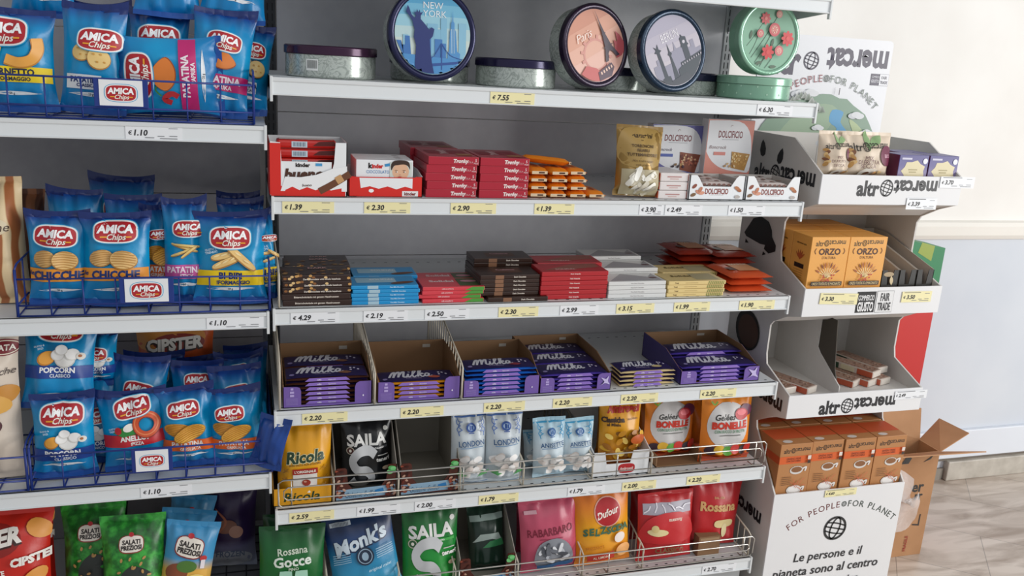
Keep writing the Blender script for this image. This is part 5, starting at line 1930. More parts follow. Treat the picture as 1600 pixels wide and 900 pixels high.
def d_ricola(d):
    d.put(txt('Ricola', .08, .18).fit(d.w * .72).fine(.012), '#e8dca8', d.w * .02, d.h * .6 - .0005, 4)
    d.put(txt('Ricola', .035, .18).fit(d.w * .7).fine(.012), '#22402a', d.w * .02, d.h * .6, 4)
    d.put(txth('ERBE DELLE ALPI SVIZZERE', d.h * .025, .01, 0, d.w * .7), '#5a3c14', 0, d.h * .5, 3)
    d.put(rect(d.w * .44, d.h * .3, 6, 5), '#e9e6e0', 0, d.h * .28)
    d.put(rect(d.w * .46, d.h * .075, 6, 2), '#a8261c', 0, d.h * .41, 2)
    d.put(txth("L'ORIGINALE", d.h * .034, .03, 0, d.w * .4), '#f6efe2', 0, d.h * .41, 2)
    d.put(ell(.08, .06, 14).t(d.w), '#a3341c', d.w * .02, d.h * .26); d.put(ell(.03, .02, 8, rings=1).t(d.w), '#e2a08a', d.w * .0, d.h * .275)
    for x, z in ((-.34, .42), (.34, .44), (-.36, .3), (.35, .3), (.33, .2)):
        d.put(stroke([(-.04, -.04), (0, 0), (.04, .05)], .02, 2).t(d.w) + stroke([(-.03, .03), (0, 0), (.05, -.01)], .015, 2).t(d.w), '#a8741a', x * d.w, z * d.h)


def d_s(bg_, bar_, sub):
    def fn(d):
        d.put(txt('SAILA', .035, 0).fit(d.w * .8).fine(.012), '#e9e9e6', 0, d.h * .72, 2)
        d.put(ell(.045, .045, 14).t(d.w), '#d9d9d4', d.w * .38, d.h * .85)
        d.put(rect(d.w * .66, d.h * .035, 8, 1), bar_, d.w * .08, d.h * .595, 3)
        d.put(txth('100% LIQUIRIZIA ITALIANA' if sub else 'MENTA TENERA', d.h * .022, .02, 0, d.w * .6), '#f1f1ee', d.w * .08, d.h * .595, 3)
        d.put(ell(.075, .075, 18).t(d.w), '#c9c4b0', -d.w * .33, d.h * .57); d.put(ell(.06, .06, 18).t(d.w), '#2a5a34' if not sub else '#4a1c1c', -d.w * .33, d.h * .57); d.put(ell(.025, .03, 10).t(d.w), '#e9e4d8', -d.w * .33, d.h * .57)
        d.put(stroke([(.24, .2), (.1, .27), (-.12, .24), (-.24, .1), (-.14, -.03), (.08, -.05), (.2, -.16), (.08, -.28), (-.14, -.28), (-.24, -.2)], .15, 5).t(d.w * .9, d.w * 1.3), '#c9cbcd', -d.w * .08, d.h * .33, -4)
        d.put(txth('teneri', d.h * .06, .04, 0, d.w * .26), '#eeeeea', d.w * .3, d.h * .44, 3)
        d.put(rect(d.w * .2, d.h * .012, 2, 1), '#c9c9c4', d.w * .3, d.h * .5, 3)
        d.put(ell(.07, .04, 14).t(d.w), '#c8b49a', d.w * .36, d.h * .3)
    return fn


def d_london(nm, c, c2, face=True):
    def fn(d):
        d.put(rect(d.w * .98, d.h * .02, 8, 1), c, 0, d.h * .93)
        for s in (-1, 1):
            for i in range(5):
                d.put(stroke([(-.1, .03), (.0, -.02), (.08, .04)], .02, 3).t(d.w), c, s * d.w * (.3 + .04 * (i % 2)), d.h * (.88 - i * .035), s * (40 + i * 20))
        d.put(ell(.13, .1 * d.h / d.w * .6, 20).t(d.w), c2, 0, d.h * .8)
        d.put(ell(.085, .06 * d.h / d.w * .6, 16).t(d.w), '#a9c4e0', 0, d.h * .8)
        d.put(rect(d.w * .05, d.h * .06, 1, 2), c2, -d.w * .02, d.h * .8); d.put(rect(d.w * .04, d.h * .05, 1, 2), c2, d.w * .04, d.h * .8)
        d.put(rect(d.w * .15, d.h * .012, 2, 1), c2, 0, d.h * .735)
        d.put(txth(nm, d.h * .058, .02, 0, d.w * .62).t(1, 1.25), '#27527f', 0, d.h * .61, 3)
        d.put(rect(d.w * .55, d.h * .012, 3, 1), '#6f8fb0', 0, d.h * .555, 3)
        rnd = random.Random(3)
        for i in range(16):
            d.put(ell(.1, .075, 14, 2.6, 2).t(d.w), ['#e9e7e4', '#d8d5d2', '#f3f1ef', '#d9cfc8'][i % 4], rnd.uniform(-.3, .3) * d.w, d.h * rnd.uniform(.2, .42), rnd.uniform(0, 90))
        for s in (-1, 1):
            if face: d.put(star([(-.16, 0), (-.05, .05), (.0, .13), (.05, .04), (.14, .05), (.06, -.03)], 2).t(d.w), '#4f9a5a', s * d.w * .26, d.h * .2, s * 20)
        d.put(rect(d.w * .5, d.h * .018, 3, 1), '#7a9ac0', d.w * .1, d.h * .1)
    return fn


def d_ambro(d):
    d.put(txth('Ambrosoli', d.h * .11, .06, .3, d.w * .82).fine(.012), '#b0281c', d.w * .05, d.h * .87)
    d.put(txth('Classiche', d.h * .075, .05, 0, d.w * .5), '#3a2416', -d.w * .22, d.h * .72)
    d.put(txth('al Miele', d.h * .045, .03, 0, d.w * .3), '#3a2416', -d.w * .22, d.h * .65)
    d.put(txth('Senza Glutine', d.h * .03, .02, 0, d.w * .26), '#7a4a16', d.w * .24, d.h * .72)
    rnd = random.Random(6)
    for i in range(30):
        d.put(ell(.09, .055, 12, rings=2).t(d.w), ['#c98a1c', '#e6b23a', '#8a5a14', '#f2cf6a', '#a86a18'][i % 5], rnd.uniform(-.38, .38) * d.w, d.h * rnd.uniform(.2, .55), rnd.uniform(0, 180))
    d.put(ell(.16, .11, 18).t(d.w), '#c05a20', d.w * .26, d.h * .45); d.put(rect(d.w * .5, d.h * .08, 4, 2), '#b5481c', d.w * .12, d.h * .12)


def d_bon(d):
    d.put(ell(.4, .4, 28, 2.2, 5).t(d.w), '#cfcdcc', -d.w * .02, d.h * .56)
    d.put(txth('Gelées', d.h * .085, .02, .3, d.w * .42), '#2c2a26', -d.w * .1, d.h * .69)
    d.put(txth('BONELLE', d.h * .1, .06, 0, d.w * .74).fine(.012), '#c8321e', 0, d.h * .57)
    d.put(txth('CON SUCCO DI FRUTTA', d.h * .045, .02, 0, d.w * .6), '#5a8a6a', 0, d.h * .48)
    d.put(rect(d.w * .4, d.h * .012, 3, 1), '#6a6a66', 0, d.h * .42)
    d.put(ell(.13, .1, 18).t(d.w), '#6a2a4a', d.w * .34, d.h * .77, -10); d.put(ell(.14, .1, 18).t(d.w), '#b91f2a', d.w * .22, d.h * .72); d.put(ell(.1, .05, 14).t(d.w), '#e0606a', d.w * .22, d.h * .745)
    for i, (x, c) in enumerate(((-.34, '#3a2230'), (-.2, '#e8b83a'), (-.05, '#5aa03a'), (.1, '#d03028'), (.27, '#241a24'), (.38, '#c0281e'))):
        d.put(ell(.1, .085, 14).t(d.w), c, x * d.w, d.h * (.2 + .02 * (i % 2)))
    d.put(stroke([(-.06, .06), (0, 0), (.06, .05)], .03, 3).t(d.w), '#7aa83a', -d.w * .3, d.h * .87)
    d.put(rect(d.w * .9, d.h * .07, 8, 2), '#c0421c', 0, d.h * .08)


YELF = gradmat([(0, '#e8a81c'), (1, '#eaa51a')])
BLKF = gradmat([(0, '#2a2c30'), (.4, '#15171b'), (1, '#111317')], .3)
SILF = foil('#ccd5da')
ORAF = gradmat([(0, '#c8501a'), (.25, '#e8801c'), (1, '#ef8f22')])
sw(d_ricola, YELF, 'yellow herb sweets bag with a red stripe, leftmost on the wire-fronted shelf', 432, 519, 775, 664, .055, EZ, lean=5)
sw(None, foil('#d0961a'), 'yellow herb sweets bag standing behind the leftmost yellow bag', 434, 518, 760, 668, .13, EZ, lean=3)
sw(d_s(0, '#4a4c50', 1), BLKF, 'black liquorice bag with big white letters behind the brown-ended tray', 533, 611, 775, 658, .085, EZ, lean=7)
sw(None, BLKF, 'black liquorice bag standing behind the front black bag', 541, 605, 760, 652, .16, EZ, lean=4)
G = 'silver mint bags'
sw(d_london('LONDON', '#4a6fb0', '#2a4f96'), SILF, 'silver mint bag with a blue crest, left one of the pair', 704, 760, 760, 645, .055, EZ, group=G, lean=4)
sw(d_london('LONDON', '#4a6fb0', '#2a4f96'), SILF, 'silver mint bag with a blue crest, right one of the pair', 758, 815, 757, 642, .05, EZ, group=G, lean=4)
sw(None, SILF, 'silver mint bag standing behind the pair of silver mint bags', 716, 806, 740, 640, .14, EZ, group=G, lean=3)
G = 'pale blue aniseed bags'
LBF = gradmat([(0, '#b9d2de'), (.5, '#d8e4ea'), (1, '#a9cfe0')])
sw(d_london('ANISETTE', '#3a9ac8', '#2a5f9a', False), LBF, 'pale blue aniseed bag, left one of the front pair', 832, 882, 745, 655, .05, EZ, group=G, lean=3, roll=-2)
sw(d_london('ANISETTE', '#3a9ac8', '#2a5f9a', False), LBF, 'pale blue aniseed bag, right one of the front pair touching the honey sweets', 874, 926, 745, 655, .06, EZ, group=G, lean=3)
sw(d_london('ANISETTE', '#3a9ac8', '#2a5f9a', False), LBF, 'pale blue aniseed bag half hidden behind the left front one', 818, 858, 745, 673, .115, EZ, group=G, lean=3, roll=-4)
sw(d_ambro, gradmat([(0, '#c8741a'), (.5, '#e0a01c'), (1, '#e8a020')]), 'amber honey sweets bag with red script standing in a white carton', 935, 1000, 720, 626, .085, EZ, lean=5)
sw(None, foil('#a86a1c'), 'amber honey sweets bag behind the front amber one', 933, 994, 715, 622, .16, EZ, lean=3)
G = 'orange fruit jelly bags'
sw(d_bon, ORAF, 'orange fruit jelly bag standing further back on brown card, left of its twin', 1006, 1084, 715, 620, .115, EZ, group=G, lean=4)
sw(d_bon, ORAF, 'orange fruit jelly bag at the right end of the wire-fronted shelf', 1094, 1172, 732, 618, .06, EZ, group=G, lean=4)
sw(None, ORAF, 'plain orange side of a jelly bag behind the right orange bag', 1080, 1160, 715, 622, .15, EZ, group=G, lean=3)
sw(None, ORAF, 'orange jelly bag behind the left orange bag, only its edge showing', 996, 1076, 705, 620, .2, EZ, group=G, lean=3)


# cartons on the wire-fronted shelf
def simple_cut(nl, nr, lo): return [(-.5, 0), (.5, 0), (.5, 1), (.5 - nr, 1), (.5 - nr - .04, lo), (-.5 + nl + .04, lo), (-.5 + nl, 1), (-.5, 1)]


def art_ric(d, w, h):
    d.put(txt('Ricola', .02, .18).fit(w * .62).t(1, .9), '#1f3f26', 0, h * .5)


YC = mat('#e6a41e', .4)
x0, x1 = X(427, EZ + .02, .012), X(519, EZ + .02, .012)
carton('sweets_carton', 'yellow open carton front under the yellow herb sweets bags', 'carton', None, x0, x1, .016, .2, EZ + .0005, .045, .09, YC, CARD, None, art_ric, YC, hs=[(0, 0), (.18, 0), (.18, .09), (.05, .06), (0, .045)])


def art_gal(d, w, h):
    rnd = random.Random(11)
    d.put(rect(w * .96, h * .3, 8, 3), '#8fb0c8', 0, h * .2, 2)
    d.put(txth('Gelatine Soffici', h * .17, .0, .35, w * .5), '#3a5a78', -w * .08, h * .17, 2); d.put(rect(w * .14, h * .12, 2, 1), '#2a7ab8', w * .22, h * .22, 12)
    for s in (-1, 1):
        for i in range(26):
            y = rnd.uniform(.1, .9 if s < 0 else .5)
            d.put(ell(.035, .02, 8, rings=1).t(w), ['#6a2a1e', '#4a1c16', '#9a4a34', '#3a1814', '#c9a08a'][i % 5], s * w * rnd.uniform(.34, .47), h * y, rnd.uniform(0, 180)); d.l -= .00012
    for i in range(8): d.put(ell(.05, .035, 10, rings=1).t(w), ['#4fa85a', '#7acb82', '#2f7a3c'][i % 3], w * rnd.uniform(.38, .45), h * rnd.uniform(.62, .92)); d.l -= .00012


BRC = mat('#54261c', .45)
for q, (p0, p1) in enumerate(((522, 621), (624, 718))):
    x0, x1 = X(p0, EZ + .03, .012), X(p1, EZ + .03, .012)
    carton('sweets_carton', ['pale blue and brown carton holding the black liquorice bags', 'empty pale blue and brown carton with a bare grey back'][q], 'carton', 'pale blue and brown cartons', x0 + .002, x1 - .002, .016, .25, EZ + .0005, .088, .19, BRC, mat('#8f8a80', .6, vary=.05),
           [(-.5, 0), (.5, 0), (.5, 1), (.36, 1), (.33, .55), (.24, .34), (-.2, .3), (-.29, .5), (-.31, .93), (-.34, .98), (-.46, .98), (-.5, .93)], art_gal, mat('#9a958c', .6),
           hs=[(0, 0), (.234, 0), (.234, .19), (.12, .19), (0, .088)])


def art_hon(d, w, h):
    d.put(ell(.15, .2, 20, 3).t(w, h), '#b8232a', w * .1, h * .28); d.put(txth('Ambrosoli', h * .12, .02, .2, w * .24), '#f1e4dc', w * .1, h * .28)


x0, x1 = X(926, EZ + .03, .02), X(1014, EZ + .03, .02)
carton('sweets_carton', 'white carton with a small red oval under the amber honey sweets', 'carton', None, x0, x1, .02, .25, EZ + .0005, .07, .11, WHITEC, WHITEC, simple_cut(.2, .3, .5), art_hon, WHITEC)
b = MB()
b.box(0, .14, 0, .17, 0, .003, CARD); b.box(0, .14, .165, .168, 0, .05, CARD)
b.box(0, .003, 0, .168, 0, .035, CARD); b.box(.137, .14, 0, .168, 0, .035, CARD)
o = b.obj('card_tray', None, 'low brown card tray under the orange fruit jelly bag, left of its twin', 'carton'); o.location = (X(1021, EZ + .01, .06), .045, EZ + .0005)

# wire front rails
RAILW = mat('#c9c6bf', .28, .7)


def front_rail(label, x0, x1, z, hts, y=-.004, ret=.03):
    b = MB(); r = .0021
    (h0, h1) = hts
    for h, sh in ((h0, 0), (h1, .012)):
        xa_, xb2 = x0 + sh, x1 - sh
        lo = .008 if h == h0 else .026
        b.tube(smooth3([(xa_ + .01, y, h), (xb2 - .008, y, h), (xb2, y, h - .008), (xb2, y, lo + .008), (xb2 - .008, y, lo), (xa_ + .008, y, lo), (xa_, y, lo + .008), (xa_, y, h - .008)]), r if h == h0 else r * .85, RAILW, 6, True)
    n = 3
    for i in range(n + 1):
        x = x0 + .03 + (x1 - x0 - .06) * i / n
        b.tube([(x, y + .003, h0), (x, y + .003, .004), (x, .03, .003)], r * .8, RAILW)
    o = b.obj('wire_rail', None, label, 'wire rail', 'wire front rails')
    o.location = (0, 0, z)


def smooth3(p): return p


front_rail('wire front rail along the shelf of yellow, black and orange sweets bags', .008, X(1195, EZ + .05, 0), EZ, (.078, .058))
front_rail('wire front rail along the lowest shelf of green and red sweets bags', .008, X(1182, FZ + .06, 0) - .01, FZ, (.07, .046))
for i, px_ in enumerate((521.5, 622.5, 719, 818, 926, 1018)):
    divider(f'wire divider on the wire-fronted sweets shelf, {["right of the yellow bag", "right of the black bag", "left of the silver mint bags", "between the silver and aniseed bags", "left of the honey carton", "right of the honey carton"][i]}',
            X(px_, EZ + .03, .004), EZ, .006, .4, .068, .15, 14)
for i, px_ in enumerate((512, 625, 712, 810, 912, 1006)):
    divider(f'wire divider on the lowest shelf, {["right of the first green bag", "right of the blue bag", "right of the second green bag", "left of the pink bag", "right of the pink bag", "left of the red bags"][i]}',
            X(px_, FZ + .06, .004), FZ, .006, .4, .07, .17, 16)
divider('wire basket side at the right end of the lowest shelf beside the red bags', 1.322, FZ, .006, .38, .075, .14, 12)


def d_gocce(d):
    d.put(txt('Rossana', .02).fit(d.w * .46), '#cfdcc8', 0, d.h * .72, 4)
    d.put(txt('Gocce', .03).fit(d.w * .58), '#e2ece0', 0, d.h * .6, 4)
    d.put(txth('PINO', d.h * .04, .02, 0, d.w * .2), '#d2dccb', d.w * .02, d.h * .5, 4)
    for x, z in ((-.1, .4), (.14, .4), (.0, .3), (-.2, .28), (.2, .26)): d.put(star([(.1 * math.cos(a * .785) * (1 + .3 * (a % 2)), .1 * math.sin(a * .785) * (1 + .3 * (a % 2))) for a in range(8)], 2).t(d.w), '#a9d8c0', x * d.w, z * d.h)


def d_monk(d):
    d.put(txt("Monk's", .08, .15).fit(d.w * .82).fine(.012), '#1c2f52', -.001, d.h * .66 - .002, 12)
    d.put(txt("Monk's", .04, .15).fit(d.w * .8).fine(.012), '#cfdde8', 0, d.h * .66, 12)
    d.put(rect(d.w * .3, d.h * .05, 3, 1), '#b9c4cc', -d.w * .25, d.h * .88)
    for i in range(12): d.put(rect(.0012, d.h * .04, 1, 1), '#2a3448', -d.w * .36 + i * d.w * .02, d.h * .88); d.l -= .0003
    d.put(ell(.13, .13, 18).t(d.w), '#1c2c44', d.w * .02, d.h * .46); d.put(ring(.1, .012).t(d.w), '#9ab4c8', d.w * .02, d.h * .46); d.put(ell(.05, .06, 12).t(d.w), '#9ab4c8', d.w * .02, d.h * .46)
    for s in (-1, 1):
        for i in range(5): d.put(rect(d.w * .24, d.h * .008, 2, 1), '#9fc0d4', s * d.w * .3, d.h * (.53 - i * .025), 4)
    d.put(txth('original mint', d.h * .04, .0, .3, d.w * .4), '#d9ecf2', d.w * .2, d.h * .3, 5)


def d_rab(d):
    d.put(txth('RABARBARO', d.h * .085, .01, 0, d.w * .84).t(1, 1.3).fine(.012), '#7a1c34', 0, d.h * .58, 2)
    d.put(rect(d.w * .4, d.h * .008, 3, 1), '#8a2a44', 0, d.h * .48)
    d.put(rect(d.w * .2, d.h * .05, 2, 1), '#d9a8b4', -d.w * .32, d.h * .85, 3)
    d.put(star(smoothpts([(-.3, -.18), (-.3, .1), (-.12, .24), (.12, .24), (.3, .06), (.3, -.18)], 3, True), 3).t(d.w), '#8a8e96', d.w * .04, d.h * .27)
    rnd = random.Random(3)
    for i in range(14): d.put(ell(.09, .03, 10, 3, 2).t(d.w), ['#c9ccd2', '#6a6e76', '#e4e6ea', '#4a4e56'][i % 4], d.w * (.04 + rnd.uniform(-.22, .22)), d.h * rnd.uniform(.19, .37), rnd.uniform(0, 180))
    d.put(rect(d.w * .62, d.h * .07, 5, 2), '#2a5a8a', d.w * .04, d.h * .12)


def d_selz(d):
    d.put(ell(.25, .25, 24, 2, 4).t(d.w), '#e8b0a0', d.w * .06, d.h * .68); d.put(ell(.23, .23, 24, 2, 4).t(d.w), '#b51f26', d.w * .06, d.h * .68)
    d.put(txth('Dufour', d.h * .085, .03, .3, d.w * .42), '#f6eae0', d.w * .06, d.h * .68, 14)
    for i, (c, z) in enumerate(zip('SELZSODA', (0, .01, .0, .02, .01, .02, .03, .03))):
        d.put(txth(c, d.h * .085, .05, .1), '#3f6a52', d.w * (-.34 + i * .1), d.h * (.45 + z), 8 - 4 * (i % 3))
    d.put(txth('FRIZZANTE', d.h * .035, .02, 0, d.w * .3), '#c87818', -d.w * .2, d.h * .27, 6)
    d.put(rect(d.w * .46, d.h * .09, 5, 2), '#c83a2a', -d.w * .1, d.h * .15, 6)
    d.put(txth('AL LIMONE', d.h * .03, .02, 0, d.w * .36), '#f6e2c8', -d.w * .1, d.h * .15, 6)
    d.put(ell(.14, .1, 16).t(d.w), '#f0b06a', d.w * .3, d.h * .2); d.put(ell(.1, .08, 16).t(d.w), '#efe4da', d.w * .24, d.h * .36, 20)


def d_ros(front):
    def fn(d):
        if front:
            d.put(rect(d.w * .86, d.h * .16, 8, 4), '#a8a4b0', 0, d.h * .78)
            for i in range(6): d.put(stroke([(-.06, -.05), (.02, .0), (.05, .06)], .02, 2).t(d.w), '#e4e2ea', d.w * (-.36 + i * .14), d.h * (.77 + .03 * (i % 2)), i * 30)
            d.put(star(smoothpts([(-.42, -.25), (-.42, .05), (-.2, .2), (.2, .22), (.42, .05), (.42, -.25)], 3, True), 4).t(d.w), '#c4242a', 0, d.h * .53)
            d.put(txth('Rossana', d.h * .05, .02, .2, d.w * .36).t(1, rot=180), '#f0d8c8', d.w * .1, d.h * .62)
            d.put(ell(.18, .06, 16).t(d.w), '#e0cf9a', -d.w * .2, d.h * .46, -6); d.put(ell(.06, .06, 12).t(d.w), '#d8c488', -d.w * .26, d.h * .52)
            d.put(txth('CLASSICO', d.h * .07, .04, .1, d.w * .7), '#7a5a3a', 0, d.h * .2)
        else:
            d.put(txth('Rossana', d.h * .13, .04, 0, d.w * .8).fine(.012), '#cfa26a', d.w * .02, d.h * .6)
            d.put(txth('DAL 1926', d.h * .03, .02, 0, d.w * .2), '#cfa26a', d.w * .02, d.h * .72)
            d.put(ell(.2, .07, 18, 3).t(d.w), '#dcc890', d.w * .15, d.h * .35); d.put(ell(.06, .12, 14).t(d.w), '#e4d4a4', d.w * .17, d.h * .25)
    return fn


def d_blk(d):
    d.put(rect(d.w * .9, d.h * .09, 8, 2), '#8fa39c', 0, d.h * .8, 3)
    d.put(poly([(-.4, -.1), (.1, -.02), (.42, -.12), (.3, .12), (-.2, .1)]).t(d.w).fine(.012), '#9aa8a2', -d.w * .02, d.h * .5)
    d.put(poly([(-.2, -.1), (.42, -.08), (.36, .1), (0, .06)]).t(d.w).fine(.012), '#2f7a4a', d.w * .02, d.h * .42)


GBK = gradmat([(0, '#1c3a2c'), (.5, '#14261e'), (1, '#1a3a2c')], .28)
GRN = gradmat([(0, '#0e5a26'), (.6, '#12682c'), (1, '#0d4a22')])
GRN2 = gradmat([(0, '#2f9a3c'), (.5, '#178a34'), (.9, '#0f5a26'), (1, '#0c3f1c')])
MNK = gradmat([(0, '#3a9fc4'), (.45, '#2a86b4'), (.66, '#1c3f74'), (.8, '#14284e'), (1, '#1a3a60')])
REDF = foil('#b81c22')
sw(d_gocce, GRN, 'green pine drops bag at the left end of the lowest sweets shelf', 404, 508, 965, 830, .05, FZ, lean=8, roll=2)
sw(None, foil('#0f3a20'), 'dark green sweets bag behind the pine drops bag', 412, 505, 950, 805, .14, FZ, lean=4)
sw(d_monk, MNK, 'blue mint sweets bag with slanted silver lettering, right of the pine drops', 512, 620, 975, 815, .06, FZ, lean=15, roll=-9)
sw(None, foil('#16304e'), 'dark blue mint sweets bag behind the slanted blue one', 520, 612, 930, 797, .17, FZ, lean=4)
sw(d_s(1, '#3fa84a', 0), GRN2, 'green mint liquorice bag with big white letters, middle of the lowest shelf', 628, 716, 945, 800, .065, FZ, lean=9)
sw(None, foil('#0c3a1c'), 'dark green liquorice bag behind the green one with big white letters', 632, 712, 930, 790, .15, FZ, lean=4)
sw(d_blk, GBK, 'black-green liquorice bag lying tilted in the card tray right of the green bag', 732, 789, 905, 800, .105, FZ, lean=20)
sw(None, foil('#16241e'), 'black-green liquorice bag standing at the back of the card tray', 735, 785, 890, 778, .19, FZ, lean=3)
sw(d_rab, foil('#c0506a'), 'pink rhubarb sweets bag with dark red lettering', 812, 902, 915, 787, .06, FZ, lean=8, roll=-3)
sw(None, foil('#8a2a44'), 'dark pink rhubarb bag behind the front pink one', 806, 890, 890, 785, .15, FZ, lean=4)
sw(d_selz, gradmat([(0, '#e88a2a'), (.45, '#f0ae22'), (.75, '#e8861e'), (1, '#d8661c')]), 'orange fizzy sweets bag with a round red badge', 897, 983, 905, 766, .06, FZ, lean=8, roll=-3)
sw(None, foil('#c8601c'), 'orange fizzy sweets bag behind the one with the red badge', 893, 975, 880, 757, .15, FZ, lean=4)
sw(d_ros(1), REDF, 'red sweets bag with a clear silver window, front of the red bags', 996, 1082, 895, 775, .05, FZ, lean=8)
sw(d_ros(0), REDF, 'red sweets bag with gold lettering at the right end of the lowest shelf', 1072, 1154, 868, 753, .085, FZ, lean=6, roll=5)
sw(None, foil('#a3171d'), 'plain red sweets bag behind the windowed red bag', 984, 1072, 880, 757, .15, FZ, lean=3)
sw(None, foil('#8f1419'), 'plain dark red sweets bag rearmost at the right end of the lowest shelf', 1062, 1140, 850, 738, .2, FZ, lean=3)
x0, x1 = X(716, FZ + .05, .02), X(806, FZ + .05, .02)
carton('sweets_carton', 'grey-backed brown-fronted carton on the lowest shelf holding black liquorice bags', 'carton', 'pale blue and brown cartons', x0 + .003, x1 - .003, .02, .25, FZ + .0005, .088, .17, BRC, mat('#a39d92', .6, vary=.05),
       [(-.5, 0), (.5, 0), (.5, 1), (.36, 1), (.33, .55), (.24, .34), (-.2, .3), (-.29, .5), (-.31, .93), (-.34, .98), (-.46, .98), (-.5, .93)], art_gal, mat('#a9a49a', .6), hs=[(0, 0), (.23, 0), (.23, .17), (.12, .17), (0, .088)])
b = MB(); b.box(0, .07, 0, .03, 0, .062, CARD, .001); b.box(.005, .065, -.0004, 0, .05, .058, mat('#a98a68', .7))
o = b.obj('card_box', None, 'small brown card box in front of the gold-lettered red bag', 'box'); o.location = (X(1092, FZ + .05, .03), .03, FZ + .0005)

# ================================================================== CARDBOARD DISPLAY STAND
DXL, DXR = 1.378, 1.828
DY = .35
GRC = noisemat('grey_white_card', [(.35, '#cfcbc6'), (.65, '#d9d6d2')], 6, .7)
WHC = mat('#e9e9ea', .55, vary=.02)
BLK = '#1c1c20'
TR = [(1.288, 1.366), (.98, 1.058), (.682, .751)]       # (bottom, lip) of the three trays
BZT = .447
disp = thing('display_stand', 'white cardboard display stand of three trays over a printed base box', 'display stand', (0, 0, 0))
side = [(DY, 0), (0, 0), (0, BZT), (.13, .60), (.135, .62), (.06, .664), (0, TR[2][0]), (0, TR[2][1]), (.125, .80), (.133, .83), (.133, .915), (.12, .93), (.06, .962), (0, TR[1][0]), (0, TR[1][1]), (.125, 1.105), (.133, 1.13), (.133, 1.215), (.12, 1.235), (.06, 1.266), (0, TR[0][0]), (0, TR[0][1]), (.14, 1.446), (DY, 1.446)]
for s in (0, 1):
    b = MB()
    xa_ = DXL if s == 0 else DXR - .005
    b.prism(side, 0, xa_, xa_ + .005, GRC)
    if s == 0:
        d = Dec(b, lambda a, c, l: (DXL - l, a, c), .0005, .0002)     # a = depth, c = height; seen from the left the front is on the right
        F_ = lambda sh: sh.t(-1, 1)
        def sd(sh, m, y, z, rot=0): d.put(Sh([(-p, q) for p, q in sh.t(1, rot=rot).v], sh.f), m, y, z)
        leaf = lambda r: star([(0, r * 1.5), (r * .5, r * .9), (r * .8, 0), (r * .6, -r * .8), (0, -r * 1.1), (-r * .6, -r * .8), (-r * .8, 0), (-r * .5, r * .9)], 2)
        sd(leaf(.019), '#1b1a1a', .285, 1.398, 12); sd(leaf(.018), '#1b1a1a', .195, 1.386, -14)
        for yy, zz, ww in ((.17, 1.336, .29), (.17, .70, .29), (.19, .335, .29)): sd(alter(.031).fit(ww).t(1, 1.2), BLK, yy, zz, 0)
        bott = poly([(-p, q) for p, q in [(.325, 1.146), (.286, 1.196), (.248, 1.209), (.205, 1.2), (.186, 1.18), (.181, 1.162), (.157, 1.142), (.156, 1.125), (.188, 1.112), (.213, 1.12), (.21, 1.132), (.236, 1.13), (.312, 1.137)]])
        sd(bott, '#1d1c1c', 0, 0); sd(poly([(-.313, 1.13), (-.294, 1.12), (-.314, 1.117)]), '#1d1c1c', 0, 0); sd(poly([(-.215, 1.113), (-.2, 1.107), (-.217, 1.1)]), '#1d1c1c', 0, 0); sd(leaf(.015), '#2a2420', .305, 1.057, -10)
        sd(ell(.066, .060, 26), '#1a1412', .24, .866, -15); sd(ell(.055, .049, 22), '#4e2f20', .236, .864, -15)
        sd(ell(.017, .019, 18), '#141416', .137, .46)
    b.obj('side_panel', disp)
b = MB(); b.box(DXL + .005, DXR - .005, DY - .004, DY, 0, 1.446, GRC); b.box((DXL + DXR) / 2 - .001, (DXL + DXR) / 2 + .001, DY - .0045, DY - .004, .45, 1.44, mat('#a8a49f', .7)); b.obj('back_panel', disp)
CXm = (DXL + DXR) / 2; WD = DXR - DXL
for i, (z0, z1) in enumerate(TR):
    b = MB()
    b.box(DXL + .005, DXR - .005, .004, DY - .004, z1 - .022, z1 - .018, GRC)
    b.prism([(.004, z0 + .016), (.004, z0 - .002), (.06, z0 - .018), (.12, z0 - .05), (DY - .004, z0 - .05), (DY - .004, z0 - .046), (.122, z0 - .046), (.064, z0 - .014), (.008, z0 + .016)], 0, DXL + .005, DXR - .005, GRC)
    b.box(DXL - .001, DXR + .001, -.003, .002, z0, z1, WHC, .0008)
    d = Dec(b, lambda a, c, l: (a, -.003 - l, c), .0004, .0002)
    if i != 1:
        d.put(alter(.031).fit(.258).t(1, 1.12), BLK, CXm + .015 if i == 0 else CXm + .006, 1.333 if i == 0 else .71)
    else:
        zc = 1.017
        d.put(rect(.062, .06, 4, 2), '#141416', CXm - .026, zc)
        d.put(rect(.056, .062, 4, 2), '#2a2a2c', CXm + .036, zc); d.put(rect(.0545, .060, 4, 2), '#e6e6e6', CXm + .036, zc)
        d.put(txth('COMMERCIO', .014, .02, 0, .052).t(1, 1.1), '#f1f1f1', CXm - .026, zc + .013); d.put(txth('GIUSTO', .024, .035, 0, .052).t(1, 1.1), '#f1f1f1', CXm - .026, zc - .012)
        d.put(txth('FAIR', .02, .02, 0, .03).t(1, 1.15), '#2a2a2c', CXm + .036, zc + .014); d.put(txth('TRADE', .02, .02, 0, .042).t(1, 1.15), '#2a2a2c', CXm + .036, zc - .013)
    b.obj('tray', disp)
b = MB()
b.box(DXL - .001, DXR + .001, -.003, .002, 0, BZT, WHC, .0008)
b.box(DXL + .005, DXR - .005, .002, DY - .004, .426, .430, GRC)
d = Dec(b, lambda a, c, l: (a, -.003 - l, c), .0004, .0002)
aa = arctext('FOR PEOPLE', .31, .021, .0, None, .26, -1)
d.put(aa, '#6a2a26', CXm + .018, .397)
d.put(globe(.008), '#2a3a30', CXm + .018, .396)
d.put(arctext('FOR PLANET', .31, .021, .0, None, .26, 1), '#3f4a42', CXm + .018, .397)
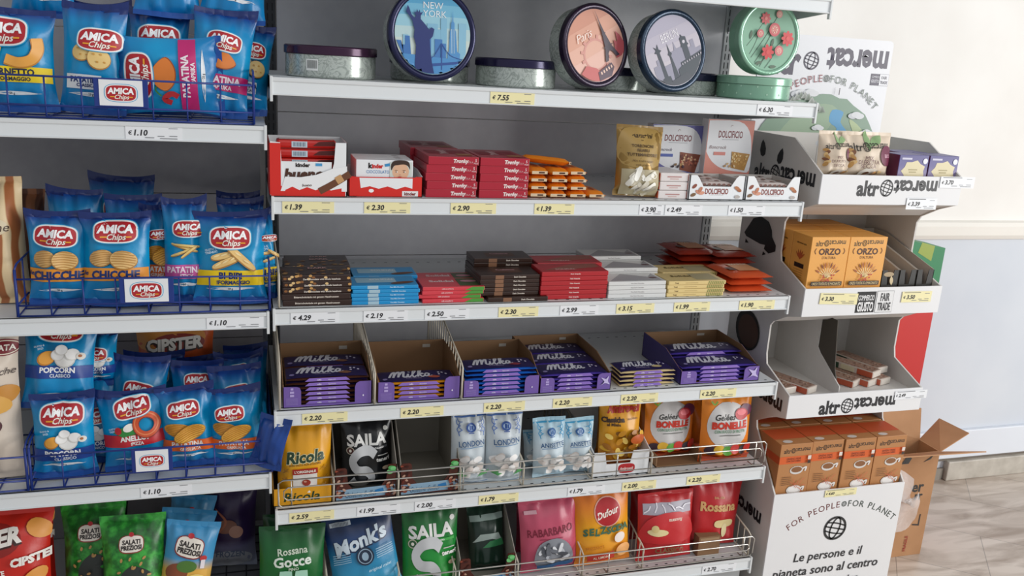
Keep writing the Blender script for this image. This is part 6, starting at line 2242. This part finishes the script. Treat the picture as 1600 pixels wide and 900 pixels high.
d.put(globe(.036), '#202022', CXm, .318)
for i, s_ in enumerate(('Le persone e il', 'pianeta sono al centro', 'del nostro agire.')):
    d.put(txth(s_, .0255, .012, .12).fit((.24, .372, .27)[i]), '#26262a', CXm + (-.008, -.006, -.01)[i], .234 - i * .047)
b.obj('base_box', disp)
# header poster
b = MB()
PT = 1.724
pp_ = [(DXL - .01, 1.30), (DXR - .005, 1.30), (DXR - .005, PT - .012), (DXR - .009, PT - .003), (DXR - .018, PT), (DXL + .005, PT), (DXL - .006, PT - .003), (DXL - .01, PT - .012)]
b.prism(pp_, 1, DY + .001, DY + .006, mat('#e4e5e9', .4))
d = Dec(b, lambda a, c, l: (a, DY + .001 - l, c), .0005, .0002)
d.put(txth('mercat', .05, .035).t(1, rot=180).fit(.216).t(1, 1.3), '#54505e', CXm + .10, 1.655); d.put(globe(.024), '#54505e', CXm - .06, 1.653); d.put(txth('altr', .05, .035).fit(.125).t(1, 1.3), '#54505e', CXm - .158, 1.655)
d.put(rect(.032, .034, 2, 2), '#5a5664', CXm + .172, 1.61); d.put(txth('GIUSTO', .009, .02, 0, .028), '#dcdce2', CXm + .172, 1.606)
d.put(txth('COMMERCIO', .006, .02, 0, .028), '#dcdce2', CXm + .172, 1.618)
d.put(rect(.034, .034, 2, 2), '#8a8894', CXm + .203, 1.61); d.put(rect(.0325, .0325, 2, 2), '#e4e5e9', CXm + .203, 1.61)
d.put(txth('FAIR', .009, .02, 0, .02), '#5a5664', CXm + .203, 1.617); d.put(txth('TRADE', .009, .02, 0, .026), '#5a5664', CXm + .203, 1.603)
d.put(arctext('FOR PEOPLE', .27, .022, .0, None, .24, -1), '#93585c', CXm + .0, 1.606); d.put(globe(.009), '#4a544c', CXm, 1.605)
d.put(arctext('FOR PLANET', .27, .022, .0, None, .24, 1), '#7a847c', CXm + .0, 1.606)
rnd = random.Random(12)
arc = [(.225 * 1.0 * math.cos(a), .20 * math.sin(a)) for a in [math.pi * i / 24 for i in range(25)]]
arc = [(p, q + .004 * math.sin(p * 90)) for p, q in arc]
d.put(poly([(-.225, -.04)] + arc[::-1] + [(.225, -.04)]).fine(.05), '#7f9a86', CXm - .005, 1.36)
d.put(poly(smoothpts([(-.17, .03), (-.1, .13), (-.02, .17), (.05, .16), (.03, .1), (-.02, .06), (-.05, -.02), (-.17, -.03)], 3, True)), '#8fa78c', CXm, 1.36)
d.put(poly(smoothpts([(.035, .155), (.075, .15), (.07, .12), (.1, .09), (.12, .05), (.15, -.03), (.04, -.03), (.05, .03), (.04, .07), (.06, .1), (.03, .12)], 3, True)), '#4f97c4', CXm, 1.36)
d.put(poly(smoothpts([(-.22, .0), (-.15, .07), (-.09, .08), (-.1, .03), (-.05, .01), (-.02, -.03), (-.22, -.03)], 3, True)), '#7fb6d6', CXm, 1.36)
d.put(poly(smoothpts([(.1, .13), (.15, .1), (.19, .04), (.16, .03), (.12, .09)], 3, True)), '#a8b98c', CXm, 1.36)
for x, z, s_ in ((-.08, .195, 1), (-.05, .2, .8), (.02, .055, .8), (.14, .045, 1), (.12, .14, .8), (-.01, .1, .6), (.165, .09, .7)):
    for k in range(3): d.put(ell(.022 * s_, .011 * s_, 14), '#d9dbde' if k else '#c6c9ce', CXm + x + (k - 1) * .014 * s_, 1.36 + z + .004 * (k % 2))
for k in range(9): d.put(star([(-.014, 0), (0, .02), (.014, 0)], 1), ['#9aa39a', '#b4b9b4'][k % 2], CXm - .11 + k * .013, 1.36 + .165 + .02 * math.sin(k * .5 + .3))
d.put(rect(.003, .016, 1, 1), '#4a444a', CXm + .045, 1.568); d.put(ell(.002, .002, 8), '#4a444a', CXm + .045, 1.578)
b.obj('header_board', disp)
# inner partition of the lowest tray
b = MB()
pw_ = [(.002, TR[2][1] - .05), (.003, TR[2][1] + .012), (.12, .83), (.133, .85), (.133, .92), (DY - .006, .935), (DY - .006, .70)]
b.prism([(.02, .70), (.02, .76), (.125, .825), (.14, .84), (.14, .925), (.16, .94), (DY - .006, .94), (DY - .006, .70)], 0, 1.555, 1.558, GRC)
b.obj('partition', disp)
b = MB()
b.prism([(.03, .70), (.03, .745), (.055, .80), (.075, .94), (DY - .006, .94), (DY - .006, .70)], 0, 1.5585, 1.561, mat('#4a443c', .7))
b.obj('partition', disp)

# display price tags
price(1469, 1522, 1.352, '3.70', WHI, 'curling off the top tray of the cardboard display', -.0045, gy='price tags on the cardboard display')
price(1416, 1463, 1.292, '3.39', WHI, 'hanging below the lettering of the top display tray', -.0045, gy='price tags on the cardboard display')
price(1281, 1340, 1.029, '3.30', YEL, 'on the middle display tray under the orange barley boxes', -.0045, gy='price tags on the cardboard display', rot=2)
price(1409, 1455, 1.029, '3.50', YEL, 'on the middle display tray under the dark open cartons', -.0045, gy='price tags on the cardboard display')
price(1398, 1448, .732, '2.49', WHI, 'at the right end of the lowest display tray', -.0045, gy='price tags on the cardboard display', h=.026)
price(1289, 1338, .436, '4.60', YEL, 'at the top of the printed display base', -.0045, gy='price tags on the cardboard display', h=.022)


# goods on the stand
def d_mix(d):
    for a_, x in ((30, -.06), (-30, .12)):
        d.put(lens(.36, .13).t(d.w), '#8fae7a', x * d.w, d.h * .82, 60 + a_)
    d.put(alter(.01, .01).fit(d.w * .78).t(1, 1.2), '#2a2622', 0, d.h * .68)
    d.put(ell(.17, .17, 20).t(d.w), '#6e2442', d.w * .34, d.h * .5); d.put(txth('BIO', d.w * .06, .03), '#cfa0b0', d.w * .34, d.h * .5)
    for i, s_ in enumerate(('MIX', 'DI FRUTTA', 'SECCA')): d.put(txth(s_, d.w * .07, .0, 0, d.w * .4), '#5a2a34', -d.w * .06, d.h * (.45 - i * .085))
    for i in range(7): d.put(ell(.06, .035, 10).t(d.w), ['#b98a4a', '#7a4a2a', '#d9b47a'][i % 3], d.w * (-.38 + .03 * (i % 2)), d.h * (.6 - i * .05), i * 40)
    rnd = random.Random(4)
    d.put(star([(-.2, -.06), (.2, -.06), (.22, .04), (.1, .09), (-.1, .1), (-.22, .05)], 2).t(d.w), '#d9d2c6', -d.w * .02, d.h * .1)
    for i in range(8): d.put(ell(.05, .035, 10).t(d.w), ['#6a3a20', '#c08a4a', '#e0c08a'][i % 3], d.w * rnd.uniform(-.2, .16), d.h * rnd.uniform(.06, .15), rnd.uniform(0, 180))


MIXF = mat('#dccab4', .45, 0, .2, 40)
zt = TR[0][1] - .0178
sw(d_mix, MIXF, 'cream dried fruit bag with a leaf print, left one on the top display tray', 1274, 1330, 270, 206, .055, zt, lean=4, yaw=8, group='cream dried fruit bags')
sw(d_mix, MIXF, 'cream dried fruit bag with a leaf print, right one on the top display tray', 1312, 1390, 270, 208, .05, zt, lean=4, group='cream dried fruit bags')
sw(None, MIXF, 'cream dried fruit bag standing behind the right one with the leaf print', 1318, 1384, 268, 215, .12, zt, lean=3, group='cream dried fruit bags')


def lilac(w, D, h):
    b = MB()
    b.box(-w / 2, w / 2, 0, D, 0, h, gradmat([(0, '#9a8aa8'), (.6, '#5a5490'), (1, '#4f4a86')], .4, bump=0), .001)
    b.box(-w / 2 - .0005, -w / 2, .001, D - .001, .001, h - .001, mat('#6a2c48', .4))
    d = Dec(b, lambda a, c, l: (a, -l, c), .0004, .0002)
    d.put(star([(w * .42 * (1 if i % 2 else .82) * math.cos(i * .45), h * .42 * (1 if i % 2 else .82) * math.sin(i * .45)) for i in range(14)], 2), '#ddd0a8', w * .02, h * .4)
    d.put(rect(w * .34, h * .07, 2, 1), '#c9c6da', -w * .25, h * .86); d.put(rect(w * .3, h * .04, 2, 1), '#a89a6a', 0, h * .45); d.put(rect(w * .24, h * .04, 2, 1), '#a89a6a', 0, h * .36)
    d.put(ell(w * .08, w * .08, 14), '#e6e8ee', w * .38, h * .78)
    return b


prl = {'b': lilac(.0955, .07, .0715)}
G = 'lilac boxes on the top display tray'
for i, (p_, y, l) in enumerate(((1428, .02, 'lilac box with a cream star, left one in front on the top tray'), (1475, .02, 'lilac box with a cream star, right one in front on the top tray'),
                               (1426, .095, 'lilac box standing behind the left lilac box'))):
    stack(prl, 'tea_box', 'box', lambda k, l=l: l, G, X(p_, 1.40, y), y, zt, 1, .1, 0, 0, 0, 70 + i, .5)


def orzo():
    w, D, h = .120, .085, .155
    b = MB()
    b.box(-w / 2, w / 2, 0, D, 0, h, mat('#eaa850', .42, vary=.03), .001)
    d = Dec(b, lambda a, c, l: (a, -l, c), .0004, .0002)
    d.put(alter(.0105, .01).fit(w * .78).t(1, 1.15), '#4a3a1c', 0, h * .89)
    d.put(txth('ORZO', .0175, .03, 0, w * .58), '#4a2416', 0, h * .745); d.put(txth("D'ALTURA", .0075, .0, 0, w * .36), '#5a2c1a', 0, h * .635)
    for s in (-1, 1): d.put(stroke([(0, -.008), (s * .004, 0), (0, .008)], .0018, 3), '#5a2c1a', s * w * .36, h * .75)
    for i in range(9):
        a = -62 + i * 15.5
        d.put(stroke([(0, 0), (.001, .015), (0, .03)], .0022, 3), '#e9d09a', 0, h * .28, -a); d.put(lens(.018, .0045), ['#a0562a', '#c98a4a', '#7a3a1c'][i % 3], .034 * math.sin(R(a)), h * .29 + .034 * math.cos(R(a)), 90 - a)
    for i in range(11): d.put(ell(.0032, .0024, 7, rings=1), '#b5402a', random.Random(i).uniform(-.022, .022), h * .265 + random.Random(i + 50).uniform(-.008, .01)); d.l -= .00015
    d.put(rect(w * .82, h * .075, 3, 1), '#2a1c16', 0, h * .175); d.put(txth('ORZO TOSTATO E MACINATO', .0075, .01, 0, w * .76), '#e6cf9a', 0, h * .175)
    e = Dec(b, lambda a, c, l: (-w / 2 - l, -a + D / 2, c), .0004, .0002)
    e.put(txth('altromercato', .006, .02, 0, D * .6), '#6a4a1c', 0, h * .84); e.put(rect(D * .5, h * .08, 2, 1), '#2a1c16', 0, h * .44)
    for i in range(5): e.put(lens(.03, .006), '#b5562a', (.012) * math.sin(R(-50 + i * 25)), h * .56 + .012 * math.cos(R(-50 + i * 25)), 90 + 50 - i * 25)
    for i in range(5): e.put(rect(D * .5, h * .008, 2, 1), '#a8742a', 0, h * (.36 - i * .04))
    return b


pro = {'b': orzo()}
zt = TR[1][1] - .0178
G = 'orange barley boxes'
xo = 1.391 + .0605
for i in range(2):
    for j in range(3):
        stack(pro, 'barley_box', 'barley box', lambda k, i=i, j=j: f'orange barley box, {["front", "second", "rear"][j]} of the {["left", "right"][i]} row on the middle display tray', G, xo + i * .1215, .018 + j * .087, zt, 1, .1, 0, 0, 0, 80 + i * 3 + j, .2)


DKC = mat('#2a2926', .45); GYC = mat('#b9b2a8', .65, vary=.05)
for i, (p0, p1) in enumerate(((1378, 1400), (1404, 1432), (1438, 1462))):
    x0 = xo + .1215 + .063 + i * .0595; x1 = x0 + .057
    carton('tea_carton', 'narrow dark-fronted open carton on the middle display tray, ' + ['beside the barley boxes', 'between two others like it', 'at the right end'][i], 'carton', 'narrow dark open cartons', x0, x1, .02, .29, zt + .0005, .06, .125, DKC, GYC,
           [(-.5, 0), (.5, 0), (.5, 1), (.2, 1), (.12, .3), (-.12, .3), (-.2, 1), (-.5, 1)], (lambda d, w, h: (d.put(ell(.3, .12, 14).t(w), '#b09a78', -w * .1, h * .8), d.put(lens(.5, .2).t(w), '#d9c49a', w * .1, h * .5, 100))) if i == 0 else None, GYC,
           hs=[(0, 0), (.27, 0), (.27, .125), (.22, .125), (0, .06)])
    b = MB()
    for k in range(1):
        b.box(-.021, .021, 0, .2, 0, .045, mat(['#3a2a22', '#5a3a2c', '#8a5a4a'][i], .4), .004)
    dd_ = Dec(b, lambda a, c, l: (a, -l, c), .0004, .0002)
    dd_.put(rect(.026, .02, 2, 1), '#c99a84', 0, .03); dd_.put(rect(.02, .004, 2, 1), '#2a1c18', 0, .015)
    o = b.obj('tea_packet', None, 'small dark packet inside the narrow carton, ' + ['beside the barley boxes', 'middle of the three cartons', 'rightmost carton'][i], 'packet', 'packets in the narrow cartons')
    o.location = ((x0 + x1) / 2, .05, zt + .003)

# crunchy bars on the lowest tray
def crunchy():
    w, D, h = .052, .165, .02
    b = MB()
    b.box(-w / 2, w / 2, 0, D, 0, h, mat('#cfc0b4', .3, 0, .3, 60), .002)
    b.box(-w / 2 - .0005, w / 2 + .0005, D * .66, D + .0005, .001, h - .002, mat('#2c4a38', .4), .0005)
    b.box(-w / 2 - .0005, w / 2 + .0005, .001, D * .3, .001, h - .002, mat('#c05a3c', .4), .0005)
    b.box(-w / 2 - .001, w / 2 + .001, D * .36, D * .62, .002, h - .003, mat('#d9cfae', .5), .0005)
    t = Dec(b, lambda a, c, l: (a, c, h + l), .0004, .0001)
    rnd = random.Random(9)
    t.put(rect(w * .86, D * .94, 4, 8), '#a08272', 0, D * .5)
    for i in range(60): t.put(ell(.004, .003, 7, rings=1), ['#8a5a48', '#c0a08c', '#6f4a3c', '#b58a74'][i % 4], rnd.uniform(-.4, .4) * w, rnd.uniform(.05, .95) * D); t.l -= .00009
    f_ = Dec(b, lambda a, c, l: (a, -l, c), .0005, .0001)
    f_.put(rect(w * .9, h * .8, 3, 1), '#d8d0c6', 0, h * .5)
    return b


prc = {'b': crunchy()}
zt = TR[2][1] - .0178
G = 'clear-wrapped crunchy bars'
for i, (x, y, zz, rz, l) in enumerate(((1.66, .075, 0, 28, 'lying nearest the partition of the lowest display tray'), (1.712, .07, 0, 22, 'lowest of the pile at the right of the lowest display tray'), (1.762, .075, 0, 18, 'lying at the right panel of the lowest display tray'),
                                      (1.735, .085, .021, 24, 'on top of the pile at the right of the lowest display tray'), (1.775, .11, .0215, 15, 'topmost at the right panel of the lowest display tray'),
                                      (1.415, .05, 0, 12, 'alone behind the left end of the lowest display tray'), (1.485, .045, 0, 24, 'half hidden by the partition in the lowest display tray'))):
    stack(prc, 'crunchy_bar', 'crunchy bar', lambda k, l=l: 'clear-wrapped crunchy bar ' + l, G, x, y, zt + zz, 1, .1, 0, 0, rz, 90 + i, .2)


def ginseng():
    w, D, h = .106, .11, .165
    b = MB()
    b.box(-w / 2, w / 2, 0, D, 0, h, mat('#b8804e', .5, vary=.06), .001)
    d = Dec(b, lambda a, c, l: (a, -l, c), .0004, .0002)
    d.put(alter(.0115, .01).fit(w * .82).t(1, 1.15), '#2a2018', w * .02, h * .875); d.put(rect(w * .99, h * .14, 4, 2), '#d9622a', 0, h * .7)
    d.put(txth('GINSENG DRINK', .0065, .02, 0, w * .46), '#7a2c14', -w * .05, h * .725); d.put(txth('CON ZUCCHERO', .0055, .02, 0, w * .46), '#7a2c14', -w * .05, h * .68)
    for k, (z, s_) in enumerate(((.5, 1.0), (.125, 1.15))):
        d.put(ell(.022 * s_, .013 * s_, 16), '#d9d4ce', w * .08, h * z); d.put(ell(.018 * s_, .009 * s_, 14), '#eeeae6' if k else '#8a5a34', w * .08, h * z + .002)
        d.put(stroke([(.02, .004), (.032, .008), (.028, -.004)], .005, 3), '#e4dfda', w * .08, h * z)
    for i in range(5): d.put(rect(w * .3, h * .01, 2, 1), '#7a5230', -w * .2, h * (.38 - i * .035))
    for i in range(8): d.put(stroke([(0, 0), (.004, .012), (.012, .02)], .0016, 2), '#c96a48', w * .08 + .002 * i, h * (.18 + .03 * (i % 5)), i * 50)
    d.put(rect(w * .1, h * .07, 1, 1), '#e4dcd2', w * .41, h * .74); d.put(rect(w * .09, h * .06, 1, 1), '#3a2c22', w * .41, h * .66)
    t = Dec(b, lambda a, c, l: (a, c, h + l), .0004, .0002)
    t.put(rect(w, D * .6, 3, 3), '#c2552a', 0, D * .62); t.put(ell(.016, .009, 14), '#d9d4ce', -w * .2, D * .16)
    e = Dec(b, lambda a, c, l: (-w / 2 - l, -a + D / 2, c), .0004, .0002)
    e.put(rect(D, h * .14, 3, 2), '#c2552a', 0, h * .7)
    return b


prg = {'b': ginseng()}
G = 'brown ginseng boxes'
names4 = ['leftmost', 'second from left', 'third from left', 'rightmost']
for j in range(2):
    for i in range(4):
        stack(prg, 'ginseng_box', 'drink box', lambda k, i=i, j=j: f'brown ginseng drink box, {names4[i]} of the {["front", "rear"][j]} row in the display base', G, DXL + .0615 + i * .109, .012 + j * .115 + (.004 if i == 1 else 0), .4302, 1, .1, 0, 0, 0, 100 + i + 4 * j, .4)

# ------------------------------------------------------------------ panel bin and brown box beyond the stand
b = MB()
GX0, GX1 = 1.90, 2.205
prof = [(GX0, 0), (GX1, 0), (GX1, 1.075), (GX0 + .08, 1.10), (GX0, 1.16)]
b.prism([(p, q) for p, q in [(GX0, 0), (GX1, 0), (GX1, .885), (GX0, .885)]], 1, .40, .50, mat('#c01a16', .5))
b.prism([(GX0, .885), (GX1, .885), (GX1, 1.075), (GX1 - .06, 1.085), (GX0, 1.13)], 1, .40, .50, mat('#1f7a4a', .5))
d = Dec(b, lambda a, c, l: (a, .40 - l, c), .0004)
d.put(poly([(GX1 - .1, 1.095), (GX1 - .045, 1.082), (GX1 - .05, 1.03), (GX1 - .11, 1.06)]), '#8a9a2c')
b.obj('promotional_box', None, 'tall red and green cardboard box standing behind the white display stand', 'cardboard box')

KR = noisemat('brown_kraft_card', [(.35, '#a97c55'), (.65, '#b88a62')], 7, .75, bump=.05)
root = thing('cardboard_box', 'large opened brown cardboard box on the floor beside the display stand', 'cardboard box', (0, 0, 0))
bx0, bx1, by0, by1, bh = 1.85, 2.205, .255, .355, .395
b = MB()
b.box(bx0, bx1, by0, by0 + .004, 0.0005, bh, KR); b.box(bx0, bx1, by1 - .004, by1, .0005, bh, KR)
b.box(bx0, bx0 + .004, by0 + .004, by1 - .004, .0005, bh, KR); b.box(bx1 - .004, bx1, by0 + .004, by1 - .004, .0005, bh, KR)
b.box(bx0 + .004, bx1 - .004, by0 + .004, by1 - .004, .0005, .004, KR)
d = Dec(b, lambda a, c, l: (a, by0 - l, c), .0005)
d.put(txth('er', .04, .03), '#1c1a18', 2.14, .27); d.put(txth('rr', .03, .03), '#1c1a18', 2.15, .235)
d.put(poly([(0, 0), (.03, -.005), (.03, .04), (.025, .04), (.025, .002), (0, .005)]), '#2a201c', 2.145, .12)
d.put(poly([(-.01, 0), (.02, 0), (.03, .02), (.01, .03)]), '#1c1a18', 2.06, .36); d.put(poly([(-.01, 0), (.02, .01), (.03, .025)]), '#1c1a18', 2.15, .36)
d.put(txth('FRAGILE', .012, .02).t(1, rot=90), '#9a2a20', 2.13, .05)
b.obj('box_body', root)
for pts, nm in (([(bx0 + .02, by0, bh), (bx1, by0, bh), (bx1 + .10, by0 - .09, bh + .035), (bx0 + .08, by0 - .12, bh + .06)], 'flap'),
                ([(bx1, by0, bh), (bx1, by1, bh), (bx1 + .10, by1 + .03, bh + .06), (bx1 + .13, by0 + .02, bh + .05)], 'flap'),
                ([(bx0, by1, bh), (bx1, by1, bh), (bx1 - .0, by1 + .02, bh + .11), (bx0, by1 + .0, bh + .12)], 'flap')):
    b = MB()
    P4 = [Vector(p) for p in pts]
    nrm = (P4[1] - P4[0]).cross(P4[3] - P4[0]).normalized() * .0035
    vs = P4 + [p + nrm for p in P4]
    b.add(vs, [(0, 1, 2, 3), (7, 6, 5, 4), (0, 4, 5, 1), (1, 5, 6, 2), (2, 6, 7, 3), (3, 7, 4, 0)], KR)
    b.obj(nm, root)
# clear film
gm, gnt, gb = base_mat('clear_film', .12)
gb.inputs['Base Color'].default_value = (.93, .93, .95, 1)
gb.inputs['Transmission Weight'].default_value = 0.0
gb.inputs['Alpha'].default_value = .42
add_bump(gnt, gb, 18, .9, .01)
b = MB()
n = 16; vs = []; fs = []
for j in range(n + 1):
    for i in range(n + 1):
        u, v = i / n, j / n
        x = 1.87 + .24 * u + .02 * math.sin(v * 5); z = .10 + .265 * v - .05 * (u - .5) ** 2 * 4 * (1 if v > .5 else -.6)
        k = noise.noise(Vector((u * 5, v * 5, 3.1)))
        vs.append((x, by0 - .025 + .02 * k + .008 * math.sin(9 * u + 7 * v), z))
for j in range(n):
    for i in range(n):
        a = j * (n + 1) + i; fs.append((a, a + 1, a + n + 2, a + n + 1))
b.add(vs, fs, gm, True)
b.obj('plastic_film', None, 'crumpled clear plastic film hanging against the brown cardboard box', 'plastic film')
